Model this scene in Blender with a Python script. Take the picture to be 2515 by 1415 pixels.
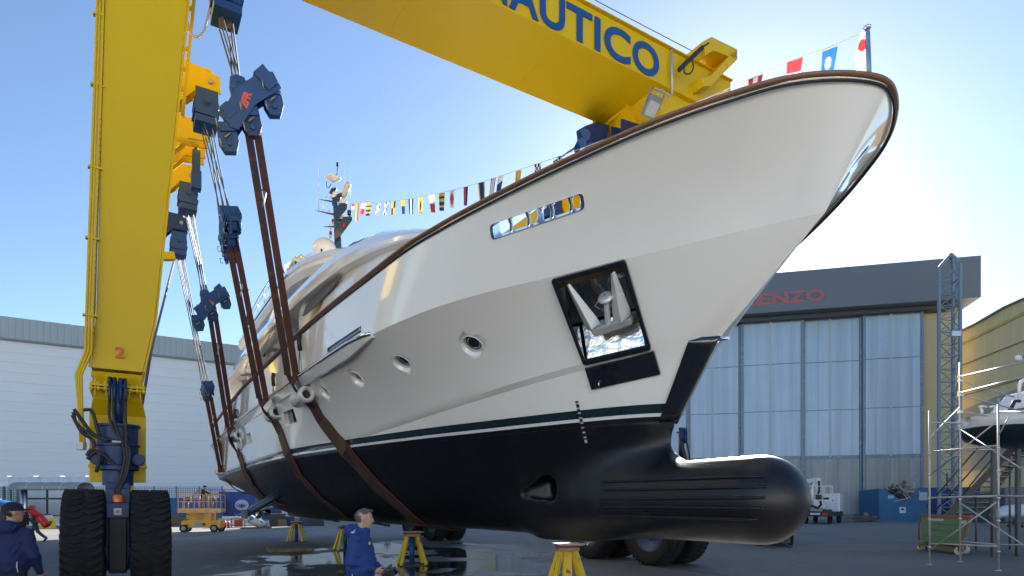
import bpy, bmesh, math, random
import numpy as np
from mathutils import Vector, Matrix, Quaternion
from mathutils.bvhtree import BVHTree
random.seed(7)
for o in list(bpy.data.objects): bpy.data.objects.remove(o)
SC = bpy.context.scene
COL = SC.collection
R = math.radians
# ------------------------------------------------------------------ camera, light, exposure
FPX, CX, YH, HC = 1540.0, 1257.5, 1242.0, 1.7      # focal length and horizon in photo pixels, eye height in metres
cam = bpy.data.objects.new('camera', bpy.data.cameras.new('camera')); COL.objects.link(cam)
cam.location = (0, 0, HC); cam.rotation_euler = (R(90), 0, 0)
cam.data.sensor_width = 36; cam.data.lens = 36*FPX/2515; cam.data.shift_y = (YH-707.5)/2515
cam.data.clip_end = 3000; cam.data.clip_start = .05
SC.camera = cam
SUN_AZ, SUN_EL = R(19.0), R(23.4)
w = bpy.data.worlds.new('World'); SC.world = w; w.use_nodes = True
nt = w.node_tree; nt.nodes.clear()
sky = nt.nodes.new('ShaderNodeTexSky'); sky.sky_type = 'NISHITA'; sky.sun_disc = False
sky.sun_elevation = SUN_EL; sky.sun_rotation = SUN_AZ; sky.altitude = 0
sky.air_density = 1.0; sky.dust_density = 0.3; sky.ozone_density = 3.2
bg = nt.nodes.new('ShaderNodeBackground'); bg.inputs[1].default_value = 0.064
ow = nt.nodes.new('ShaderNodeOutputWorld')
nt.links.new(sky.outputs[0], bg.inputs[0]); nt.links.new(bg.outputs[0], ow.inputs[0])
sun = bpy.data.objects.new('sun', bpy.data.lights.new('sun', 'SUN')); COL.objects.link(sun)
sd = Vector((math.sin(SUN_AZ)*math.cos(SUN_EL), math.cos(SUN_AZ)*math.cos(SUN_EL), math.sin(SUN_EL)))
sun.rotation_euler = sd.to_track_quat('Z', 'Y').to_euler(); sun.location = (40, 60, 60)
sun.data.energy = 5.0; sun.data.angle = R(.5); sun.data.color = (1.0, .93, .82)
SC.view_settings.view_transform = 'Standard'; SC.view_settings.look = 'None'
SC.view_settings.exposure = 1.76; SC.view_settings.gamma = 1.0
SC.render.engine = 'CYCLES'
SC.cycles.max_bounces = 7
SC.render.resolution_x = 1024; SC.render.resolution_y = 576

# ------------------------------------------------------------------ pixel <-> place helpers
def at_y(px, py, y): return Vector(((px-CX)/FPX*y, y, HC+(YH-py)/FPX*y))
def at_z(px, py, z=0.0):
    y = FPX*(z-HC)/(YH-py); return at_y(px, py, y)
def ray(px, py): return Vector(((px-CX)/FPX, 1, (YH-py)/FPX)).normalized()
HU = Vector((.5266, -.8501, 0)); HV = Vector((-.8501, -.5266, 0)); ZZ = Vector((0, 0, 1))
def P(u, v, z): return Vector((-1.13, 15.34, 0)) + HU*u + HV*v + ZZ*z       # yacht frame: u to the bow, v to port
HM = Matrix(((HU.x, HV.x, 0, -1.13), (HU.y, HV.y, 0, 15.34), (0, 0, 1, 0), (0, 0, 0, 1)))
def at_v(px, py, v):
    a = (px-CX)/FPX
    u = (a*15.34+1.13+v*(.8501-.5266*a))/(.5266+.8501*a)
    p = P(u, v, 0); return at_y(px, py, p.y)
def at_u(px, py, u):
    a = (px-CX)/FPX
    v = (-1.13+.5266*u-a*15.34+a*.8501*u)/(.8501-.5266*a)
    p = P(u, v, 0); return at_y(px, py, p.y)
def uvz(p): r = p-Vector((-1.13, 15.34, 0)); return (r.dot(HU), r.dot(HV), p.z)

# ------------------------------------------------------------------ materials
MATS = {}
def mat(name, col, rough=.5, metal=0., coat=0., var=.12, scale=3., bump=0., bscale=40., rust=None, spec=.5, trans=0., alpha=1., emis=0.):
    if name in MATS: return MATS[name]
    m = bpy.data.materials.new(name); m.use_nodes = True; t = m.node_tree; b = t.nodes['Principled BSDF']
    b.inputs['Roughness'].default_value = rough; b.inputs['Metallic'].default_value = metal
    b.inputs['Coat Weight'].default_value = coat; b.inputs['Coat Roughness'].default_value = .04
    b.inputs['Specular IOR Level'].default_value = spec
    b.inputs['Transmission Weight'].default_value = trans; b.inputs['Alpha'].default_value = alpha
    tc = t.nodes.new('ShaderNodeTexCoord')
    geo = t.nodes.new('ShaderNodeNewGeometry')
    n = t.nodes.new('ShaderNodeTexNoise'); n.inputs['Scale'].default_value = scale; n.inputs['Detail'].default_value = 6
    n.inputs['Roughness'].default_value = .65
    t.links.new(geo.outputs['Position'], n.inputs['Vector'])
    mx = t.nodes.new('ShaderNodeMix'); mx.data_type = 'RGBA'
    c = Vector(col[:3])
    mx.inputs[6].default_value = (*[max(0, x*(1-var)) for x in c], 1)
    mx.inputs[7].default_value = (*[min(1, x*(1+var)) for x in c], 1)
    t.links.new(n.outputs[0], mx.inputs[0]); out = mx.outputs[2]
    if rust:
        n2 = t.nodes.new('ShaderNodeTexNoise'); n2.inputs['Scale'].default_value = rust[1]; n2.inputs['Detail'].default_value = 8
        t.links.new(geo.outputs['Position'], n2.inputs['Vector'])
        cr = t.nodes.new('ShaderNodeValToRGB'); cr.color_ramp.elements[0].position = rust[2]; cr.color_ramp.elements[1].position = min(1, rust[2]+.06)
        t.links.new(n2.outputs[0], cr.inputs[0])
        m2 = t.nodes.new('ShaderNodeMix'); m2.data_type = 'RGBA'; m2.inputs[7].default_value = (*rust[0], 1)
        t.links.new(out, m2.inputs[6]); t.links.new(cr.outputs[0], m2.inputs[0]); out = m2.outputs[2]
    t.links.new(out, b.inputs['Base Color'])
    if bump:
        n3 = t.nodes.new('ShaderNodeTexNoise'); n3.inputs['Scale'].default_value = bscale; n3.inputs['Detail'].default_value = 4
        t.links.new(geo.outputs['Position'], n3.inputs['Vector'])
        bp = t.nodes.new('ShaderNodeBump'); bp.inputs['Strength'].default_value = bump; bp.inputs['Distance'].default_value = .02
        t.links.new(n3.outputs[0], bp.inputs['Height']); t.links.new(bp.outputs[0], b.inputs['Normal'])
    if emis:
        b.inputs['Emission Color'].default_value = (*col[:3], 1); b.inputs['Emission Strength'].default_value = emis
    MATS[name] = m; return m

# ------------------------------------------------------------------ mesh builder
class MB:
    def __init__(s, M=None): s.v = []; s.f = []; s.M = M; s.smooth = []; s.sm = False
    def add(s, vs, fs, sm=None):
        n = len(s.v)
        s.v += [(s.M @ Vector(p)) if s.M is not None else Vector(p) for p in vs]
        s.f += [[i+n for i in f] for f in fs]; s.smooth += [s.sm if sm is None else sm]*len(fs); return s
    def box(s, c, d, rot=None, taper=1., taper2=None):
        c = Vector(c); x, y, z = d[0]/2, d[1]/2, d[2]/2; t2 = taper if taper2 is None else taper2
        vs = [(-x, -y, -z), (x, -y, -z), (x, y, -z), (-x, y, -z), (-x*taper, -y*t2, z), (x*taper, -y*t2, z), (x*taper, y*t2, z), (-x*taper, y*t2, z)]
        Rm = rot if rot is not None else Matrix.Identity(3)
        if isinstance(rot, (int, float)): Rm = Matrix.Rotation(rot, 3, 'Z')
        return s.add([c+Rm @ Vector(p) for p in vs], [(0, 3, 2, 1), (4, 5, 6, 7), (0, 1, 5, 4), (1, 2, 6, 5), (2, 3, 7, 6), (3, 0, 4, 7)])
    def hex8(s, pts): return s.add(pts, [(0, 3, 2, 1), (4, 5, 6, 7), (0, 1, 5, 4), (1, 2, 6, 5), (2, 3, 7, 6), (3, 0, 4, 7)])
    def bar(s, a, b, w, h=None, up=ZZ):
        a = Vector(a); b = Vector(b); h = h or w; d = (b-a)
        if d.length < 1e-6: return s
        d.normalize(); sx = d.cross(up)
        if sx.length < 1e-3: sx = d.cross(Vector((1, 0, 0)))
        sx.normalize(); sy = sx.cross(d); vs = []
        for p in (a, b): vs += [p-sx*w/2-sy*h/2, p+sx*w/2-sy*h/2, p+sx*w/2+sy*h/2, p-sx*w/2+sy*h/2]
        return s.add(vs, [(0, 1, 2, 3), (7, 6, 5, 4), (0, 4, 5, 1), (1, 5, 6, 2), (2, 6, 7, 3), (3, 7, 4, 0)])
    def cyl(s, a, b, r, r2=None, n=14, cap=True):
        return s.tube([a, b], [r, r if r2 is None else r2], n, cap)
    def tube(s, pts, r, n=8, cap=True, flat=1., up=None):
        pts = [Vector(p) for p in pts]; k = len(pts)
        rr = r if isinstance(r, (list, tuple)) else [r]*k
        vs = []; prev = None
        for i, p in enumerate(pts):
            d = (pts[min(i+1, k-1)]-pts[max(i-1, 0)])
            if d.length < 1e-9: d = Vector((0, 0, 1))
            d.normalize()
            if prev is None:
                u0 = Vector(up) if up is not None else (ZZ if abs(d.z) < .9 else Vector((1, 0, 0)))
                a = (u0-d*u0.dot(d)).normalized()
            else:
                a = prev-d*prev.dot(d)
                a = a.normalized() if a.length > 1e-6 else Vector((1, 0, 0))
            prev = a; b = d.cross(a)
            for j in range(n):
                t = 2*math.pi*j/n; vs.append(p+a*math.cos(t)*rr[i]*flat+b*math.sin(t)*rr[i])
        fs = [(i*n+j, i*n+(j+1) % n, (i+1)*n+(j+1) % n, (i+1)*n+j) for i in range(k-1) for j in range(n)]
        s.add(vs, fs, True)
        if cap:
            m = len(s.v)-len(vs); s.f += [[m+j for j in range(n-1, -1, -1)], [m+(k-1)*n+j for j in range(n)]]; s.smooth += [False, False]
        return s
    def lathe(s, prof, c, axis=(0, 0, 1), n=24, sm=True):   # prof: (radius, height)
        ax = Vector(axis).normalized(); a = ax.orthogonal().normalized(); b = ax.cross(a); c = Vector(c); vs = []
        for r, h in prof:
            for j in range(n):
                t = 2*math.pi*j/n; vs.append(c+ax*h+(a*math.cos(t)+b*math.sin(t))*max(r, 1e-4))
        fs = [(i*n+j, i*n+(j+1) % n, (i+1)*n+(j+1) % n, (i+1)*n+j) for i in range(len(prof)-1) for j in range(n)]
        return s.add(vs, fs, sm)
    def ball(s, c, r, n=16, m=10, rot=None):
        c = Vector(c); r = Vector(r) if not isinstance(r, (int, float)) else Vector((r, r, r)); vs = []
        for i in range(m+1):
            ph = math.pi*i/m
            for j in range(n):
                t = 2*math.pi*j/n; p = Vector((r.x*math.sin(ph)*math.cos(t), r.y*math.sin(ph)*math.sin(t), r.z*math.cos(ph)))
                vs.append(c+(rot @ p if rot is not None else p))
        fs = [(i*n+j, (i+1)*n+j, (i+1)*n+(j+1) % n, i*n+(j+1) % n) for i in range(m) for j in range(n)]
        return s.add(vs, fs, True)
    def prism(s, poly, o, ax, ay, th):      # polygon in the plane (ax, ay) at o, extruded by th along the normal (centred)
        ax = Vector(ax); ay = Vector(ay); o = Vector(o); nn = ax.cross(ay).normalized(); n = len(poly)
        vs = [o+ax*x+ay*y-nn*th/2 for x, y in poly]+[o+ax*x+ay*y+nn*th/2 for x, y in poly]
        return s.add(vs, [list(range(n-1, -1, -1)), list(range(n, 2*n))]+[(i, (i+1) % n, n+(i+1) % n, n+i) for i in range(n)])
    def grid(s, rows, sm=True, close=False):
        n = len(rows[0]); vs = [p for r_ in rows for p in r_]
        fs = []
        for i in range(len(rows)-1):
            for j in range(n if close else n-1):
                fs.append((i*n+j, i*n+(j+1) % n, (i+1)*n+(j+1) % n, (i+1)*n+j))
        return s.add(vs, fs, sm)
    def loft(s, secs, sm=True):             # closed sections, capped
        n = len(secs[0]); s.grid(secs, sm, True); m = len(s.v)-n*len(secs)
        s.f += [[m+j for j in range(n-1, -1, -1)], [m+(len(secs)-1)*n+j for j in range(n)]]; s.smooth += [False, False]; return s
    def build(s, name, material, parent=None, bevel=0., sharp=None, solid=0.):
        c = Vector((0, 0, 0))
        if s.v:
            lo = Vector([min(p[i] for p in s.v) for i in range(3)]); hi = Vector([max(p[i] for p in s.v) for i in range(3)])
            c = Vector(((lo.x+hi.x)/2, (lo.y+hi.y)/2, lo.z))
        me = bpy.data.meshes.new(name); me.from_pydata([p-c for p in s.v], [], s.f); me.validate()
        if len(me.polygons) == len(s.smooth): me.polygons.foreach_set('use_smooth', s.smooth)
        else: me.polygons.foreach_set('use_smooth', [s.sm]*len(me.polygons))
        bm = bmesh.new(); bm.from_mesh(me); bmesh.ops.recalc_face_normals(bm, faces=bm.faces); bm.to_mesh(me); bm.free()
        if sharp: me.set_sharp_from_angle(angle=R(sharp))
        if material: me.materials.append(material)
        o = bpy.data.objects.new(name, me); COL.objects.link(o); o.location = c
        if parent is not None: setp(o, parent)
        if bevel:
            b = o.modifiers.new('bevel', 'BEVEL'); b.width = bevel; b.segments = 2; b.limit_method = 'ANGLE'; b.angle_limit = R(35)
        if solid:
            b = o.modifiers.new('solid', 'SOLIDIFY'); b.thickness = solid
        return o
def wmat(o):
    M = Matrix.LocRotScale(o.location, o.rotation_euler, o.scale)
    return (wmat(o.parent) @ o.matrix_parent_inverse @ M) if o.parent else M
def setp(o, parent): o.parent = parent; o.matrix_parent_inverse = wmat(parent).inverted()
def tag(o, label=None, cat=None, group=None, kind=None):
    if label: o['label'] = label
    if cat: o['category'] = cat
    if group: o['group'] = group
    if kind: o['kind'] = kind
    return o
def thing(name, label, cat, loc=(0, 0, 0), rz=0., group=None):
    o = bpy.data.objects.new(name, None); COL.objects.link(o); o.location = loc; o.rotation_euler = (0, 0, rz); o.empty_display_size = .3
    return tag(o, label, cat, group)
def kids(o): return [c for c in bpy.data.objects if c.parent == o]
def copy_tree(o, parent=None):
    c = o.copy(); COL.objects.link(c)
    if parent is not None: c.parent = parent
    for ch in kids(o): copy_tree(ch, c)
    return c
def place(proto, loc, rz, label, used=[]):
    if proto.name in used: o = copy_tree(proto)
    else: o = proto; used.append(proto.name)
    o.location = loc; o.rotation_euler = (0, 0, rz); o['label'] = label; return o
def text(s, name, material, M, size=1., sx=1., depth=.01, bold=0., parent=None):
    c = bpy.data.curves.new(name, 'FONT'); c.body = s; c.size = size; c.extrude = depth; c.offset = bold; c.resolution_u = 6
    t = bpy.data.objects.new(name+'_tmp', c); COL.objects.link(t)
    dg = bpy.context.evaluated_depsgraph_get(); me = bpy.data.meshes.new_from_object(t.evaluated_get(dg))
    bpy.data.objects.remove(t)
    co = [v.co.copy() for v in me.vertices]; fs = [list(p.vertices) for p in me.polygons]; bpy.data.meshes.remove(me)
    b = MB(M); b.add([(p.x*sx, p.y, p.z) for p in co], fs, False); return b.build(name, material, parent)
def frame(o, x, y):     # matrix whose x axis and y axis lie along the given directions
    x = Vector(x).normalized(); y = Vector(y); y = (y-x*y.dot(x)).normalized(); z = x.cross(y)
    return Matrix(((x.x, y.x, z.x, o[0]), (x.y, y.y, z.y, o[1]), (x.z, y.z, z.z, o[2]), (0, 0, 0, 1)))

# ------------------------------------------------------------------ implicit surfaces (smooth unions, meshed by surface nets)
def nets(F, lo, hi, h):
    ax = [np.arange(lo[i], hi[i]+h[i], h[i], dtype=np.float32) for i in range(3)]
    X, Y, Z = np.meshgrid(*ax, indexing='ij', sparse=True)
    f = F(X, Y, Z).astype(np.float32); f = np.broadcast_to(f, tuple(len(a) for a in ax))
    ins = f < 0; nx, ny, nz = f.shape
    acc = np.zeros((nx-1, ny-1, nz-1, 3), np.float32); cnt = np.zeros((nx-1, ny-1, nz-1), np.float32)
    sl = lambda a, n: slice(a, n-1+a)
    for axis in range(3):
        oth = [i for i in range(3) if i != axis]
        for a in (0, 1):
            for b in (0, 1):
                o0 = [0, 0, 0]; o0[oth[0]] = a; o0[oth[1]] = b; o1 = list(o0); o1[axis] = 1
                s0 = tuple(sl(o0[i], f.shape[i]) for i in range(3)); s1 = tuple(sl(o1[i], f.shape[i]) for i in range(3))
                f0, f1 = f[s0], f[s1]; cr = (ins[s0] != ins[s1])
                t = np.where(cr, f0/np.where(cr, f0-f1, 1), 0); cnt += cr
                for i in range(3): acc[..., i] += np.where(cr, (t if i == axis else o0[i]), 0)
    act = cnt > 0; idx = -np.ones(act.shape, np.int64); idx[act] = np.arange(act.sum())
    g = np.argwhere(act); p = acc[act]/cnt[act][:, None]
    V = np.stack([ax[i][0]+(g[:, i]+p[:, i])*h[i] for i in range(3)], 1)
    Q = []
    for axis in range(3):
        b, c = [(1, 2), (2, 0), (0, 1)][axis]
        n = [np.s_[:]]*3; n[axis] = np.s_[:-1]; m = [np.s_[:]]*3; m[axis] = np.s_[1:]
        ch = ins[tuple(n)] != ins[tuple(m)]; sg = ins[tuple(n)]
        e = np.argwhere(ch); e = e[(e[:, b] > 0) & (e[:, c] > 0) & (e[:, b] < f.shape[b]-1) & (e[:, c] < f.shape[c]-1)]
        def gi(db, dc):
            q = e.copy(); q[:, b] -= db; q[:, c] -= dc; return idx[q[:, 0], q[:, 1], q[:, 2]]
        q = np.stack([gi(1, 1), gi(0, 1), gi(0, 0), gi(1, 0)], 1)
        fl = ~sg[e[:, 0], e[:, 1], e[:, 2]]; q[fl] = q[fl][:, ::-1]; Q.append(q)
    return V, np.concatenate(Q)
def smin(a, b, k):
    h = np.clip(.5+.5*(b-a)/k, 0, 1); return b*(1-h)+a*h-k*h*(1-h)
def cap_sdf(X, Y, Z, a, b, r1, r2):
    ba = [b[i]-a[i] for i in range(3)]; L = max(1e-9, sum(t*t for t in ba))
    t = np.clip(((X-a[0])*ba[0]+(Y-a[1])*ba[1]+(Z-a[2])*ba[2])/L, 0, 1)
    return np.sqrt((X-a[0]-ba[0]*t)**2+(Y-a[1]-ba[1]*t)**2+(Z-a[2]-ba[2]*t)**2)-(r1+(r2-r1)*t)
def ell_sdf(X, Y, Z, c, r):
    k = np.sqrt(((X-c[0])/r[0])**2+((Y-c[1])/r[1])**2+((Z-c[2])/r[2])**2); return (k-1)*min(r)
def npmesh(V, Q, name, material, M=None, parent=None, smooth=True):
    if M is not None:
        A = np.array(M); V = V @ A[:3, :3].T + A[:3, 3]
    lo = V.min(0); hi = V.max(0); c = np.array([(lo[0]+hi[0])/2, (lo[1]+hi[1])/2, lo[2]])
    me = bpy.data.meshes.new(name); me.from_pydata((V-c).tolist(), [], Q.tolist())
    me.polygons.foreach_set('use_smooth', [smooth]*len(me.polygons))
    if material: me.materials.append(material)
    o = bpy.data.objects.new(name, me); COL.objects.link(o); o.location = c
    if parent is not None: setp(o, parent)
    return o
# ================================================================== YACHT HULL
def pchip(x, y):
    x = np.array(x, float); y = np.array(y, float); h = np.diff(x); d = np.diff(y)/h; m = np.zeros(len(x))
    for i in range(1, len(x)-1):
        if d[i-1]*d[i] > 0: w1 = 2*h[i]+h[i-1]; w2 = h[i]+2*h[i-1]; m[i] = (w1+w2)/(w1/d[i-1]+w2/d[i])
    m[0] = d[0]; m[-1] = d[-1]
    def f(q):
        q = np.clip(np.asarray(q, float), x[0], x[-1]); i = np.clip(np.searchsorted(x, q, side='right')-1, 0, len(h)-1); t = (q-x[i])/h[i]
        return (2*t**3-3*t**2+1)*y[i]+(t**3-2*t**2+t)*h[i]*m[i]+(-2*t**3+3*t**2)*y[i+1]+(t**3-t**2)*h[i]*m[i+1]
    return f
UA = -20.6
class Row:
    def __init__(s, pts):       # (u, v, z) from the stem aft
        s.ue = pts[0][0]; d = [math.sqrt(max(0, s.ue-p[0])) for p in pts]
        s.fv = pchip(d, [p[1] for p in pts]); s.fz = pchip(d, [p[2] for p in pts])
    def at(s, q):
        u = s.ue-(s.ue-UA)*q; d = np.sqrt(np.maximum(0, s.ue-u)); return u, s.fv(d), s.fz(d)
    def vu(s, u): return s.fv(np.sqrt(np.maximum(0, s.ue-u)))
W0 = [(6.86, 0), (6.82, .035), (6.74, .11), (6.28, .46), (5.35, .85), (3.59, 1.4), (1.85, 1.93), (-.79, 2.6), (-2.8, 3.02), (-4.71, 3.24), (-8.9, 3.37), (-14.8, 3.3), (-20.6, 3.05)]
rows = dict(
  water=Row([(u, v, 2.98) for u, v in W0]),
  chl=Row([(7.62, 0, 3.99), (7.58, .035, 3.98), (7.5, .11, 3.97), (7.34, .25, 3.955), (7.0, .51, 3.91), (5.94, 1.05, 3.80), (5.18, 1.33, 3.72), (3.96, 1.70, 3.59), (2.93, 1.97, 3.485), (.8, 2.38, 3.30), (-1.01, 2.70, 3.19), (-4.7, 3.3, 3.16), (-8.9, 3.43, 3.16), (-14.8, 3.38, 3.16), (-20.6, 3.13, 3.16)]),
  chh=Row([(7.68, 0, 4.06), (7.64, .035, 4.055), (7.56, .11, 4.045), (7.38, .31, 4.02), (7.03, .59, 3.98), (5.94, 1.17, 3.866), (5.18, 1.45, 3.786), (3.96, 1.82, 3.65), (2.93, 2.08, 3.54), (.8, 2.44, 3.34), (-1.01, 2.71, 3.2), (-4.7, 3.31, 3.17), (-8.9, 3.44, 3.17), (-14.8, 3.39, 3.17), (-20.6, 3.14, 3.17)]),
  kn=Row([(9.24, 0, 5.2), (9.2, .035, 5.2), (9.08, .12, 5.19), (8.65, .40, 5.16), (8.0, .88, 5.09), (7.3, 1.36, 5.02), (6.3, 2.0, 4.94), (5.45, 2.58, 4.86), (4.45, 3.08, 4.77), (2.88, 3.51, 4.64), (1.0, 3.62, 4.6), (-2.5, 3.66, 4.6), (-8, 3.68, 4.6), (-14, 3.56, 4.6), (-20.6, 3.34, 4.62)]),
  sh=Row([(9.93, 0, 6.34), (9.89, .22, 6.335), (9.72, .60, 6.32), (9.43, 1.0, 6.29), (8.94, 1.40, 6.233), (8.25, 1.85, 6.15), (7.29, 2.34, 6.029), (6.45, 2.71, 5.925), (5.37, 3.1, 5.808), (4.42, 3.34, 5.732), (2.92, 3.51, 5.651), (.96, 3.66, 5.6), (-2.43, 3.73, 5.6), (-7.5, 3.75, 5.6), (-13.86, 3.6, 5.6), (-20.6, 3.35, 5.6)]))
NQ = 150
QS = np.linspace(0, 1, NQ)**2.0
def rowpts(n): u, v, z = rows[n].at(QS); return np.stack([u, v, z], 1)
def between(a, b, n, conc):
    A = rowpts(a); B = rowpts(b); out = []
    for i in range(n+1):
        t = i/n; C = A*(1-t)+B*t; d = np.maximum(0, B[:, 1]-A[:, 1])
        C[:, 1] -= d*4*t*(1-t)*np.clip(QS*80, 0, 1)*(conc+(.17 if a == 'kn' else .03)*np.clip(1-QS/.13, 0, 1)); out.append(C)
    return out
def topsides():
    L = between('water', 'chl', 4, 0)+between('chl', 'chh', 1, 0)[1:]+between('chh', 'kn', 12, .10)[1:]
    return L
def solid_from_rows(L, name, m, parent, inner=None):
    # closed body: port rows, mirrored starboard rows, transom, top and bottom caps
    nr, nq = len(L), NQ; vs = []; fs = []; ip = {}; js = {}
    for i, rw in enumerate(L):
        for j in range(nq):
            ip[i, j] = len(vs); vs.append(tuple(rw[j]))
        for j in range(nq):
            if j == 0: js[i, j] = ip[i, 0]
            else: js[i, j] = len(vs); vs.append((rw[j][0], -rw[j][1], rw[j][2]))
    for i in range(nr-1):
        for j in range(nq-1):
            fs.append((ip[i, j], ip[i, j+1], ip[i+1, j+1], ip[i+1, j])); 
            fs.append((js[i+1, j], js[i+1, j+1], js[i, j+1], js[i, j]))
    if inner is None:
        for i in (0, nr-1):
            for j in range(nq-1):
                q = [ip[i, j], ip[i, j+1], js[i, j+1]]+([js[i, j]] if j else []); fs.append(q if i else q[::-1])
    for i in range(nr-1): fs.append((ip[i, nq-1], js[i, nq-1], js[i+1, nq-1], ip[i+1, nq-1]))
    b = MB(HM); b.add(vs, [list(f) for f in fs], True); return b.build(name, m, parent, sharp=22)

# hull paint: white above, dark green boot stripe, black antifouling; split by height
def hull_paint():
    m = mat('hull_paint', (.88, .85, .79), rough=.16, coat=1., var=.02, scale=.6); t = m.node_tree; b = t.nodes['Principled BSDF']
    geo = t.nodes.new('ShaderNodeNewGeometry'); sp = t.nodes.new('ShaderNodeSeparateXYZ'); t.links.new(geo.outputs['Position'], sp.inputs[0])
    src = b.inputs['Base Color'].links[0].from_socket
    def below(zv, cin, col):
        c = t.nodes.new('ShaderNodeMath'); c.operation = 'LESS_THAN'; c.inputs[1].default_value = zv; t.links.new(sp.outputs[2], c.inputs[0])
        x = t.nodes.new('ShaderNodeMix'); x.data_type = 'RGBA'; x.inputs[7].default_value = (*col, 1)
        t.links.new(c.outputs[0], x.inputs[0]); t.links.new(cin, x.inputs[6]); return x.outputs[2], c.outputs[0]
    o, _ = below(3.235, src, (.012, .028, .035)); o, _ = below(3.105, o, (.78, .78, .75)); o, bl = below(3.055, o, (.005, .005, .008))
    sc_ = t.nodes.new('ShaderNodeTexNoise'); sc_.inputs['Scale'].default_value = 2.2; sc_.inputs['Detail'].default_value = 10; sc_.inputs['Roughness'].default_value = .75; t.links.new(geo.outputs['Position'], sc_.inputs['Vector'])
    rr_ = t.nodes.new('ShaderNodeMapRange'); rr_.inputs[1].default_value = .55; rr_.inputs[2].default_value = .8; t.links.new(sc_.outputs[0], rr_.inputs[0])
    mm_ = t.nodes.new('ShaderNodeMath'); mm_.operation = 'MULTIPLY'; t.links.new(rr_.outputs[0], mm_.inputs[0]); t.links.new(bl, mm_.inputs[1])
    xx_ = t.nodes.new('ShaderNodeMix'); xx_.data_type = 'RGBA'; xx_.inputs[7].default_value = (.03, .03, .034, 1); t.links.new(mm_.outputs[0], xx_.inputs[0]); t.links.new(o, xx_.inputs[6]); o = xx_.outputs[2]
    t.links.new(o, b.inputs['Base Color'])
    n = t.nodes.new('ShaderNodeTexNoise'); n.inputs['Scale'].default_value = 5; n.inputs['Detail'].default_value = 8
    t.links.new(geo.outputs['Position'], n.inputs['Vector'])
    mr = t.nodes.new('ShaderNodeMapRange'); mr.inputs[3].default_value = .30; mr.inputs[4].default_value = .50; t.links.new(n.outputs[0], mr.inputs[0])
    x = t.nodes.new('ShaderNodeMix'); x.data_type = 'FLOAT'; x.inputs[2].default_value = .13
    t.links.new(bl, x.inputs[0]); t.links.new(mr.outputs[0], x.inputs[3]); t.links.new(x.outputs[0], b.inputs['Roughness'])
    iv = t.nodes.new('ShaderNodeMath'); iv.operation = 'SUBTRACT'; iv.inputs[0].default_value = 1; t.links.new(bl, iv.inputs[1])
    t.links.new(iv.outputs[0], b.inputs['Coat Weight'])
    return m
M_HULL = hull_paint()
M_WHITE = mat('white_gelcoat', (.86, .84, .80), rough=.18, coat=1., var=.02)
M_CHROME = mat('polished_steel', (.82, .83, .85), rough=.06, metal=1., var=.03)
M_STEEL = mat('brushed_steel', (.6, .6, .6), rough=.3, metal=1., var=.1)
M_BLACK = mat('gloss_black', (.012, .013, .018), rough=.12, coat=1., var=.2)
M_RUBBER = mat('black_rubber', (.02, .02, .022), rough=.6, var=.3)
M_TEAK = mat('teak_rail', (.22, .11, .055), rough=.4, coat=.3, var=.25, scale=9, bump=.2)
M_GLASS = mat('dark_glass', (.015, .02, .03), rough=.03, coat=1., var=.1)
M_NAVY = mat('navy_paint', (.012, .03, .055), rough=.25, coat=.6, var=.15)

yacht = thing('yacht', 'large white motor yacht with bulbous bow and black bottom hanging in the crane slings', 'yacht', P(-5, 0, 0))
yacht.rotation_euler = (0, 0, 0)
hull_o = solid_from_rows(topsides(), 'hull', M_HULL, yacht)

# bulwark band with real thickness, closed ring section
def bulwark():
    O = between('kn', 'sh', 8, .08)
    def inset(rw):
        q = rw.copy(); v = rw[:, 1]; q[:, 1] = v-.13*np.minimum(1, v/.45); q[:, 0] = rw[:, 0]-.17*(1-np.minimum(1, v/1.2)); return q
    I = [inset(o_) for o_ in O][::-1]
    secs = O+I; nr = len(secs); vs = []; fs = []
    for side in (1, -1):
        for i in range(nr):
            for j in range(NQ): vs.append((secs[i][j][0], secs[i][j][1]*side, secs[i][j][2]))
    g = lambda s_, i, j: s_*nr*NQ+(i % nr)*NQ+j
    for s_ in (0, 1):
        for i in range(nr):
            for j in range(NQ-1):
                f = (g(s_, i, j), g(s_, i, j+1), g(s_, i+1, j+1), g(s_, i+1, j)); fs.append(f if s_ == 0 else f[::-1])
        fs.append([g(s_, i, NQ-1) for i in range(nr)])
    b = MB(HM); b.add(vs, fs, True); o = b.build('bulwark', M_HULL, yacht)
    bm = bmesh.new(); bm.from_mesh(o.data); bmesh.ops.remove_doubles(bm, verts=bm.verts, dist=.0004)
    bmesh.ops.recalc_face_normals(bm, faces=bm.faces); bm.to_mesh(o.data); bm.free(); o.data.set_sharp_from_angle(angle=R(30)); return o
bul_o = bulwark()

def bvh_of(objs):
    vs = []; fs = []
    for o in objs:
        n = len(vs); M = wmat(o); vs += [M @ v.co for v in o.data.vertices]; fs += [[i+n for i in p.vertices] for p in o.data.polygons]
    return BVHTree.FromPolygons(vs, fs)
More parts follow.
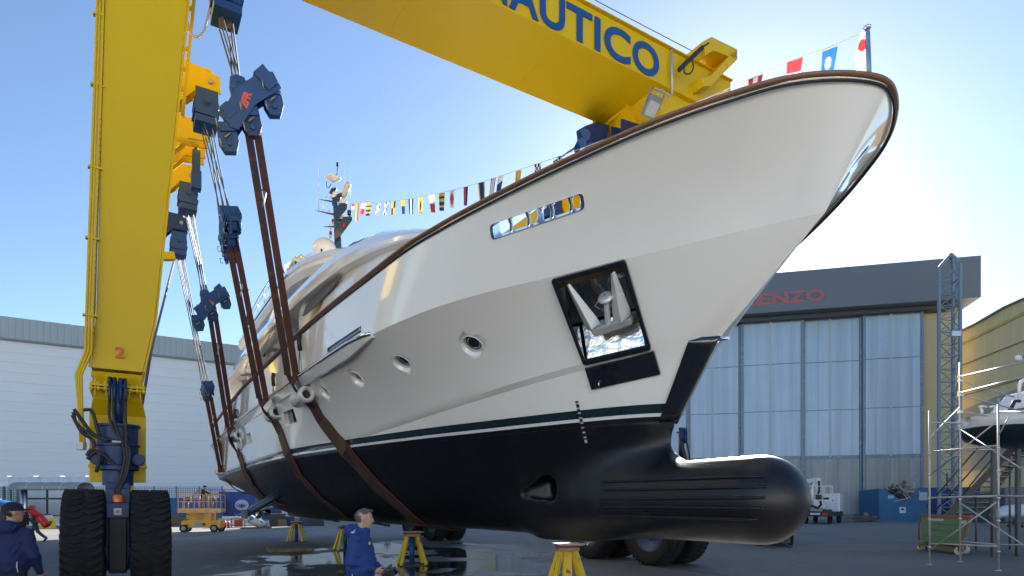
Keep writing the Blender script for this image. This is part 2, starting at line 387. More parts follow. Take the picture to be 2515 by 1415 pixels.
# lower hull with bulb, thruster tunnel: implicit body
wrow = rows['water']
def lowF(U, V, Z):
    zk = 1.14+np.clip((-12-U)/8.6, 0, 1)**1.6*1.25+np.clip((U-4.2)/2.6, 0, 1)**2*.7; t = np.clip((Z-zk)/(3.0-zk), 0, 1.2)
    pw = .42+.55*np.clip((U-0)/6.5, 0, 1)**1.0
    us = U+np.clip((3.0-Z), 0, .4)*.35+np.clip((U-5)/2, 0, 1)*0
    wv = wrow.vu(us)
    B = wv*np.power(np.maximum(t, 0), pw)
    B = np.where(U < 0, B, B)
    Fh = (np.abs(V)-B)*np.where(U > 2, .85, .7)
    Fh = np.maximum(Fh, (zk-Z)*.8); Fh = np.maximum(Fh, us-6.86)
    uc = np.clip(U, 3.5, 8.36); rz = .59; rv = .53
    taper = 1-.16*np.clip((uc-6)/2.4, 0, 1)**2*0
    Fb = (np.sqrt(((U-uc)/.62)**2+(V/(rv*taper))**2+((Z-1.775)/(rz*taper))**2)-1)*.53
    F = smin(Fh, Fb, .42)
    F = np.maximum(F, Z-3.02); F = np.maximum(F, UA-U)
    tun = np.sqrt((U-4.42)**2+(Z-2.03)**2)-.235
    tl = np.clip((4.42-U)/.62, 0, 1)                                   # scooped trailing edge of the tunnel, both sides
    sc = np.sqrt(((U-np.clip(U, 3.72, 4.42)))**2+(Z-2.03+tl*.10)**2)-(.235-.16*tl)
    sc = np.maximum(sc, (B*0+.30+.32*tl+.05*tl)-np.abs(V))
    F = np.maximum(F, -tun); F = np.maximum(F, -sc)
    return F
V_, Q_ = nets(lowF, (UA-.15, -3.7, 1.0), (9.3, 3.7, 3.1), (.055, .045, .04))
low_o = npmesh(V_, Q_, 'lower_hull', M_HULL, HM, yacht)
# ---------------------------------------------------------------- fittings placed on the hull surface
HB = bvh_of([hull_o, bul_o, low_o]); EYE = Vector((0, 0, HC))
def hit(px, py):
    h = HB.ray_cast(EYE, ray(px, py))
    if h[0] is None: return (None, None)
    return (h[0], h[1] if h[1].dot(ray(px, py)) < 0 else -h[1])
def boolcut(target, cutter):
    m = target.modifiers.new('cut', 'BOOLEAN'); m.operation = 'DIFFERENCE'; m.object = cutter; m.solver = 'EXACT'
    dg = bpy.context.evaluated_depsgraph_get(); me = bpy.data.meshes.new_from_object(target.evaluated_get(dg))
    if len(me.vertices) == 0: m.use_self = True; dg = bpy.context.evaluated_depsgraph_get(); me = bpy.data.meshes.new_from_object(target.evaluated_get(dg))
    target.modifiers.clear(); old = target.data; target.data = me; me.name = old.name; bpy.data.meshes.remove(old)
    bpy.data.objects.remove(cutter)
def rrect(c4, rad, n=5):     # rounded quad, corners in order
    out = []
    for i in range(4):
        a, b, c = c4[i-1], c4[i], c4[(i+1) % 4]; da = (a-b).normalized(); dc = (c-b).normalized()
        p0 = b+da*rad; p2 = b+dc*rad
        for k in range(n+1):
            t = k/n; out.append(p0*(1-t)**2+b*2*t*(1-t)+p2*t*t)
    return out
def ring(b, loop_o, loop_i, n_, d0, d1):   # flat frame between two loops with a small raised depth
    k = len(loop_o); secs = [[p+n_*d0 for p in loop_o], [p+n_*d1 for p in loop_o], [p+n_*d1 for p in loop_i], [p+n_*d0 for p in loop_i]]
    vs = [p for s_ in secs for p in s_]; fs = [(i*k+j, i*k+(j+1) % k, ((i+1) % 4)*k+(j+1) % k, ((i+1) % 4)*k+j) for i in range(4) for j in range(k)]
    b.add(vs, fs, False)
# cap rail
sh = rows['sh']; q = np.linspace(0, 1, 200)**2; u_, v_, z_ = sh.at(q)
pts = [P(u_[i], v_[i]+.02, z_[i]+.03) for i in range(199, -1, -1)]+[P(u_[i], -v_[i]-.02, z_[i]+.03) for i in range(1, 200)]
b = MB(); b.tube(pts, .046, 10, flat=.62, up=ZZ); b.build('cap_rail', M_TEAK, yacht)
b = MB(); pts2 = [P(u_[i]+.0, v_[i]+.012, z_[i]-.035) for i in range(199, -1, -1)]+[P(u_[i], -v_[i]-.012, z_[i]-.035) for i in range(1, 200)]
b.tube(pts2, .017, 6); b.build('rail_seal', M_RUBBER, yacht)
# bulwark opening with polished frame and stanchions
W4 = [hit(*p) for p in ((1206, 551), (1429, 474), (1434, 513), (1211, 588))]
n_ = sum((h[1] for h in W4), Vector()).normalized(); Wc = [h[0] for h in W4]
cut = MB(); lo_ = rrect([p for p in Wc], .06); cut.loft([[p+n_*.5 for p in lo_], [p-n_*.55 for p in lo_]], False)
boolcut(bul_o, cut.build('cutter', None))
b = MB(); lo_ = rrect(Wc, .06); mid = sum(Wc, Vector())/4
li = [mid+(p-mid)*.965 for p in lo_]
ring(b, [mid+(p-mid)*1.03 for p in lo_], li, n_, -.22, .018); b.build('opening_frame', M_CHROME, yacht, bevel=.01)
for t in (.20, .40, .66, .86):
    a = Wc[0].lerp(Wc[1], t); c = Wc[3].lerp(Wc[2], t); m_ = a.lerp(c, .5)-n_*.09
    b = MB(); b.tube([a-n_*.09, a.lerp(m_, .35)-n_*.03, m_, c.lerp(m_, .35)-n_*.03, c-n_*.09], [.05, .03, .026, .03, .05], 10); b.build('fairlead_post', M_CHROME, yacht)
for t in (.46, .93):
    c = Wc[3].lerp(Wc[2], t)-n_*.3-ZZ*.05
    b = MB(); b.lathe([(.07, 0), (.05, .06), (.045, .2), (.1, .26), (.1, .3), (.02, .31)], c, (0, 0, 1), 16); b.build('mooring_bollard', M_CHROME, yacht)
# anchor pocket
A4 = [hit(*p) for p in ((1354, 684), (1536, 634.5), (1601, 857), (1435, 896))]
Ac = [h[0] for h in A4]; an = (Ac[1]-Ac[0]).cross(Ac[3]-Ac[0]).normalized()
if an.dot(EYE-Ac[0]) < 0: an = -an
Am = sum(Ac, Vector())/4
inn = [Am+(p-Am)*.90 for p in Ac]
cut = MB(); cut.loft([[p+an*.6 for p in rrect(inn, .05)], [p-an*.42 for p in rrect(inn, .05)]], False)
boolcut(hull_o, cut.build('cutter', None)); hull_o.data.set_sharp_from_angle(angle=R(22))
b = MB(); ring(b, rrect([Am+(p-Am)*1.005 for p in Ac], .06), rrect([Am+(p-Am)*.89 for p in Ac], .05), an, -.05, .05); b.build('anchor_pocket_frame', M_BLACK, yacht, bevel=.01)
b = MB(); lo_ = rrect([Am+(p-Am)*.895 for p in Ac], .05); b.loft([[p-an*.0 for p in lo_], [p-an*.40 for p in lo_]], False); 
b.f = [f for f in b.f if len(f) <= 4 or min(f) >= len(lo_)]; b.smooth = [False]*len(b.f)
pk = b.build('anchor_pocket', mat('pocket_lining', (.50, .48, .45), rough=.08, metal=1., var=.4, scale=2.5, bump=.25, bscale=7), yacht)
AX = (Ac[1]-Ac[0]).normalized(); AY = -(Ac[3]-Ac[0]).normalized()      # across, up
def ap(x, y, d=0.): # x,y in 0..1 across/down the pocket
    p = (Ac[0].lerp(Ac[1], x)).lerp(Ac[3].lerp(Ac[2], x), y); return p-an*d
b = MB(); b.loft([[ap(.08, .64, .30), ap(.92, .64, .30), ap(.92, .64, .34), ap(.08, .64, .34)], [ap(.08, .94, .0), ap(.92, .94, .0), ap(.92, .94, .03), ap(.08, .94, .03)]], False)
b.build('chafe_plate', mat('crumpled_steel', (.60, .60, .60), rough=.2, metal=1., var=.05, bump=1., bscale=6), pk)
anc = MB()
for sx, x0, x1, xt in ((1, .10, .40, .13), (-1, .60, .84, .70)):
    base0, base1 = ap(x0+.12 if sx == 1 else x0, .64, .02), ap(x1+.02, .58, .02)
    tipp = ap(.19 if sx == 1 else .80, .10, -.01)
    # fluke: long tapering blade with a thickness ridge
    w1 = (base1-base0); secs = []
    for t, wd, th in ((0, 1, .13), (.12, 1.04, .12), (.5, .72, .08), (.85, .42, .05), (1, .28, .03)):
        c = (base0+w1*.5).lerp(tipp, t); hw = w1*.5*wd; secs.append([c-hw, c+an*th, c+hw, c-an*th])
    anc.loft(secs, False)
anc.build('anchor_flukes', mat('galvanised', (.62, .62, .61), rough=.42, metal=.45, var=.2, bump=.2), yacht, bevel=.01)
anc = MB(); anc.loft([[ap(.28, .62, .06), ap(.86, .60, .06), ap(.86, .60, -.07), ap(.28, .62, -.07)], [ap(.30, .71, .06), ap(.84, .67, .06), ap(.84, .67, -.04), ap(.30, .71, -.04)]], False)
anc.cyl(ap(.52, .64, 0), ap(.60, .34, .06), .045, .04); anc.lathe([(.02, -.03), (.11, -.02), (.12, 0), (.09, .03), (.02, .04)], ap(.60, .34, .04), AY+an*.4, 18)
anc.tube([ap(.47, .45, .05)+0*an, ap(.45, .38, -.04), ap(.53, .33, -.06), ap(.62, .36, -.03)], .008, 6)
anc.build('anchor_shank', MATS['galvanised'], yacht, bevel=.006)
b = MB(); b.box(ap(.62, .70, .03), (.1, .1, .1)); 
# black plate under the pocket, bent over the chine
def sheetpx(name, quad, m, nx=8, ny=6, off=.02, parent=None, th=.02):
    R_ = []
    for i in range(ny+1):
        r_ = []
        for j in range(nx+1):
            a = i/ny; c = j/nx
            x = (quad[0][0]*(1-c)+quad[1][0]*c)*(1-a)+(quad[3][0]*(1-c)+quad[2][0]*c)*a
            y = (quad[0][1]*(1-c)+quad[1][1]*c)*(1-a)+(quad[3][1]*(1-c)+quad[2][1]*c)*a
            h = hit(x, y); r_.append((h[0]+h[1]*off) if h[0] else (r_[-1] if r_ else Vector()))
        R_.append(r_)
    b = MB(); b.grid(R_, True); o = b.build(name, m, parent or yacht); 
    mo = o.modifiers.new('solid', 'SOLIDIFY'); mo.thickness = th; mo.offset = -1; return o
# the plate is stiff: a flat box tangent to the hull
p0, p1, p2, p3 = [hit(*p)[0] for p in ((1437, 903), (1606, 860), (1624, 917), (1455, 955))]
pn = (p1-p0).cross(p3-p0).normalized(); pn = pn if pn.dot(EYE-p0) > 0 else -pn
b = MB(); b.hex8([p0+pn*.03, p1+pn*.03, p2+pn*.06, p3+pn*.06, p0-pn*.12, p1-pn*.12, p2-pn*.12, p3-pn*.12]); b.build('chafe_panel', M_BLACK, yacht, bevel=.008)
c = p3.lerp(p2, .16)+pn*.06+(p0-p3)*.25
b = MB(); b.tube([c, c+pn*.03+ZZ*.03, c+pn*.06+ZZ*.01, c+pn*.06-ZZ*.03], .012, 8); b.build('rope_hook', M_CHROME, yacht)
# stem guard
def stem_guard():
    secs = []
    for t in np.linspace(0, 1, 12):
        a = rows['water'].at(np.array([0.]))[0][0]
        z = 2.97*(1-t)+4.08*t; ue = 6.86*(1-t)+7.68*t+.03; dep = .19+.09*t
        wv = lambda d: (rows['water'].vu(6.86-d)*(1-t)+rows['chh'].vu(7.68-d)*t)
        s_ = []
        for d in (0.0, .02, .06, .10, .15, dep): s_.append((ue-d, float(wv(d))+.016 if d else .0, z))
        loop = s_+[(x, y-.03, z) for x, y, z in s_[::-1][:-1]]
        secs.append(s_+[(x, -y, z) for x, y, z in s_[:0:-1]])
    b = MB(HM); b.grid(secs, True, False); o = b.build('stem_guard', M_BLACK, yacht, sharp=40)
    m_ = o.modifiers.new('solid', 'SOLIDIFY'); m_.thickness = .02; m_.offset = 0
    b = MB(); b.tube([P(s_[0][0]+.012, 0, s_[0][2]) for s_ in secs], .016, 6); b.cyl(P(7.68, 0, 4.03), P(7.84, 0, 4.02), .025); b.build('stem_strip', M_CHROME, yacht)
stem_guard()
# portholes
def porthole(px, py, r, glass=True):
    p, n = hit(px, py); lo_ = []
    b = MB(); b.lathe([(r*.98, -.05), (r*1.0, .004), (r*.97, .010), (r*.80, -.055), (r*.76, -.06)], p, n, 32); o = b.build('porthole', M_WHITE, yacht, sharp=30)
    cut = MB(); cut.cyl(p-n*.13, p+n*.1, r*.97, n=32, cap=True); boolcut(hull_o, cut.build('cutter', None))
    b = MB(); b.lathe([(r*.80, -.054), (r*.74, -.06), (r*.70, -.085), (r*.66, -.09)], p, n, 32); b.build('rim', mat('porthole_rim', (.5, .49, .46), rough=.3, var=.05), o, sharp=30)
    b = MB(); b.lathe([(.001, -.088), (r*.69, -.088), (r*.69, -.095), (.001, -.095)], p, n, 28, False); b.build('pane', M_GLASS, o)
    b = MB(); b.lathe([(r*.48, -.086), (r*.52, -.078), (r*.56, -.086)], p, n, 28); b.build('pane_gasket', M_CHROME, o)
for px, py, r in ((1159, 850, .205), (987, 893, .20), (877, 930, .19), (798, 963, .19)): porthole(px, py, r)
def hullwin(q4, nm='hull_window'):
    C4 = [hit(*p) for p in q4]; n = sum((h[1] for h in C4), Vector()).normalized(); C = [h[0] for h in C4]; m_ = sum(C, Vector())/4
    lp = rrect(C, .09)
    cut = MB(); cut.loft([[p+n*.3 for p in lp], [p-n*.16 for p in lp]], False); boolcut(hull_o, cut.build('cutter', None))
    b = MB(); ring(b, [m_+(p-m_)*1.01 for p in lp], [m_+(p-m_)*.88 for p in lp], n, -.13, .012); o = b.build(nm, M_WHITE, yacht, bevel=.01)
    b = MB(); s_ = [m_+(p-m_)*.9-n*.12 for p in lp]; b.loft([s_, [p-n*.02 for p in s_]], False); b.build('pane', mat('warm_glass', (.12, .12, .10), rough=.03, coat=1.), o)
    b = MB(); b.bar(C[0].lerp(C[1], .5)-n*.11, C[3].lerp(C[2], .5)-n*.11, .035, .03); b.build('mullion', M_BLACK, o)
hullwin([(693, 1012), (722, 1000), (733, 1037), (700, 1050)])
hullwin([(604, 1066), (616, 1059), (621, 1090), (608, 1096)]); hullwin([(583, 1078), (590, 1074), (594, 1102), (586, 1106)])
# rub rail with chrome strip
u_ = np.concatenate([np.linspace(3.15, 2.3, 8), np.linspace(2.0, -20.5, 50)])
secs = []; top = []
for i, u in enumerate(u_):
    v = float(rows['kn'].vu(u)); z = float(rows['kn'].fz(math.sqrt(rows['kn'].ue-u))); out = .12*min(1, math.sqrt(max(0, (3.15-u))/.8)+.02)
    hh_ = .15*min(1, .15+(3.15-u)/1.2)+.02
    secs.append([P(u, v-.05, z-hh_), P(u, v-.01, z-hh_), P(u, v+out-.02, z-.03), P(u, v+out, z+.0), P(u, v+out, z+.03), P(u, v-.05, z+.03)])
    top.append(P(u, v+out+.008, z+.02))
b = MB(); b.loft(secs, False); b.build('rub_rail', M_WHITE, yacht, sharp=25)
b = MB(); b.tube(top, .035, 10); b.build('rub_rail_strip', M_CHROME, yacht)
# slot opening above the rail and wing seams
def strip(name, a, b2, w_, m, off=.006, n=16, h=.012):
    L = []
    for i in range(n+1):
        t = i/n; L.append(hit(a[0]*(1-t)+b2[0]*t, a[1]*(1-t)+b2[1]*t))
    b = MB(); rws = []
    for p, nn in L:
        rws.append([p+nn*off+ZZ*w_/2, p+nn*off-ZZ*w_/2])
    b.grid(rws, True); o = b.build(name, m, yacht); mo = o.modifiers.new('s', 'SOLIDIFY'); mo.thickness = h; return o
strip('freeing_port', (805, 862), (887, 808), .11, mat('mirror_glass', (.25, .27, .33), rough=.03, metal=.9, var=.3, scale=4), n=14)
strip('freeing_port', (636, 984), (655, 966), .12, M_GLASS, n=6)
for q4 in (((737, 812), (737, 905)), ((672, 905), (690, 995)), ((577, 993), (560, 1060))):
    (xa, ya), (xb, yb) = q4; a_ = hit(xa+3, ya+12); b2 = hit(xb+3, yb-6) 
    b = MB(); b.tube([a_[0]+a_[1]*.03, a_[0]+a_[1]*.05-ZZ*.12, a_[0]+a_[1]*.03-ZZ*.34], .05, 10); b.build('davit_ram', M_RUBBER, yacht)
    b = MB()
    for dx in (-.16, .05, .3): b.cyl(a_[0]+a_[1]*.04-ZZ*.3, a_[0]-ZZ*.95+a_[1]*.05+HU*dx, .006, n=5)
    b.build('ram_cord', M_RUBBER, yacht)
# draught marks
b = MB(); ids = []
for i in range(26):
    t0, t1 = i/26, (i+1)/26
    h0 = hit(1416.5+24*t0, 985+103*t0); h1 = hit(1416.5+24*t1, 985+103*t1); n = h0[1]; sx = n.cross(ZZ).normalized()*.028
    b.add([h0[0]+n*.006-sx, h0[0]+n*.006+sx, h1[0]+n*.006+sx, h1[0]+n*.006-sx], [(0, 1, 2, 3)]); ids.append(int(i % 3 == 1 or i > 23))
dm = b.build('draught_marks', M_BLACK, yacht); dm.data.materials.append(mat('mark_grey', (.45, .45, .42), rough=.5)); dm.data.polygons.foreach_set('material_index', ids)
# ridges on the bulb
for (xa, ya), (xb, yb) in (((1478, 1184.5), (1878, 1170)), ((1478, 1205), (1878, 1196)), ((1477, 1226.5), (1876, 1222.5)), ((1474, 1245), (1871, 1248.5)), ((1470, 1266), (1858, 1276))):
    L = [];
    for i in range(30):
        t = i/29; h = hit(xa*(1-t)+xb*t, ya*(1-t)+yb*t)
        if h[0] is not None: L.append(h[0]+h[1]*.004)
    b = MB(); b.tube(L, [.004]+[.021]*(len(L)-2)+[.014], 8); b.ball(L[-1], .022, 10, 8); b.build('bulb_ridge', M_HULL, yacht)
b = MB(); b.lathe([(.20, -.02), (.20, .02), (.17, .03), (.17, -.02)], P(4.42, .28, 2.03), HV, 32); b.build('thruster_ring', M_HULL, yacht)
# ================================================================== DECKS AND SUPERSTRUCTURE
rk = rows['kn']
def zk_(u): return float(rows['sh'].fz(math.sqrt(max(0, rows['sh'].ue-u))))
def vs_(u): return float(rows['sh'].vu(u))
b = MB(HM); L = []
for i, u in enumerate(np.linspace(8.3, -20.4, 40)):
    v = max(.02, float(rk.vu(min(u+.4, 9.3)))-.10)
    zd = float(rk.fz(math.sqrt(max(0, rk.ue-u))))+.05; L.append([(u, v, zd), (u, -v, zd)])
b.grid(L, False); o = b.build('deck', mat('teak_deck', (.30, .19, .10), rough=.6, var=.2, scale=6), yacht)
m_ = o.modifiers.new('s', 'SOLIDIFY'); m_.thickness = .04
# main-deck house with dark window band
def plan(u0, u1, hw, nose, n=14, back=.25):   # plan outline: rounded front at u1
    out = [(u0, -hw+back*0), (u0, hw)]
    for i in range(n+1):
        t = math.pi/2*(1-i/n); out.append((u1-nose+nose*math.cos(t)**.9, hw*math.sin(t)**.75))
    pos = out[2:]; neg = [(u, -v) for u, v in pos[::-1]][1:]
    return [(u0, hw)]+pos+neg+[(u0, -hw)]
def shell(name, m, layers, parent=yacht, sharp=25):     # layers: (z, outline)
    b = MB(HM); b.loft([[(u, v, z) for u, v in o_] for z, o_ in layers], True); return b.build(name, m, parent, sharp=sharp)
shell('main_deck_house', M_WHITE, [(5.0, plan(-14.5, 1.5, 2.75, 2.2)), (6.95, plan(-14.5, .9, 2.7, 2.2))])
for s_ in (1, -1):
    for u0, u1 in ((-13.6, -10.6), (-10.2, -7.4), (-7.0, -4.2), (-3.8, -1.0)):
        b = MB(HM); b.box(((u0+u1)/2, s_*2.735, 6.0), (u1-u0, .06, 1.2)); b.build('house_window', M_GLASS, yacht, bevel=.02)
# aft pillars, vents and teak soffit under the upper deck
shell('upper_deck_floor', M_WHITE, [(6.93, plan(-15.6, 1.6, 3.42, 3.2)), (7.02, plan(-15.6, 1.6, 3.45, 3.2))])
for s_ in (1, -1):
    b = MB(HM); b.loft([[(-16.6, s_*2.6, 5.4), (-15.4, s_*2.6, 5.4), (-15.4, s_*3.3, 5.4), (-16.6, s_*3.3, 5.4)], [(-15.4, s_*2.9, 6.95), (-14.6, s_*2.9, 6.95), (-14.6, s_*3.4, 6.95), (-15.4, s_*3.4, 6.95)]], False)
    b.build('aft_pillar', M_WHITE, yacht, bevel=.05)
    for u0 in (-13.6, -8.9):
        b = MB(HM); b.box((u0, s_*2.98, 6.90), (1.1, .5, .05)); f_ = b.build('vent_grille', M_STEEL, yacht)
        b = MB(HM); b.box((u0, s_*2.98, 6.87), (.95, .40, .02)); b.build('vent_opening', M_BLACK, f_)
    b = MB(HM); b.box((-15.1, s_*3.0, 6.89), (1.7, .7, .05)); b.build('teak_soffit', mat('varnished_teak', (.42, .20, .06), rough=.25, coat=.6, var=.25, scale=8), yacht)
    # coaming rising behind the rail, cut away by the side opening
    secs = []
    for u, zl, zh, v in ((5.2, 5.55, 5.66, 3.0), (4.3, 5.5, 5.92, 3.15), (3.0, 5.4, 6.2, 3.28), (1.6, 5.4, 6.40, 3.32), (.2, 5.4, 6.5, 3.34), (-.9, 5.4, 6.0, 3.36), (-1.5, 5.4, 5.85, 3.36), (-9, 5.4, 5.82, 3.38), (-16, 5.4, 5.8, 3.2)):
        secs.append([(u, s_*(v-.10), zl), (u, s_*v, zl), (u, s_*(v+.0), zh), (u, s_*(v-.10), zh)])
    b = MB(HM); b.loft(secs, False); b.build('side_coaming', M_WHITE, yacht, sharp=25)
    # wing wall that closes the side deck forward
    b = MB(HM); b.prism([(1.6, 5.4), (.4, 6.95), (-2.9, 6.95), (-3.3, 6.6), (-3.2, 6.2), (-3.0, 5.4)], (0, s_*3.18, 0), (1, 0, 0), (0, 0, 1), .08); b.build('wing_wall', M_WHITE, yacht, bevel=.02)
    # upper deck bulwark: long sweeping band
    secs = []
    for u, vo, zl, zt, vi in ((5.6, 2.95, 5.70, 5.74, 2.7), (4.9, 3.10, 5.82, 5.98, 2.75), (4.0, 3.32, 5.98, 6.28, 2.82), (2.9, 3.45, 6.16, 6.62, 2.85), (1.5, 3.52, 6.34, 6.92, 2.9), (0, 3.56, 6.46, 7.08, 2.95), (-1.6, 3.60, 6.54, 7.13, 3.0), (-3.4, 3.62, 6.62, 7.18, 3.05), (-5.5, 3.62, 6.70, 7.24, 3.1), (-8, 3.60, 6.76, 7.32, 3.12), (-11, 3.54, 6.84, 7.42, 3.1), (-13.5, 3.44, 6.90, 7.46, 3.05), (-14.6, 3.38, 6.86, 7.40, 3.0), (-15.4, 3.32, 6.5, 7.18, 3.0), (-16.1, 3.28, 5.95, 6.7, 3.0), (-16.6, 3.26, 5.5, 6.0, 3.0)):
        h = zt-zl
        secs.append([(u, s_*(vo-.12), zl-.02), (u, s_*(vo-.02), zl), (u, s_*vo, zl+.10*h), (u, s_*(vo-.01), zl+.35*h), (u, s_*(vo-.10), zl+.7*h), (u, s_*(vo-.24), zl+.93*h), (u, s_*(vo-.34), zt), (u, s_*(vi), zt-.02), (u, s_*(vi), zl)])
    b = MB(HM); b.loft(secs, True); b.build('upper_bulwark', M_WHITE, yacht, sharp=16)
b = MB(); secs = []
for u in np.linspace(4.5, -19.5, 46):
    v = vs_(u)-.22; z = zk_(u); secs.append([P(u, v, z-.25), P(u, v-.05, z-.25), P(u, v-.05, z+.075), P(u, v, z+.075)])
b.loft(secs, True); b.build('rail_shade_strip', M_RUBBER, yacht)  # black strip standing in for the shade between rail and coaming
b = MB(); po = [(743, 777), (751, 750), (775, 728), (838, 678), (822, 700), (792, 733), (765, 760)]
b.loft([[at_v(x, y, 3.40) for x, y in po], [at_v(x, y, 3.40)-HV*.03 for x, y in po]], False); b.build('recess_shade_panel', mat('recess_shade_grey', (.10, .095, .09), rough=.5), yacht)  # flat dark panel: shade of the side recess put into its colour
# foredeck coachroof that rises to the wheelhouse
secs = []
for u, hw, zb, zt in ((5.3, 1.9, 5.7, 5.74), (4.6, 2.45, 5.72, 6.02), (3.8, 2.75, 5.8, 6.42), (2.8, 2.86, 5.95, 6.85), (1.4, 2.9, 6.1, 7.28), (0, 2.92, 6.2, 7.55), (-1.4, 2.95, 6.3, 7.70), (-2.8, 2.95, 6.4, 7.74), (-4.4, 2.9, 6.5, 7.6), (-5.2, 2.8, 6.6, 7.0)):
    secs.append([(u, hw*math.cos(t)*(1 if abs(math.cos(t)) < .98 else 1), zb+(zt-zb)*max(0, math.sin(t))**.62) for t in np.linspace(0, math.pi, 33)]+[(u, -hw*.5, zb-.05), (u, hw*.5, zb-.05)])
b = MB(HM); b.loft(secs, True); b.build('coachroof', M_WHITE, yacht, sharp=50)
# wheelhouse and upper saloon
shell('wheelhouse', M_WHITE, [(7.0, plan(-14.5, -3.4, 2.45, 3.2)), (7.42, plan(-14.5, -3.5, 2.45, 3.2))])
shell('wheelhouse_glazing', mat('blue_glass', (.012, .02, .035), rough=.03, coat=1., var=.1), [(7.42, plan(-13.2, -3.45, 2.47, 3.2)), (8.42, plan(-13.0, -4.1, 2.32, 3.1))])
for s_ in (1, -1):
    for u in (-7.0, -10.2):
        b = MB(HM); b.bar((u, s_*2.5, 7.42), (u-.15, s_*2.36, 8.42), .3, .06, up=(0, 1, 0)); b.build('window_pillar', M_WHITE, yacht)
# flybridge slab: soffit, eave groove, flared side and top
shell('flybridge', M_WHITE, [(8.36, plan(-15.2, -4.0, 2.42, 3.6)), (8.42, plan(-15.6, -3.3, 2.80, 3.9)), (8.58, plan(-15.8, -3.1, 2.90, 4.0)), (8.66, plan(-15.8, -3.1, 2.90, 4.0)), (8.68, plan(-15.7, -3.2, 2.84, 4.0)), (8.74, plan(-15.7, -3.2, 2.84, 4.0)), (8.78, plan(-15.8, -3.15, 2.88, 4.0)),
      (8.95, plan(-15.8, -3.3, 2.84, 4.0)), (9.15, plan(-15.7, -3.7, 2.70, 4.0)), (9.30, plan(-15.6, -4.3, 2.45, 4.0)), (9.37, plan(-15.4, -5.0, 2.1, 3.8))], sharp=35)
b = MB(HM); b.tube([(-6.2, 2.895, 8.72), (-9, 2.9, 8.72), (-14, 2.9, 8.72)], .02, 6); b.build('eave_groove', mat('grey_trim', (.16, .16, .17), rough=.5), yacht)
# radome dome, glass screen, covered furniture
c = at_y(797, 614, 20.6); b = MB(); r = .385
b.lathe([(r*.82, -1.0), (r*.86, -.35), (r, -.05)]+[(r*math.cos(t), r*math.sin(t)) for t in np.linspace(0, math.pi/2, 12)], c, n=32); b.build('radome', M_WHITE, yacht)
gl = mat('clear_glass', (.85, .93, .97), rough=.02, trans=.92, var=.02)
scr = [at_y(x, y, d) for x, y, d in ((670, 700, 24.0), (697, 662, 22.6), (727, 648, 21.8), (790, 636, 20.2), (880, 634, 18.9))]
tops = [at_y(x, y, d) for x, y, d in ((670, 679, 24.0), (697, 654, 22.6), (727, 632, 21.8), (790, 614, 20.2), (880, 622, 18.9))]
for i in range(4):
    b = MB(); n = (scr[i+1]-scr[i]).cross(ZZ).normalized()*.006
    b.hex8([scr[i]-n, scr[i+1]-n, scr[i+1]+n, scr[i]+n, tops[i]-n, tops[i+1]-n, tops[i+1]+n, tops[i]+n]); b.build('screen_pane', gl, yacht)
for i in range(5):
    b = MB(); b.bar(scr[i]-ZZ*.15, tops[i]+ZZ*.03, .05); b.build('screen_post', M_NAVY if i else M_STEEL, yacht)
b = MB(); c = at_y(752, 650, 21.9)
L = []
for i in range(13):
    rw = []
    for j in range(13):
        x, y = (i-6)/6, (j-6)/6; h = max(0, 1-max(abs(x), abs(y))**5)*(.34+.05*math.sin(5*x+2*y)+.05*math.sin(9*y-3*x)); rw.append(c+HU*(x*.55-.2)+HV*y*.5+ZZ*(h-.08))
    L.append(rw)
b.grid(L, True); o = b.build('furniture_cover', mat('wrap_sheet', (.72, .70, .62), rough=.35, var=.1, bump=.8, bscale=9), yacht); o.modifiers.new('s', 'SOLIDIFY').thickness = .01
# handrails on the aft flybridge
hr = [(-9.6, 2.66, 9.36), (-11, 2.68, 9.36), (-12.4, 2.66, 9.36), (-14, 2.6, 9.36), (-15.4, 2.45, 9.36)]
b = MB(HM); b.tube([(u, v, z+.42) for u, v, z in hr], .022, 6); b.tube([(u, v, z+.2) for u, v, z in hr], .014, 6)
for u, v, z in hr: b.cyl((u, v, z-.2), (u, v, z+.42), .016, n=6)
b.build('flybridge_rail', M_STEEL, yacht)
p = at_y(608, 712, 29.0); b = MB(); b.cyl(at_y(608, 800, 29.0), p, .055, n=8); b.cyl(p, p+ZZ*.03, .07, n=8); b.build('flag_staff', M_RUBBER, yacht)
# ---- mast
MY = 20.9; k_ = MY/FPX
def mp(x, y, dy=0.): return at_y(x, y, MY+dy)
b = MB(); b.loft([[mp(819, 640, -.2), mp(842, 640, -.2), mp(842, 640, .4), mp(819, 640, .4)], [mp(821, 590, -.15), mp(838, 590, -.15), mp(838, 590, .3), mp(821, 590, .3)], [mp(818, 500, -.1), mp(829, 500, -.1), mp(829, 500, .2), mp(818, 500, .2)], [mp(817, 478, -.1), mp(825, 478, -.1), mp(825, 478, .1), mp(817, 478, .1)]], False)
mast = b.build('mast', mat('mast_blue', (.02, .07, .12), rough=.2, coat=.8, var=.15), yacht, bevel=.01)
b = MB(); b.loft([[mp(840, 640, -.1), mp(844, 640, -.1), mp(844, 640, .4), mp(840, 640, .4)], [mp(836, 575, -.1), mp(838, 575, -.1), mp(838, 575, .3), mp(836, 575, .3)]], False); b.build('mast_fairing', M_WHITE, yacht)
for (x0, y0), (x1, y1), th in (((784, 489), (818, 495), 3), ((774, 516.5), (820, 526), 4), ((794, 556.5), (824, 556), 4)):
    b = MB(); b.loft([[mp(x0, y0, -.03), mp(x0, y0, .06), mp(x0+1, y0+1.5, .06), mp(x0+1, y0+1.5, -.03)], [mp(x1, y1-2, -.15), mp(x1, y1-2, .2), mp(x1, y1+th, .2), mp(x1, y1+th, -.15)]], False); b.build('spreader', M_NAVY, mast)
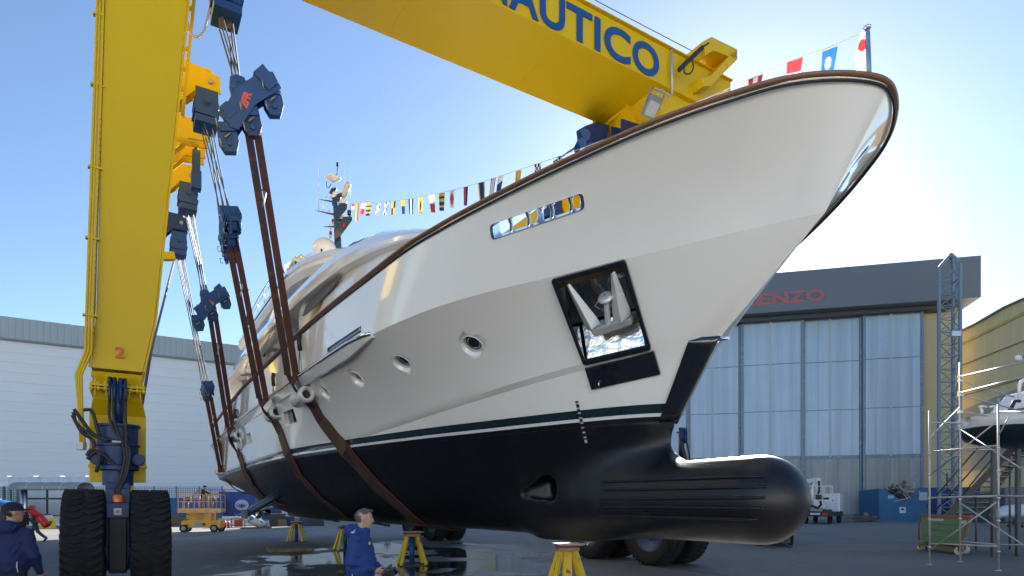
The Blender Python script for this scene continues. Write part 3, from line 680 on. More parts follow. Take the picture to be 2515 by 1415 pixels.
for poly, dd in ((((823, 590), (838, 578), (866, 540), (866, 534), (858, 530), (843, 532), (826, 562)), -.25), (((820, 532), (830, 540), (852, 514), (853, 500), (836, 498), (828, 508)), -.2), (((815, 504), (822, 508), (838, 484), (838, 473), (826, 478), (816, 492)), -.15), (((808, 474), (814, 478), (826, 466), (826, 460), (814, 462)), -.1)):
    b = MB(); a_ = [mp(x, y, dd) for x, y in poly]; c_ = [mp(x, y, dd+.5) for x, y in poly]; b.loft([a_, c_], False); b.build('mast_platform', M_NAVY, mast, bevel=.01)
def mdome(x, y, rr, h, nm='mast_dome', m=M_WHITE):
    r = rr*k_; b = MB(); b.lathe([(r*.95, -h*k_), (r, -h*k_*.6)]+[(r*math.cos(t), r*.8*math.sin(t)) for t in np.linspace(0, math.pi/2, 8)], mp(x, y), n=24); b.build(nm, m, mast)
mdome(826, 480, 11.5, 9); mdome(842, 496, 10.5, 12); mdome(838, 536, 9.5, 6); mdome(858, 520, 5, 8, 'mast_lamp', M_GLASS)
b = MB(); b.cyl(mp(842, 486), mp(854, 455, -.25), 7.2*k_, n=16); b.ball(mp(854, 455, -.25), 7.2*k_, 16, 8); b.build('scanner_arm', mat('scanner_grey', (.62, .6, .55), rough=.3), mast)
b = MB(); b.lathe([(.02, -.02), (5*k_, 0), (19*k_, 8*k_), (19.5*k_, 10*k_), (12*k_, 13*k_), (.01, 14*k_)], mp(817, 446), (.1, -.1, 1), 32); b.build('satellite_disc', M_WHITE, mast)
b = MB(); b.tube([mp(820, 462), mp(822, 468), mp(820, 472)], [5*k_, 5.5*k_, 4*k_], 12); b.build('camera_pod', M_WHITE, mast)
b = MB(); b.tube([mp(819, 442), mp(828, 428), mp(828.5, 408)], 1.1*k_, 6); b.cyl(mp(828.7, 408), mp(829, 400), 3*k_, n=8); b.build('wind_vane', M_RUBBER, mast)
b = MB(); b.tube([mp(802, 446), mp(803, 461), mp(806, 462), mp(814, 452)], 1.*k_, 6); b.build('mast_bracket', M_RUBBER, mast)
for x, y, r in ((802, 483, 2.8), (811, 484, 2.6), (808, 518, 2.4), (809, 551, 2.4), (810, 564, 3.5)):
    b = MB(); b.lathe([(r*.4*k_, -4*k_), (r*.5*k_, -1*k_), (r*k_, 0), (r*k_, 2*k_), (.01, 3.4*k_)], mp(x, y), n=12); b.build('mast_lamp', M_WHITE, mast)
b = MB(); b.box(mp(846, 554, -.3), (.07, .07, .12)); b.build('red_lamp', mat('red_lens', (.5, .02, .02), rough=.2), mast)
for x, y0, y1 in ((783, 518, 390), (847, 520, 400), (861, 520, 400), (794, 519, 496)):
    b = MB(); b.tube([mp(x, y0), mp(x-2, y1)], [.012, .004], 5); b.build('whip_aerial', mat('aerial_white', (.7, .7, .7), rough=.4), mast)
# ---- transom, platform, running gear
b = MB(HM); L = []
for u, hw, z0, z1 in ((-20.3, 3.1, 3.2, 3.34), (-21.0, 3.06, 3.2, 3.34), (-21.8, 2.9, 3.22, 3.34), (-22.2, 2.6, 3.26, 3.34)):
    L.append([(u, -hw, z0), (u, hw, z0), (u, hw+.05, (z0+z1)/2), (u, hw, z1), (u, -hw, z1)])
b.loft(L, False); b.build('swim_platform', M_CHROME, yacht, bevel=.02)
b = MB(HM); b.loft([[(-20.62, -3.1, 3.1), (-20.62, 3.1, 3.1), (-20.62, 3.3, 5.6), (-20.62, -3.3, 5.6)], [(-20.9, -3.0, 3.1), (-20.9, 3.0, 3.1), (-20.75, 3.2, 5.6), (-20.75, -3.2, 5.6)]], False); b.build('transom', M_WHITE, yacht, bevel=.05)
b = MB(HM); b.loft([[(-11.5, .25, 1.3), (-11.5, -.25, 1.3), (-11.5, -.2, 1.1), (-11.5, .2, 1.1)], [(-17, .16, 1.95), (-17, -.16, 1.95), (-17, -.12, 1.14), (-17, .12, 1.14)], [(-19.4, .07, 2.4), (-19.4, -.07, 2.4), (-19.4, -.05, 1.2), (-19.4, .05, 1.2)]], False); b.build('skeg', M_HULL, yacht)
for s_ in (1, -1):
    b = MB(HM); b.cyl((-13.2, s_*1.5, 1.75), (-17.4, s_*1.65, 1.52), .05, n=10); b.bar((-16.4, s_*1.45, 2.3), (-17.1, s_*1.65, 1.55), .06, .16); b.build('propeller_shaft', M_STEEL, yacht)
    b = MB(HM); c = Vector((-17.5, s_*1.65, 1.52)); b.cyl(c-Vector((.22, 0, 0)), c+Vector((.2, 0, 0)), .10, .07, n=14)
    for kk in range(4):
        a_ = kk*math.pi/2+.4; d_ = Vector((0, math.cos(a_), math.sin(a_))); t_ = Vector((.35, -math.sin(a_)*.8, math.cos(a_)*.8)).normalized()
        b.loft([[c+d_*rr-t_*w_, c+d_*rr+Vector((.012, 0, 0)), c+d_*rr+t_*w_, c+d_*rr-Vector((.012, 0, 0))] for rr, w_ in ((.08, .07), (.22, .16), (.36, .17), (.46, .08))], True)
    b.build('propeller', mat('bronze', (.55, .48, .34), rough=.25, metal=1., var=.15), yacht)
    b = MB(HM); b.loft([[(-18.6, s_*1.7-.01, 2.45), (-18.3, s_*1.7+.07, 2.45), (-18.0, s_*1.7-.01, 2.45), (-18.3, s_*1.7-.07, 2.45)], [(-18.65, s_*1.7, 1.25), (-18.3, s_*1.7+.04, 1.25), (-18.05, s_*1.7, 1.25), (-18.3, s_*1.7-.04, 1.25)]], True); b.build('rudder', mat('rudder_blue', (.09, .14, .20), rough=.4), yacht)
    # stabiliser fin
    c0 = Vector((-8.0, s_*2.75, 2.1)); c1 = Vector((-8.35, s_*3.75, 1.42)) 
    secs = []
    for t in (0, .5, 1):
        c = c0.lerp(c1, t); ch = .42-.06*t; secs.append([(c.x-ch*1.0, c.y, c.z), (c.x-ch*.3, c.y+s_*.05, c.z+.10), (c.x+ch*.6, c.y+s_*.05, c.z+.10), (c.x+ch, c.y, c.z), (c.x+ch*.6, c.y-s_*.05, c.z-.10), (c.x-ch*.3, c.y-s_*.05, c.z-.10)])
    b = MB(HM); b.loft(secs, True); b.box((c1.x-.1, c1.y, c1.z), (.95, .06, .3)); b.build('stabiliser_fin', mat('antifoul_blue', (.03, .055, .10), rough=.35, var=.2), yacht)
# ================================================================== TRAVEL LIFT
M_YEL = mat('crane_yellow', (.66, .425, .002), rough=.42, coat=.03, spec=.3, var=.07, scale=.7, bump=.06, bscale=3)
M_BLUE = mat('crane_blue', (.006, .028, .11), rough=.5, coat=.0, var=.2, bump=.1, bscale=6)
M_BLUED = mat('block_blue', (.008, .055, .19), rough=.5, coat=.0, var=.3, rust=((.05, .03, .02), 9, .66))
M_TYRE = mat('tyre_rubber', (.009, .009, .010), rough=.85, var=.35, scale=6, bump=.5, bscale=30)
M_ROPE = mat('wire_rope', (.10, .10, .11), rough=.45, metal=.6, var=.2)
M_SHK = mat('shackle_zinc', (.36, .34, .31), rough=.45, metal=.6, var=.25)
crane = thing('travel_lift', 'huge yellow travel lift straddling the yacht with blue wheel columns and big black tyres', 'crane', P(-7, 0, 0))
BZ, BT = 13.04, 14.14           # cross beam bottom and top
LEGV = 7.2
RV = 6.25        # starboard leg line sits closer to the yacht
def hb(b, c, d): # box aligned with the yacht frame
    b.hex8([P(c[0]+sx*d[0]/2, c[1]+sy*d[1]/2, c[2]+sz*d[2]/2) for sx, sy, sz in ((-1, -1, -1), (1, -1, -1), (1, 1, -1), (-1, 1, -1), (-1, -1, 1), (1, -1, 1), (1, 1, 1), (-1, 1, 1))])
def wheel(parent, u, v, r=.99, wd=.58):
    c = P(u, v, r); b = MB(); n = 40
    prof = [(r*.60, -wd*.36), (r*.72, -wd*.46), (r*.90, -wd*.5), (r*.965, -wd*.44), (r*.975, -wd*.2), (r*.98, 0), (r*.975, wd*.2), (r*.965, wd*.44), (r*.90, wd*.5), (r*.72, wd*.46), (r*.60, wd*.36)]
    b.lathe(prof, c, HV, n)
    ax = HV; a1 = HU; a2 = ZZ
    for k in range(44):             # tread lugs, curved and staggered
        t0 = 2*math.pi*k/44; 
        for s_ in (-1, 1):
            off = (0 if s_ == 1 else math.pi/44)
            sec = []
            for q_, (w_, dt) in enumerate(((.02, .045), (.16, .0), (.30, .02), (.47, .10), (.51, .12))):
                t = t0+off+dt; rr = r*(1.0 if q_ < 4 else .93)
                rad = a1*math.cos(t)+a2*math.sin(t); tan = -a1*math.sin(t)+a2*math.cos(t); p = c+ax*(s_*w_*wd)
                sec.append([p+rad*(rr*.95)-tan*.042, p+rad*(rr)-tan*.032, p+rad*(rr)+tan*.032, p+rad*(rr*.95)+tan*.042])
            b.loft(sec, False)
    o = b.build('tyre', M_TYRE, parent)
    b = MB(); b.lathe([(r*.61, -wd*.37), (r*.5, -wd*.30), (r*.45, -wd*.10), (r*.2, -wd*.04), (.01, -wd*.04)], c, HV, 28); b.lathe([(r*.61, wd*.37), (r*.5, wd*.30), (r*.45, wd*.10), (r*.2, wd*.04), (.01, wd*.04)], c, HV, 28)
    for k in range(10):
        t = 2*math.pi*k/10; 
        for s_ in (-1, 1): b.cyl(c+HV*s_*wd*.03+(HU*math.cos(t)+ZZ*math.sin(t))*r*.28, c+HV*s_*wd*.09+(HU*math.cos(t)+ZZ*math.sin(t))*r*.28, .025, n=6)
    b.build('rim', M_BLUE, o); return o
def legset(u, v, full):
    # steering column, turntable and fork between two tyres
    b = MB(); c = lambda z, du=0, dv=0: P(u+du, v+dv, z)
    b.lathe([(.27, 2.45), (.30, 2.46), (.30, 2.52), (.305, 2.54), (.305, 2.72), (.335, 2.73), (.335, 2.76), (.305, 2.77), (.305, 3.05), (.34, 3.06), (.34, 3.10), (.2, 3.10)], c(0), n=36)
    b.lathe([(.23, 2.05), (.23, 2.3), (.32, 2.32), (.32, 2.38), (.29, 2.40), (.29, 2.47)], c(0), n=36)
    for k in range(20):
        t = k*math.pi/10; b.cyl(P(u, v, 2.40)+(HU*math.cos(t)+HV*math.sin(t))*.31, P(u, v, 2.45)+(HU*math.cos(t)+HV*math.sin(t))*.31, .014, n=6)
    b.build('steering_column', M_BLUE, crane, sharp=35)
    b = MB(); hb(b, (u, v, 1.35), (.60, .36, 1.5)); hb(b, (u+.32, v, 1.45), (.06, .37, 1.1)); b.hex8([P(u+du, v+dv, z) for z, s_ in ((.55, .6), (1.0, 1.)) for du, dv in ((-.34, -.21*s_), (.36, -.21*s_), (.36, .21*s_), (-.34, .21*s_))])
    b.cyl(P(u, v-.45, .99), P(u, v+.45, .99), .12, n=14); b.build('wheel_fork', M_BLUE, crane, bevel=.02)
    for s_ in (-1, 1): wheel(crane, u, v+s_*.48)
    if full:
        for s_ in (-1, 1):
            b = MB(); p = P(u+.12, v+s_*.31, 2.50); b.cyl(p-HU*.14, p+HU*.10, .10, n=16); b.cyl(p+HU*.10, p+HU*.15, .085, n=8); b.build('drive_motor', M_BLUE, crane, sharp=30)
        b = MB(); hb(b, (u+.46, v, 1.62), (.10, .34, .26)); bx = b.build('control_box', M_BLUE, crane, bevel=.015)
        b = MB(); hb(b, (u+.52, v+.0, 1.60), (.02, .11, .11)); b.build('button_plate', mat('pale_plate', (.5, .5, .48), rough=.5), bx)
        b = MB(); b.cyl(P(u+.53, v, 1.6), P(u+.56, v, 1.6), .03, n=12); b.build('stop_button', mat('stop_red', (.55, .02, .02), rough=.3), bx)
        b = MB(); b.lathe([(.075, 0), (.075, .09), (.06, .12), (.01, .13)], P(u+.47, v, 1.76), n=16); b.build('beacon', mat('amber_lens', (.65, .16, .01), rough=.2), bx)
        b = MB(); hb(b, (u+.46, v, 1.05), (.06, .26, .9)); b.build('hose_guard', M_RUBBER, crane, bevel=.02)
        b = MB(); hb(b, (u+.405, v+.02, 2.78), (.008, .13, .03)); b.build('type_plate', MATS['pale_plate'], crane)
def legbox(u, v, full):
    # leg column: wide at the top, narrow at the foot, with a joint flange
    def sec(z, wv, wu, dv=0): return [P(u+su*wu/2, v+dv+sv*wv/2, z) for su, sv in ((-1, -1), (1, -1), (1, 1), (-1, 1))]
    vs_n = -1 if v > 0 else 1     # inner side faces the hull
    PR = ((4.05, .76, .95, -.01), (5.0, .87, 1.02, .12), (8.5, 1.10, 1.22, .32), (10.5, 1.22, 1.35, .43), (BT, 1.45, 1.5, .64))
    b = MB(); b.loft([sec(z, wv, wu, vs_n*dv) for z, wv, wu, dv in PR], False)
    o = b.build('leg', M_YEL, crane, bevel=.012)
    for su in (-1, 1):
        for sv in (-1, 1):
            b = MB(); L = [P(u+su*(wu/2+.0), v+vs_n*dv+sv*(wv/2+.02), min(z, BT-.05)) for z, wv, wu, dv in PR]
            for a_, c_ in zip(L, L[1:]): b.bar(a_, c_, .03, .05, up=HU)
            b.build('corner_flange', M_YEL, o)
    b = MB(); b.loft([[p-HU*.27 for p in sec(2.25, .86, .5)], [p-HU*.22 for p in sec(3.3, .86, .6)], [p-HU*.1 for p in sec(3.55, .74, .75)], sec(4.0, .74, .93)], False)
    hb(b, (u, v, 3.76), (1.1, .82, .04)); hb(b, (u, v, 3.70), (1.1, .82, .03))
    for k in range(9): b.cyl(P(u+.52, v-.38+k*.095, 3.66), P(u+.52, v-.38+k*.095, 3.82), .022, n=6)
    for k in (-.33, -.17, .17, .33): hb(b, (u+.50, v+k, 3.75), (.06, .02, .35))
    hb(b, (u-.02, v, 2.4), (.06, .9, .05)); hb(b, (u-.02, v, 2.2), (.1, .86, .16))
    b.build('leg_foot', M_YEL, crane, bevel=.008)
for (u, v) in ((0.33, LEGV), (0.33, -RV), (-15.6, LEGV), (-15.6, -RV)):
    front = u > 0 and v > 0
    legbox(u-(.75 if u > 0 and v < 0 else 0), v, front)
    if v > 0: legset(u+(.40 if front else 0), v, front)
    elif u > 0:
        for du in (1.35, -1.35): legset(u+du-1.15, v, False)
        b = MB(); hb(b, (u-1.0, v, 2.6), (3.6, .7, .35)); b.build('bogie_beam', M_BLUE, crane, bevel=.03)
    else:
        for du in (1.35, -1.35): legset(u+du, v, False)
        b = MB(); hb(b, (u, v, 2.6), (3.6, .7, .35)); b.build('bogie_beam', M_BLUE, crane, bevel=.03)
def smooth(L, n=6):
    out = []
    for i in range(len(L)-1):
        p0 = L[max(0, i-1)]; p1 = L[i]; p2 = L[i+1]; p3 = L[min(len(L)-1, i+2)]
        for k in range(n):
            t = k/n; out.append(.5*((2*p1)+(p2-p0)*t+(2*p0-5*p1+4*p2-p3)*t*t+(3*p1-3*p2-p0+p3)*t**3))
    return out+[L[-1]]
# hose cluster on top of each front column
for (u, v) in ((.33+.52, LEGV), (1.1, -RV)):
    b = MB(); 
    b.cyl(P(u+.03, v, 3.05), P(u+.03, v, 3.78), .085, n=14); hb(b, (u+.03, v, 3.76), (.16, .24, .04))
    b.build('rotary_union', M_BLUE, crane)
    for dv in (-.11, -.04, .05, .12):
        b = MB(); b.cyl(P(u+.12, v+dv, 3.45), P(u+.12, v+dv, 3.82), .024, n=8); b.tube([P(u+.12, v+dv, 3.8), P(u+.1, v+dv, 3.88), P(u+.04, v+dv*.8, 3.89), P(u+.03, v+dv*.6, 3.78)], .022, 8)
        b.build('hose_fitting', M_BLUE, crane)
    for q_, (dv, e) in enumerate(((-.11, -.02), (.12, -.05), (.06, .02))):
        b = MB(); L = [P(u+.12, v+dv, 3.5), P(u+.20, v+dv, 3.2), P(u+.23, v+dv*.7-.04, 2.95), P(u+.24, v+e-.1, 2.7), P(u+.25, v+e-.12, 2.5), P(u+.23, v+e-.07, 2.2), P(u+.22, v+e+.03, 1.95), P(u+.30, v+e, 1.8)]
        b.tube(smooth(L, 4), .024, 8); b.build('hose', M_RUBBER, crane)
# hoses looping round the front foot on the left
for L in (((180, 1012), (188, 1040), (215, 1062), (250, 1078), (262, 1085)), ((178, 1020), (200, 1060), (226, 1080), (232, 1100)), ((182, 1005), (200, 1030), (235, 1070), (300, 1085)), ((213, 1120), (225, 1105), (245, 1118), (236, 1160)), ((214, 1128), (240, 1110), (280, 1140), (304, 1165)), ((245, 1070), (238, 1050), (226, 1010), (205, 1007)), ((300, 1048), (312, 1066), (320, 1080))):
    b = MB(); b.tube(smooth([at_u(x, y, 1.02) for x, y in L]), .028, 8); b.build('hose', M_RUBBER, crane)
b = MB(); p = at_u(200, 1096, .9); b.box(p, (.12, .1, .13)); b.build('junction_box', MATS['pale_plate'], crane, bevel=.01)
# pipes up the outer edge of the front leg
pe = lambda z: 7.57-(z-3.6)*.029        # outer edge of the leg face
for k, dv in enumerate((.03, .075, .115)):
    b = MB(); L = [P(.80-.05*k, 7.66+dv*.6, 2.7), P(.8, 7.70+dv*.5, 3.3), P(.85, 7.70+dv*.8, 3.9), P(.9, pe(4.4)+dv, 4.3)]+[P(.94, pe(z)+dv, z) for z in (5, 7, 9, 11, 13)]
    b.tube(L, .022, 8); b.build('hydraulic_pipe', M_YEL, crane)
for z in (4.9, 6.2, 7.4, 8.8, 10, 11.7):
    b = MB(); hb(b, (.92, pe(z)+.07, z), (.10, .2, .03)); b.build('pipe_clamp', M_YEL, crane)
b = MB(); 
for z in np.arange(4.6, 13, .11): b.cyl(P(.90, pe(z)+.012, z), P(.96, pe(z)+.012, z), .010, n=6)
for z0, z1 in ((4.4, 8.7), (8.7, 13.0)): b.bar(P(.90, pe(z0)+.012, z0), P(.90, pe(z1)+.012, z1), .03, .05, up=HU)
b.build('cable_tray', mat('crane_ochre', (.30, .17, .02), rough=.5), crane)
# beams
b = MB(); hb(b, (.33, 0, (BZ+BT)/2), (2.06, 2*LEGV+1.7, BT-BZ)); cb = b.build('cross_beam', M_YEL, crane, bevel=.015)
for z in (BT+.02, BZ-.015):
    b = MB(); hb(b, (.33, 0, z), (2.22, 2*LEGV+1.7, .03)); b.build('beam_flange', M_YEL, cb)
for s_ in (1, -1):
    b = MB(); hb(b, (-7.6, (LEGV-.2 if s_ > 0 else -7.35), BT-1.0-(.0 if s_ > 0 else .35)), (14.6, .9, 1.5)); b.build('side_beam', M_YEL, crane, bevel=.015)
for v in (5.2, 1.7, -1.9, -4.6):
    b = MB(); hb(b, (.33, v, BZ-.033), (2.0, .025, .006)); hb(b, (1.363, v, (BZ+BT)/2), (.006, .02, BT-BZ-.05)); b.build('weld_seam', M_YEL, cb)
# lettering on the front face
def beam_pt(px, py): return at_u(px, py, 1.385)
def beam_uv(px, py): q_ = uvz(beam_pt(px, py)); return q_
pO1 = uvz(at_u(1618, 150, 1.385))[1]; pN0 = uvz(at_u(1205, 0, 1.385))[1]
M_LET = mat('letter_blue', (.008, .07, .25), rough=.4, var=.05)
cols = {'N': (1190, 1246), 'A': (1250, 1323), 'U': (1326, 1388), 'T': (1392, 1455), 'I': (1460.5, 1475), 'C': (1484, 1549), 'O': (1554, 1619)}
for ch, (x0, x1) in cols.items():
    va = uvz(at_u(x0, 90, 1.385))[1]; vb = uvz(at_u(x1, 90, 1.385))[1]
    M0 = frame(P(1.385, va, BZ+.12), -HV, ZZ)
    o = text(ch, 'lettering', M_LET, M0, size=1.13, depth=.006, bold=.028, parent=cb)
    xs = [v.co for v in o.data.vertices]; inv = M0.inverted(); loc = [inv @ (o.matrix_basis @ v.co if False else (v.co+o.location)) for v in o.data.vertices]
    lo_, hi_ = min(p.x for p in loc), max(p.x for p in loc); sc = (va-vb)/(hi_-lo_)
    for v, p in zip(o.data.vertices, loc): v.co = M0 @ Vector(((p.x-lo_)*sc, p.y, p.z))-o.location
# end frame of the cross beam beyond the bow
def at_vv(px, py, v): return at_v(px, py, v)
EV = -LEGV
for k, dz in enumerate(np.linspace(10.6, BT, 14)):
    b = MB(); hb(b, (1.2, EV+.62, dz), (.25, .16, .03)); b.build('stiffener', M_YEL, crane)
b = MB(); hb(b, (1.28, EV+.62, 12.4), (.06, .24, 3.8)); hb(b, (1.28, EV+.40, 13.0), (.05, .05, 2.5)); b.build('joint_plate', M_YEL, crane)
b = MB(); hb(b, (.6, EV-.9, 13.0), (1.3, .5, 1.2)); hb(b, (1.1, EV-.6, 12.9), (.5, 1.2, .12)); hb(b, (1.3, EV-1.0, 12.3), (.3, .9, 1.5)); b.build('end_bracket', M_YEL, crane, bevel=.02)
ARM = [(1730, 90), (1811, 122), (1811, 148), (1770, 195), (1747, 215), (1722, 208), (1742, 190), (1762, 156), (1730, 146), (1722, 122)]
b = MB(); a_ = [at_u(x, y, 1.7) for x, y in ARM]; ctr = at_u(1765, 150, 1.7)
poly1 = [(1726, 102), (1748, 90), (1811, 121), (1811, 146), (1752, 124), (1735, 136)]
poly2 = [(1811, 146), (1811, 121), (1800, 128), (1748, 184), (1722, 192), (1727, 212), (1745, 212)]
for po in (poly1, poly2): b.loft([[at_u(x, y, 1.75) for x, y in po], [at_u(x, y, 1.75)-HU*.8 for x, y in po]], False)
b.build('cable_arm', M_YEL, crane, bevel=.01)
b = MB(); b.tube(smooth([at_u(x, y, 1.7) for x, y in ((1668, 172), (1690, 150), (1722, 120), (1738, 108))]), .06, 8); b.build('cable_bundle', M_RUBBER, crane)
b = MB(); b.tube(smooth([at_u(x, y, 1.72) for x, y in ((1700, 148), (1703, 165), (1696, 180), (1682, 180), (1680, 165))]), .02, 6); b.build('hose', M_RUBBER, crane)
b = MB(); b.cyl(at_u(1649.5, 124, 1.5), at_u(1651, 232, 1.5), .035, n=8); b.tube(smooth([at_u(x, y, 1.55) for x, y in ((1651, 230), (1646, 238), (1636, 228), (1624, 220), (1612, 236))]), .018, 6); b.build('conduit_pipe', mat('conduit_grey', (.5, .5, .48), rough=.4, metal=.4), crane)
b = MB(); b.cyl(at_u(1730, 160, 1.3), at_u(1731, 136, 1.3), .02, n=6); b.lathe([(.02, 0), (.08, .06)], at_u(1731, 138, 1.3), n=10); b.build('horn', M_STEEL, crane)
# knee braces and floodlight
for (x0, y0), (x1, y1) in (((1613, 208), (1495, 300)), ((1622, 238), (1520, 320))):
    b = MB(); b.bar(at_u(x0, y0, 1.1), at_u(x1, y1, -.4), .07); b.build('knee_brace', M_YEL, crane)
b = MB(); b.loft([[P(1.3, -5.1, BZ), P(-.6, -5.1, BZ), P(-.6, -6.7, BZ), P(1.3, -6.7, BZ)], [P(.9, -6.3, 10.9), P(-.3, -6.3, 10.9), P(-.3, -6.8, 10.9), P(.9, -6.8, 10.9)]], False); b.build('corner_gusset', M_YEL, crane, bevel=.01)
fc = at_u(1601, 262, 1.5); b = MB(); MF = Matrix.Translation(fc) @ frame((0, 0, 0), -HV+HU*.2, ZZ*.7+HU*.7) @ Matrix.Rotation(R(-8), 4, 'Z')
b = MB(MF); b.box((0, 0, 0), (.38, .52, .16)); b.box((0, .02, -.12), (.3, .4, .1)); fl = b.build('floodlight', mat('lamp_grey', (.22, .23, .23), rough=.4), crane, bevel=.02)
b = MB(MF); b.box((0, -.04, .085), (.31, .34, .01)); b.build('lens', mat('lamp_lens', (.5, .52, .5), rough=.1, coat=1., var=.3, scale=9), fl)
b = MB(MF); b.bar((-.22, 0, 0), (-.22, .36, -.05), .03); b.bar((.22, 0, 0), (.22, .36, -.05), .03); b.bar((-.22, .36, -.05), (.22, .36, -.05), .03); b.build('lamp_bracket', MATS['lamp_grey'], fl)
# number on the front leg
text('2', 'leg_number', mat('orange_mark', (.75, .10, .02), rough=.5), frame(at_u(281, 877, .33+.53), -HV, ZZ), size=.26, sx=1.15, depth=.004, bold=.006, parent=crane)
# sheave brackets and sheaves below the port side beam (and starboard ones)
SH = [(.15, 12.0), (-3.5, 12.0), (-8.6, 12.0), (-12.5, 12.0)]
for s_ in (1, -1):
    for i, (u, z) in enumerate(SH):
        yel = i in (1, 2)
        mm = M_YEL if yel else M_BLUE
        vi, vo = (5.1, LEGV-.4) if s_ > 0 else (-4.7, -RV+.2)
        b = MB()
        for du in (-.2, .2):
            b.prism([(vo, 12.6), (vi+s_*.0, 12.25), (vi-s_*.02, 11.85), (vi+s_*.5, 11.8), (vi+s_*.8, 11.45), (vo, 10.7)] if i else [(vo, 12.6), (vi, 12.5), (vi, 12.1), (vo, 11.9)], P(u+du, 0, 0), HV, ZZ, .05)
        hb(b, (u, (vo+vi)/2, 12.35), (.42, abs(vo-vi)*.8, .05))
        br = b.build('sheave_bracket', mm, crane)
        b = MB(); b.cyl(P(u-.3, vi+s_*.22, 12.05), P(u+.3, vi+s_*.22, 12.05), .06, n=12); b.build('pivot_pin', M_SHK, br)
        b = MB(); zs_ = (.42, .14, .1, .02)[i]; c = P(u, vi+s_*.30, 11.35+zs_)
        for k in range(5): b.lathe([(.08, -.03), (.28, -.03), (.24, 0), (.28, .03), (.08, .03)], c+HU*(-.24+.12*k), HU, 20)
        hb(b, (u, vi+s_*.30, 11.16+zs_), (.66, .56, .08)); hb(b, (u, vi+s_*.30, 10.94+zs_), (.62, .5, .16)); hb(b, (u+.32, vi+s_*.30, 11.35+zs_), (.03, .5, .62)); hb(b, (u-.32, vi+s_*.30, 11.35+zs_), (.03, .5, .62)); b.cyl(c-HU*.42, c+HU*.42, .07, n=12)
        b.build('sheave_head', M_BLUED, crane)
b = MB()
for u in (-5.9, -6.9):
    for du in (-.2, .2): b.prism([(6.6, 12.6), (5.1, 12.25), (5.08, 11.85), (5.6, 11.8), (5.9, 11.45), (6.6, 10.7)], P(u+du, 0, 0), HV, ZZ, .05)
    hb(b, (u, 5.8, 12.35), (.42, 1.3, .05))
b.build('tackle_bracket', M_YEL, crane)
b = MB(); hb(b, (-6.4, 5.35, 11.5), (.2, .2, .7)); hb(b, (-6.4, 5.35, 11.0), (.3, .25, .5)); b.cyl(P(-6.4, 5.35, 12), P(-6.4, 5.35, 10.6), .05, n=8); b.build('chain_tackle', M_BLUED, crane)
# top of frame pieces near the first sheave
b = MB(); b.tube(smooth([at_u(x, y, .5) for x, y in ((461, 48), (466, 78), (482, 90), (500, 76), (516, 20))]), .022, 6); b.build('slack_cable', mat('pale_rope', (.5, .45, .35), rough=.7), crane)
b = MB(); b.loft([[at_u(535, 8, .2), at_u(572, 8, .2), at_u(572, 8, -.2), at_u(535, 8, -.2)], [at_u(537, 68, .2), at_u(568, 71, .2), at_u(568, 71, -.2), at_u(537, 68, -.2)]], False); b.build('rope_guide', mat('rusty_guide', (.16, .10, .06), rough=.6, rust=((.05, .03, .04), 4, .5)), crane)
b = MB(); 
er = lambda z: 6.15-(z-10.8)*.085
for i in range(11): b.bar(P(.2, er(9.1+i*.4)+.02, 9.1+i*.4), P(.2, er(9.2+i*.4)-.13, 9.25+i*.4), .05)
b.bar(P(.2, er(9.1)-.13, 9.1), P(.2, er(13.4)-.13, 13.4), .06); b.build('ladder_guard', M_YEL, crane)
b = MB(); hb(b, (0, 6.12, 8.75), (.1, .5, .05)); b.build('bracket_stub', M_YEL, crane)
b = MB(); L = [at_u(x, y, -11) for x, y in ((400, 630), (429, 630))]; b.bar(L[0], L[1], .25); b.build('stub_arm', M_YEL, crane)
# long taut cable beside the leg and the thin wire above the beam
b = MB(); b.tube([P(-12.5, 5.5, 10.9), at_u(372, 860, -3.0), at_u(345, 1015, 0)], .03, 6); b.build('control_cable', M_ROPE, crane)
b = MB(); b.tube([at_u(x, y, .6) for x, y in ((1300, -100), (1470, 5), (1590, 68), (1705, 128))], .012, 5); b.build('overhead_wire', M_ROPE, crane)
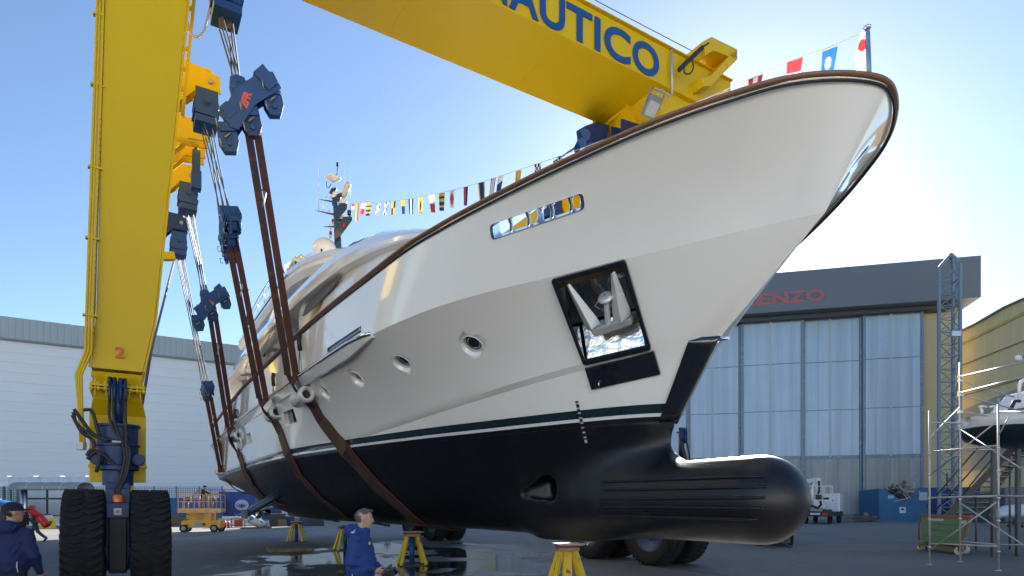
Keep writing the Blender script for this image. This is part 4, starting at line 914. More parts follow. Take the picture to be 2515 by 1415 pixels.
# ================================================================== HOIST BLOCKS, WIRES AND SLINGS
def lerp(a, b_, t): return a+(b_-a)*t
HP = [P(-1.1, 3.86, 4.62), P(-4.4, 3.90, 4.58), P(-11.0, 3.84, 4.52), P(-17.2, 3.35, 3.35)]
BL = ['block marked 2FR, nearest the camera', 'slim block seen edge-on, second from the camera', 'block with an orange arrow, third from the camera', 'small slim block farthest from the camera']
def hoist(i, u, v, port=True):
    S = P(u, v, 11.25)
    if port: H = HP[i]
    else: q_ = uvz(HP[i]); H = P(q_[0], -q_[1], q_[2])
    d = (H-S).normalized()
    t0 = (.165, .345, .375, .57)[i]; L = (H-S).length; c = S+d*L*t0
    side = 1 if port else -1
    lab = (BL[i] if port else 'hoist block on the far side of the yacht, %s from the bow' % ('first', 'second', 'third', 'fourth')[i])
    t = thing('hoist_block', 'dark blue hoist '+lab if port else 'dark blue '+lab, 'hoist block', c, 0, 'hoist blocks carrying the slings')
    dn = d
    slim = i in (1, 3)
    dirA = (HV*-.85+HU*.10) if not slim else (HU*.95-HV*.10)
    up = -dn; x = dirA-dn*dirA.dot(dn); x.normalize(); y = up.cross(x).normalized()
    M = Matrix(((x.x, y.x, up.x, c.x), (x.y, y.y, up.y, c.y), (x.z, y.z, up.z, c.z), (0, 0, 0, 1)))
    sc = (1., .80, .95, .72)[i]; M = M @ Matrix.Scale(sc, 4)
    # equaliser: sloping box beam; its high end is outboard (away from the camera's left)
    sg = -1
    tilt = Matrix.Rotation(R(-36), 4, 'Y')
    M2 = M @ tilt
    for yy in (-.22, .22):
        b = MB(M2); b.prism([(-.72, -.14), (-.62, .14), (-.1, .30), (.55, .22), (.70, .10), (.62, -.20), (0, -.12), (-.62, -.26)], (0, yy, -.32), (1, 0, 0), (0, 0, 1), .04); b.build('side_plate', M_BLUED, t, bevel=.006)
    b = MB(M2); b.box((.0, 0, -.22), (1.2, .38, .12)); b.box((.50, 0, -.22), (.26, .56, .40)); b.box((-.52, 0, -.22), (.2, .5, .26)); b.build('equaliser_beam', M_BLUED, t, bevel=.01)
    b = MB(M); b.box((0, 0, -.03), (.34, .40, .34), taper=.8)
    for k in range(5): b.lathe([(.05, -.025), (.17, -.025), (.14, 0), (.17, .025), (.05, .025)], (0, -.16+.08*k, 0), (0, 1, 0), 18)
    b.build('lower_sheave', M_BLUED, t, bevel=.008)
    for j, (xx, zz) in enumerate(((-.38, -.93), (.12, -.63), (.62, -.23))):
        for yy in (-.13, .13):
            b = MB(M); b.prism([(-.17, .26), (.17, .26), (.19, -.10), (.11, -.28), (-.11, -.28), (-.19, -.10)], (xx, yy, zz), (1, 0, 0), (0, 0, 1), .04); sp = b.build('hanger_plate', M_BLUE if j % 2 else M_BLUED, t, bevel=.006)
            b = MB(M); y0 = yy+(.02 if yy > 0 else -.02); y1 = yy+(.09 if yy > 0 else -.09)
            b.tube([(xx-.06, y0, zz-.04), (xx-.06, y1, zz-.04), (xx+.05, y1, zz+.04), (xx+.05, y0, zz+.04)], .016, 6); b.build('shackle', M_SHK, sp)
        b = MB(M); b.box((xx, 0, zz+.16), (.30, .40, .16)); b.cyl((xx, -.2, zz-.13), (xx, .2, zz-.13), .05, n=10); b.box((xx, 0, zz-.02), (.14, .18, .22)); b.build('hanger', M_BLUED, t, bevel=.006)
        for k in range(2):
            b = MB(M); b.tube([(xx-.12-.02*k, -.22, zz+.28-.36*k), (xx-.17, -.28, zz+.28-.36*k), (xx-.17, -.28, zz+.14-.36*k), (xx-.12, -.22, zz+.14-.36*k)], .014, 6)
            b.build('locking_clip', M_SHK, t)
    if i == 0 and port:
        text('2FR', 'block_mark', MATS['orange_mark'], M2 @ Matrix.Translation((-.22, -.245, -.40)) @ Matrix.Rotation(R(90), 4, 'X') @ Matrix.Rotation(R(25), 4, 'Z'), size=.19, depth=.003, bold=.01, parent=t)
    if i == 2 and port:
        b = MB(M2); b.prism([(-.05, -.12), (.05, -.12), (0, .08)], (.0, -.245, -.26), (1, 0, 0), (0, 0, 1), .006); b.build('block_mark', MATS['orange_mark'], t)
    b = MB()
    # six falls of wire rope
    for k in range(6):
        o_ = HU*(-.25+.10*k)+HV*(.10 if k % 2 else -.10); b2 = M @ Vector((-.1+.04*k, -.17+.068*k, .12))
        b.cyl(S+o_-ZZ*.1, b2, .016, n=6, cap=False)
    b.build('wire_falls', M_ROPE, t)
    return t, M, H, d, sc
M_SL = mat('sling_web', (.05, .022, .020), rough=.8, var=.35, scale=4, bump=.5, bscale=40, rust=((.10, .035, .02), 5, .55))
M_SLR = mat('sling_red', (.075, .022, .020), rough=.8, var=.3, bump=.4)
M_PAD = mat('sling_sleeve', (.085, .045, .012), rough=.6, var=.35, scale=5, bump=.5)
for port in (True, False):
    for i, (u, _) in enumerate(SH):
        t, M, H, d, sc = hoist(i, u, 5.4 if port else -5.0, port)
        side = 1 if port else -1
        uu, vv, zz_ = uvz(H); bot = M @ Vector((.12, 0, -.80))
        nm = ('first', 'second', 'third', 'fourth')[i]
        if not port and i in (1, 2, 3): continue
        st = thing('lifting_sling', ('dark brown double lifting sling under the hull, %s from the bow' if port else 'dark sling on the far side of the hull, %s from the bow') % nm, 'sling', H, 0, 'lifting slings under the yacht')
        # path down the hull surface towards the keel
        path = []
        pix = [((735, 935), (788, 1026), (852, 1108), (925, 1190), (1000, 1258), (1030, 1282)), ((657, 1003), (690, 1060), (708, 1112), (735, 1165), (790, 1225), (850, 1268)), ((572, 1083), (590, 1120), (615, 1180), (650, 1225), (700, 1242)), ((546, 1150), (568, 1190), (600, 1222), (634, 1246))][i]
        hs = []
        for k, (x, y) in enumerate(pix[1:] if i < 3 else pix[1:2]):
            xp, yp = pix[k]
            for tt_ in (1/3, 2/3, 1.):
                if k == 0 and tt_ < .5: continue
                h = hit(xp+(x-xp)*tt_, yp+(y-yp)*tt_)
                if h[0] is not None: hs.append((h[0], h[1]))
        down = [(p, n) for p, n in hs]
        if i == 3: down = [(P(-18.4, 2.6, 2.5), -ZZ+HV), (P(-18.6, 1.2, 2.15), -ZZ), (P(-18.6, 0, 2.0), -ZZ)]
        else: q_ = uvz(down[-1][0]); down.append((P(q_[0]-.2, 0, 1.1), -ZZ))
        nH = HV*side
        if i < 3: down.insert(0, (H.lerp(down[0][0], .35)+HV*.13, HV))
        if not port: down = [(P(uvz(p)[0], -uvz(p)[1], uvz(p)[2]), Vector(n)-2*HV*Vector(n).dot(HV)) for p, n in down]
        ctr = [(bot, HU)]+[(lerp(bot, H, t_), HU) for t_ in (.25, .5, .75, .97)]+[(H+nH*.02, (HU*.6+nH).normalized())]+[(p+n*.03, n) for p, n in down]
        pp = smooth([a for a, _ in ctr], 4); ns = smooth([Vector(n) for _, n in ctr], 4); K = len(pp); W_ = []
        for k in range(K):
            dd = (pp[min(k+1, K-1)]-pp[max(k-1, 0)]).normalized(); n_ = ns[k]-dd*ns[k].dot(dd); n_.normalize(); w_ = dd.cross(n_)
            if W_ and w_.dot(W_[-1][0]) < 0: w_ = -w_; n_ = -n_
            W_.append((w_, n_, 1+.5*min(1, max(0, k-18)/10)))
        def ribbon(off, hw, ht, k0=0, k1=K):
            secs = []
            for k in range(k0, min(k1, K)):
                w_, n_, f_ = W_[k]; c_ = pp[k]+w_*off*f_; w_ = w_*hw*f_; h_ = n_*ht; secs.append([c_-w_-h_, c_+w_-h_, c_+w_+h_, c_-w_+h_])
            return secs
        for s2, off in ((0, -.088), (1, .088)):
            b = MB(); b.loft(ribbon(off, .074, .016), False); b.build('strap', M_SL if s2 else M_SLR, st)
        if port and i < 3:
            b = MB(); b.loft(ribbon(0, .155, .035, *[(33, 45), (33, 46), (34, 46)][i]), False); b.build('wear_sleeve', M_PAD, st, bevel=.008)
        # loose cord tied to the strap
        p = lerp(bot, H, .22); b = MB(); b.tube([p, p+HV*-.05*side+HU*.12-ZZ*.1, p+HU*.16-ZZ*.35, p+HU*.10-ZZ*.4], .018, 6); b.build('tie_cord', M_SHK, st)
# fenders wrapped in film where the slings bear on the rub rail
M_FILM = mat('film_wrap', (.62, .62, .60), rough=.25, coat=.5, var=.15, bump=1., bscale=12)
for i, (x, y, ru) in enumerate(((740, 948, .62), (650, 1012, .6), (568, 1085, .6), (548, 1142, .4))):
    u0 = (-1.1, -4.4, -11.0, -18.2)[i]; v0 = float(rows['kn'].vu(u0))-.08; z0 = 4.24 if i < 3 else 3.3
    u0 -= (.34, .2, .2, 0)[i]; ru *= .85
    f = thing('wrapped_fender', ('fat rolled fender wrapped in clear film behind the sling nearest the bow', 'film-wrapped fender roll behind the second sling', 'film-wrapped fender roll behind the third sling', 'small film-wrapped roll by the swim platform')[i], 'fender', P(u0, v0, z0), 0, 'film-wrapped fenders between slings and hull')
    b = MB(); b.lathe([(.05, -ru), (.10, -ru-.02), (.18, -ru+.02), (.20, -ru+.12), (.17, -.2), (.16, 0), (.17, .25), (.20, ru-.1), (.17, ru), (.12, ru+.03), (.09, ru-.10)], P(u0, v0, z0), HU, 20); b.build('roll', M_FILM, f)
    b = MB(); b.lathe([(.01, ru-.12), (.11, ru-.10)], P(u0, v0, z0), HU, 14); b.build('dark_core', M_RUBBER, f)
    b = MB(); b.tube([P(u0+ru*.8, v0, z0+.1), P(u0+ru*.9, v0+.02, z0+.3)], .012, 5); b.build('lanyard', M_RUBBER, f)
# ================================================================== GROUND
def ground_mat():
    m = bpy.data.materials.new('asphalt'); m.use_nodes = True; t = m.node_tree; b = t.nodes['Principled BSDF']; L = t.links
    geo = t.nodes.new('ShaderNodeNewGeometry'); mp_ = t.nodes.new('ShaderNodeMapping'); L.new(geo.outputs['Position'], mp_.inputs[0])
    def noise(sc, det=8, rough=.6, dist=0., src=None, stretch=None):
        n = t.nodes.new('ShaderNodeTexNoise'); n.inputs['Scale'].default_value = sc; n.inputs['Detail'].default_value = det; n.inputs['Roughness'].default_value = rough; n.inputs['Distortion'].default_value = dist
        if stretch:
            q = t.nodes.new('ShaderNodeMapping'); q.inputs['Scale'].default_value = stretch[0]; q.inputs['Rotation'].default_value = (0, 0, stretch[1]); L.new(geo.outputs['Position'], q.inputs[0]); L.new(q.outputs[0], n.inputs[0])
        else: L.new(geo.outputs['Position'], n.inputs[0])
        return n.outputs[0]
    def ramp(v, a, c, ca=(0, 0, 0), cb=(1, 1, 1)):
        r = t.nodes.new('ShaderNodeValToRGB'); r.color_ramp.elements[0].position = a; r.color_ramp.elements[1].position = c
        r.color_ramp.elements[0].color = (*ca, 1); r.color_ramp.elements[1].color = (*cb, 1); L.new(v, r.inputs[0]); return r.outputs[0]
    def mix(f, a, c, bt='MIX'):
        x = t.nodes.new('ShaderNodeMix'); x.data_type = 'RGBA'; x.blend_type = bt
        for s_, v in ((x.inputs[0], f), (x.inputs[6], a), (x.inputs[7], c)):
            if isinstance(v, (tuple, float, int)): s_.default_value = (*v, 1) if isinstance(v, tuple) else v
            else: L.new(v, s_)
        return x.outputs[2]
    def mth(op, a, c):
        x = t.nodes.new('ShaderNodeMath'); x.operation = op
        for s_, v in ((x.inputs[0], a), (x.inputs[1], c)):
            if isinstance(v, (float, int)): s_.default_value = v
            else: L.new(v, s_)
        return x.outputs[0]
    base = mix(noise(.25, 6), (.045, .048, .055), (.165, .165, .17))
    sp0 = t.nodes.new('ShaderNodeSeparateXYZ'); L.new(geo.outputs['Position'], sp0.inputs[0])
    fz_ = t.nodes.new('ShaderNodeMapRange'); fz_.inputs[1].default_value = 24; fz_.inputs[2].default_value = 44; L.new(mth('ADD', sp0.outputs[1], mth('MULTIPLY', sp0.outputs[0], -.25)), fz_.inputs[0])
    base = mix(mth('MULTIPLY', fz_.outputs[0], .8), base, mix(noise(.5, 8), (.26, .25, .235), (.42, .40, .37)))
    base = mix(mth('MULTIPLY', noise(14, 10, .75), .5), base, (.06, .06, .065))
    tracks = ramp(noise(.55, 8, .6, 1.5, stretch=((1., .12, 1), .5)), .55, .68)
    base = mix(mth('MULTIPLY', tracks, .55), base, (.045, .045, .05))
    vor = t.nodes.new('ShaderNodeTexVoronoi'); vor.feature = 'DISTANCE_TO_EDGE'; vor.inputs['Scale'].default_value = .22; 
    wob = t.nodes.new('ShaderNodeMix'); wob.data_type = 'VECTOR'; 
    nz = t.nodes.new('ShaderNodeTexNoise'); nz.inputs['Scale'].default_value = 1.2; nz.inputs['Detail'].default_value = 6; L.new(geo.outputs['Position'], nz.inputs[0])
    wob.inputs[0].default_value = .35; L.new(geo.outputs['Position'], wob.inputs[4]); ad = t.nodes.new('ShaderNodeVectorMath'); ad.operation = 'MULTIPLY_ADD'; L.new(nz.outputs['Color'], ad.inputs[0]); ad.inputs[1].default_value = (2.5, 2.5, 0); L.new(geo.outputs['Position'], ad.inputs[2])
    L.new(ad.outputs[0], vor.inputs['Vector'])
    crack = ramp(vor.outputs['Distance'], .0, .012, (1, 1, 1), (0, 0, 0))
    base = mix(mth('MULTIPLY', crack, .5), base, (.03, .03, .033))
    patch = ramp(noise(.09, 3, .5), .56, .58)
    base = mix(mth('MULTIPLY', patch, .25), base, (.17, .165, .16))
    # wet area under the yacht: damp tarmac with standing water
    sp = t.nodes.new('ShaderNodeSeparateXYZ'); L.new(geo.outputs['Position'], sp.inputs[0])
    dx = mth('DIVIDE', mth('SUBTRACT', sp.outputs[0], -3.6), 6.2); dy = mth('DIVIDE', mth('SUBTRACT', sp.outputs[1], 20.5), 12.5)
    rr = mth('ADD', mth('MULTIPLY', dx, dx), mth('MULTIPLY', dy, dy))
    near = ramp(rr, .25, 1.15, (1, 1, 1), (0, 0, 0))
    wn = noise(.34, 7, .55, .8, stretch=((1, .8, 1), 0.))
    wet = ramp(mth('ADD', mth('MULTIPLY', near, .40), mth('MULTIPLY', wn, .75)), .56, .64)
    pud = ramp(mth('ADD', mth('MULTIPLY', near, .26), mth('MULTIPLY', noise(.42, 5, .5, 1.0, stretch=((1, .9, 1), .3)), .8)), .605, .62)
    base = mix(mth('MULTIPLY', wet, .62), base, (.018, .018, .02))
    L.new(base, b.inputs['Base Color'])
    ro = mix(noise(5, 8), (.62, .62, .62), (.85, .85, .85)); ro = mix(mth('MULTIPLY', wet, .8), ro, (.24, .24, .24)); ro = mix(pud, ro, (.015, .015, .015)); L.new(ro, b.inputs['Roughness'])
    bp = t.nodes.new('ShaderNodeBump'); bp.inputs['Distance'].default_value = .01
    L.new(mth('MULTIPLY', noise(60, 6, .7), 1.), bp.inputs['Height']); st = mix(pud, (.5, .5, .5), (.0, .0, .0)); st = mix(mth('MULTIPLY', wet, .6), st, (.06, .06, .06)); L.new(st, bp.inputs['Strength']); L.new(bp.outputs[0], b.inputs['Normal'])
    return m
b = MB(); b.add([(-900, -400, 0), (900, -400, 0), (900, 1500, 0), (-900, 1500, 0)], [(0, 1, 2, 3)]); g = b.build('ground', ground_mat()); g['kind'] = 'structure'
# dark seam lines across the yard
def line(pts, w_, nm='pavement_joint', m=None, z=.004):
    b = MB(); 
    for a_, c_ in zip(pts, pts[1:]):
        a_ = at_z(*a_); c_ = at_z(*c_); d = (c_-a_).normalized(); n = Vector((-d.y, d.x, 0))*w_/2
        b.add([a_-n+ZZ*z, c_-n+ZZ*z, c_+n+ZZ*z, a_+n+ZZ*z], [(0, 1, 2, 3)])
    o = b.build(nm, m or mat('tar_joint', (.03, .03, .033), rough=.7, var=.4)); o['kind'] = 'structure'
line([(1390, 1371), (1560, 1385), (1760, 1410), (1820, 1420)], .11)
line([(1060, 1331), (1240, 1350)], .10)
# ================================================================== HANGAR (right, far)
M_FASC = mat('hangar_fascia', (.13, .145, .175), rough=.45, var=.06, bump=.15, bscale=1)
def clad(name, col, rough, period, metal=0., axis=None, var=.1, depth=.3, dirt=.0):
    m = mat(name, col, rough=rough, metal=metal, var=var, scale=.5); t = m.node_tree; b = t.nodes['Principled BSDF']; L = t.links
    geo = t.nodes.new('ShaderNodeNewGeometry'); dp = t.nodes.new('ShaderNodeVectorMath'); dp.operation = 'DOT_PRODUCT'; dp.inputs[1].default_value = tuple(Vector(axis).normalized()/period); L.new(geo.outputs['Position'], dp.inputs[0])
    w_ = t.nodes.new('ShaderNodeMath'); w_.operation = 'PINGPONG'; w_.inputs[1].default_value = 1; L.new(dp.outputs['Value'], w_.inputs[0])
    p_ = t.nodes.new('ShaderNodeMath'); p_.operation = 'SMOOTH_MIN'; p_.inputs[1].default_value = .5; p_.inputs[2].default_value = .2; L.new(w_.outputs[0], p_.inputs[0])
    bp = t.nodes.new('ShaderNodeBump'); bp.inputs['Strength'].default_value = depth; bp.inputs['Distance'].default_value = .08; L.new(p_.outputs[0], bp.inputs['Height']); L.new(bp.outputs[0], b.inputs['Normal'])
    if dirt:
        src = b.inputs['Base Color'].links[0].from_socket
        n = t.nodes.new('ShaderNodeTexNoise'); n.inputs['Scale'].default_value = 1.; n.inputs['Detail'].default_value = 8; mp_ = t.nodes.new('ShaderNodeMapping'); mp_.inputs['Scale'].default_value = (1.6, 1.6, .05); L.new(geo.outputs['Position'], mp_.inputs[0]); L.new(mp_.outputs[0], n.inputs[0])
        r_ = t.nodes.new('ShaderNodeMapRange'); r_.inputs[1].default_value = .35; r_.inputs[2].default_value = .75; L.new(n.outputs[0], r_.inputs[0])
        x = t.nodes.new('ShaderNodeMix'); x.data_type = 'RGBA'; x.inputs[7].default_value = (*[c*(1-dirt) for c in col], 1); L.new(r_.outputs[0], x.inputs[0]); L.new(src, x.inputs[6]); L.new(x.outputs[2], b.inputs['Base Color'])
    return m
HD = Vector((.969, -.2465, 0)); HN = Vector((-.2465, -.969, 0))     # along the hangar front to the right; outward normal
H0 = at_z(2046, 1276.5)
def hp(s_, d, z): return H0+HD*s_+HN*d+ZZ*z
def hs_of(px): # distance along the facade for a photo column
    a = (px-CX)/FPX; return (a*H0.y-H0.x)/(HD.x-a*HD.y)
def hz(px, py): p = hp(hs_of(px), 0, 0); return HC+(YH-py)*p.y/FPX
hangar = thing('hangar', 'big grey boat hangar with tall pale blue sliding doors and red letters on its fascia', 'hangar', H0)
zt1 = hz(2300, 660); zb1 = hz(2300, 757); sR = hs_of(2372); sL = -43.1
HSL = sL
b = MB(); b.hex8([hp(sL, -.3, 0), hp(sR-.4, -.3, 0), hp(sR-.4, -60, 0), hp(sL, -60, 0), hp(sL, -.3, zt1-.5), hp(sR-.4, -.3, zt1-.5), hp(sR-.4, -60, zt1-.5), hp(sL, -60, zt1-.5)]); 
b.build('wall', clad('hangar_wall', (.62, .52, .30), .6, 1.2, axis=HD, var=.05, dirt=.1), hangar)
b = MB(); b.hex8([hp(sL-.5, 3.2, zb1), hp(sR+.2, 3.2, zb1), hp(sR+.2, -3, zb1), hp(sL-.5, -3, zb1), hp(sL-.5, 3.2, zt1), hp(sR+.2, 3.2, zt1), hp(sR+.2, -3, zt1), hp(sL-.5, -3, zt1)]); fa = b.build('fascia', M_FASC, hangar)
b = MB(); b.hex8([hp(sL, 1.5, zb1-.5), hp(sR-2, 1.5, zb1-.5), hp(sR-2, -.2, zb1-.5), hp(sL, -.2, zb1-.5), hp(sL, 1.5, zb1-.05), hp(sR-2, 1.5, zb1-.05), hp(sR-2, -.2, zb1-.05), hp(sL, -.2, zb1-.05)]); b.build('door_rail', mat('rail_dark', (.06, .07, .09), rough=.5), hangar)
M_POLY = clad('door_polycarbonate', (.38, .47, .58), .4, .62, axis=HD, var=.10, depth=.5, dirt=.22, metal=.25)
M_SHEET = clad('door_sheet', (.38, .39, .39), .5, .25, axis=HD, var=.08, depth=.5, dirt=.35)
M_FRM = mat('door_frame', (.16, .22, .29), rough=.45, metal=.3, var=.25, scale=2, rust=((.3, .33, .35), 3, .6))
edges = [hs_of(x) for x in (2262, 2115, 1970, 1819)]; wd_ = edges[0]-edges[1]; e = list(edges)
while e[-1] > sL+3: e.append(e[-1]-wd_)
zr = hz(2130, 1123); zA = hz(2130, 886); zB = hz(2130, 1005); zT = zb1-.4
for k in range(len(e)-1):
    s1, s0 = e[k], e[k+1]; dd = .35 if k % 2 else .75
    d = MB(); d.hex8([hp(s0, dd-.1, 0), hp(s1, dd-.1, 0), hp(s1, dd-.25, 0), hp(s0, dd-.25, 0), hp(s0, dd-.1, zT), hp(s1, dd-.1, zT), hp(s1, dd-.25, zT), hp(s0, dd-.25, zT)])
    do = d.build('door', M_FRM, hangar)
    gz = [(zr+.25, zB-.05), (zB+.05, zA-.05), (zA+.05, zT-.3)]
    for z0, z1 in gz:
        d = MB(); d.hex8([hp(s0+.3, dd-.02, z0), hp(s1-.3, dd-.02, z0), hp(s1-.3, dd-.09, z0), hp(s0+.3, dd-.09, z0), hp(s0+.3, dd-.02, z1), hp(s1-.3, dd-.02, z1), hp(s1-.3, dd-.09, z1), hp(s0+.3, dd-.09, z1)]); d.build('door_panel', M_POLY, do)
    d = MB(); d.hex8([hp(s0+.3, dd-.02, .7), hp(s1-.3, dd-.02, .7), hp(s1-.3, dd-.09, .7), hp(s0+.3, dd-.09, .7), hp(s0+.3, dd-.02, zr-.2), hp(s1-.3, dd-.02, zr-.2), hp(s1-.3, dd-.09, zr-.2), hp(s0+.3, dd-.09, zr-.2)]); d.build('lower_panel', M_SHEET, do)
    for sx in (s0+.12, s1-.12):
        d = MB(); d.hex8([hp(sx-.14, dd+.05, 0), hp(sx+.14, dd+.05, 0), hp(sx+.14, dd-.1, 0), hp(sx-.14, dd-.1, 0), hp(sx-.14, dd+.05, zT), hp(sx+.14, dd+.05, zT), hp(sx+.14, dd-.1, zT), hp(sx-.14, dd-.1, zT)]); d.build('door_stile', M_FRM, do)
    d = MB(); sm = (s0+s1)/2-.2; d.hex8([hp(sm-.12, dd+.0, zr), hp(sm+.12, dd+.0, zr), hp(sm+.12, dd-.1, zr), hp(sm-.12, dd-.1, zr), hp(sm-.12, dd+.0, zT), hp(sm+.12, dd+.0, zT), hp(sm+.12, dd-.1, zT), hp(sm-.12, dd-.1, zT)]); d.build('door_stile', mat('pale_strip', (.40, .46, .52), rough=.5), do)
# fascia letters cut into red stripes
M_RED = mat('sign_red', (.60, .09, .06), rough=.45)
def fz(px, py): p = hp(hs_of(px), 3.25, 0); return HC+(YH-py)*p.y/FPX
def fs(px): a = (px-CX)/FPX; o = H0+HN*3.25; return (a*o.y-o.x)/(HD.x-a*HD.y)
LW = (('O', 1979, 2027), ('Z', 1938, 1977), ('N', 1896, 1937), ('E', 1858, 1894), ('R', 1820, 1856), ('O', 1770, 1816), ('L', 1734, 1766), ('N', 1690, 1730), ('A', 1645, 1688), ('S', 1608, 1643))
zl0, zl1 = fz(1980, 738), fz(1980, 712)
for ch, x0, x1 in LW:
    s0, s1 = fs(x0), fs(x1); M0 = frame(H0+HD*s0+HN*3.22+ZZ*zl0, HD, ZZ)
    o = text(ch, 'sign_letter', M_RED, M0, size=(zl1-zl0)/.72, depth=.02, bold=.075, parent=fa)
    loc = [M0.inverted() @ (v.co+o.location) for v in o.data.vertices]; a0, a1 = min(p.x for p in loc), max(p.x for p in loc)
    for v, p in zip(o.data.vertices, loc): v.co = M0 @ Vector(((p.x-a0)*(s1-s0)/(a1-a0), p.y, p.z))-o.location
for k in range(1, 7):
    z = zl0+(zl1-zl0)*k/7; b = MB(); b.hex8([hp(fs(1600), 3.25, z-.042), hp(fs(2030), 3.25, z-.042), hp(fs(2030), 3.21, z-.042), hp(fs(1600), 3.21, z-.042), hp(fs(1600), 3.25, z+.042), hp(fs(2030), 3.25, z+.042), hp(fs(2030), 3.21, z+.042), hp(fs(1600), 3.21, z+.042)])
    b.build('sign_slat', M_FASC, fa)
# ---- lattice tower
def lattice(name, c, w_, h, rotz, label, m, cap=3.0, step=1.25):
    t = thing(name, label, 'tower', c); cs = [Vector(c)+Matrix.Rotation(rotz, 3, 'Z') @ Vector((math.cos(a)*w_/1.73, math.sin(a)*w_/1.73, 0)) for a in (R(30), R(150), R(270))]
    for p in cs:
        b = MB(); b.bar(p, p+ZZ*h, .24); b.build('leg', m, t)
    top = Vector(c)+ZZ*(h+cap)
    b = MB()
    for p in cs: b.bar(p+ZZ*h, top, .26)
    b.build('cap', m, t)
    for i in range(3):
        p, q = cs[i], cs[(i+1) % 3]; b = MB(); k = 0; z = .3
        while z < h-.2:
            b.bar(p+ZZ*z, q+ZZ*z, .07); z2 = min(h, z+step); b.bar((p if k % 2 else q)+ZZ*z, (q if k % 2 else p)+ZZ*z2, .07); z = z2; k += 1
        b.build('bracing', m, t)
    b = MB(); b.box(cs[2]+ZZ*(h-7)+Vector((-.6, -.2, 0)), (.9, .3, .5)); b.build('tower_lamp', M_STEEL, t)
tc_ = at_z(2335, 1284); tcy = tc_.y; hh = (YH-655)/FPX*tcy+HC
lattice('lattice_tower', tc_, 1.75, hh, .25, 'tall grey lattice steel tower standing at the right end of the hangar', mat('tower_grey', (.20, .26, .33), rough=.5, metal=.0, var=.2), cap=1.25)
# ================================================================== YELLOW SHED (far right)
yb = thing('yellow_shed', 'pale yellow clad shed receding behind the scaffold on the right', 'building', at_z(2420, 1262))
ya = at_z(2352, 1275.5)
ya = at_y(2352, YH, 76); ya.z = 0
yc = at_y(2680, YH, 54.5); yc.z = 0
def yz(px, py):  # height on the shed wall at a photo pixel
    d = yc-ya; a = (px-CX)/FPX; s_ = (a*ya.y-ya.x)/(d.x-a*d.y); p = ya+d*s_; return p, HC+(YH-py)*p.y/FPX
top = []
for px, py in ((2352, 818), (2400, 795), (2470, 755), (2515, 735), (2600, 700), (2675, 670)):
    p, z = yz(px, py); top.append((p, z))
b = MB(); nrm = (yc-ya).cross(ZZ).normalized(); nrm = nrm if nrm.dot(ya) > 0 else -nrm
b.grid([[p for p, z in top], [p+ZZ*z for p, z in top], [p+nrm*18+ZZ*z for p, z in top], [p+nrm*18 for p, z in top]], False)
b.build('wall', clad('shed_wall', (.93, .74, .42), .6, 1.1, axis=(yc-ya), var=.06, depth=.35, dirt=.12), yb)
for (pa, pb, m_, w_) in (((2352, 850), (2515, 770), mat('shed_gutter', (.68, .50, .16), rough=.5), .28), ((2352, 902), (2515, 838), mat('shed_seam', (.2, .16, .08), rough=.6), .06), ((2352, 976), (2515, 930), MATS['shed_seam'], .06)):
    p, z = yz(*pa); q_, z2 = yz(*pb); d = (q_-p); q_ = p+d*1.6; z2 = z+(z2-z)*1.6
    b = MB(); b.bar(p-nrm*.1+ZZ*z, q_-nrm*.1+ZZ*z2, .12, w_); b.build('gutter', m_, yb)
b = MB(); 
for (p, z), (p2, z2) in zip(top, top[1:]): b.bar(p-nrm*.1+ZZ*z, p2-nrm*.1+ZZ*z2, .3, .2)
b.build('roof_edge', mat('roof_edge', (.2, .2, .18), rough=.6), yb)
# grey lower cladding zone
p, z = yz(2360, 1010); p2, z2 = yz(2640, 900); q0, zz0 = yz(2360, 1158); 
b = MB(); b.hex8([p-nrm*.15+ZZ*(zz0), p2-nrm*.15+ZZ*zz0*1.0, p2-nrm*.05+ZZ*zz0, p-nrm*.05+ZZ*zz0, p-nrm*.15+ZZ*z, p2-nrm*.15+ZZ*z2, p2-nrm*.05+ZZ*z2, p-nrm*.05+ZZ*z]); b.build('grey_cladding', clad('shed_grey', (.46, .42, .35), .6, .6, axis=(yc-ya), var=.06, depth=.4), yb)
# ================================================================== WHITE BUILDING (left)
wb = thing('white_building', 'long white clad building with a grey corrugated parapet on the left', 'building', (-40, 72, 0))
TD = Vector((.8501, .5266, 0)); TN = Vector((.5266, -.8501, 0)); W_0 = at_y(0, YH, 70); W_0.z = 0
def wp(s_, d, z): return W_0+TD*s_+TN*d+ZZ*z
zt_, zs_ = HC+(YH-777)*70/FPX, HC+(YH-832)*70/FPX
b = MB(); b.hex8([wp(-60, 0, 0), wp(70, 0, 0), wp(70, -40, 0), wp(-60, -40, 0), wp(-60, 0, zs_), wp(70, 0, zs_), wp(70, -40, zs_), wp(-60, -40, zs_)]); b.build('wall', mat('white_cladding', (.86, .86, .86), rough=.5, var=.05, scale=.15, bump=.2, bscale=.5), wb)
b = MB(); b.hex8([wp(-60.2, .3, zs_), wp(70.2, .3, zs_), wp(70.2, -40, zs_), wp(-60.2, -40, zs_), wp(-60.2, .3, zt_), wp(70.2, .3, zt_), wp(70.2, -40, zt_), wp(-60.2, -40, zt_)]); b.build('parapet', clad('grey_corrugated', (.42, .45, .46), .45, .32, axis=TD, var=.08, depth=1.), wb)
b = MB(); b.hex8([wp(-60.3, .4, zs_-.12), wp(70.3, .4, zs_-.12), wp(70.3, 0, zs_-.12), wp(-60.3, 0, zs_-.12), wp(-60.3, .4, zs_+.1), wp(70.3, .4, zs_+.1), wp(70.3, 0, zs_+.1), wp(-60.3, 0, zs_+.1)]); b.build('drip_rail', mat('drip_grey', (.22, .24, .25), rough=.5), wb)
b = MB()
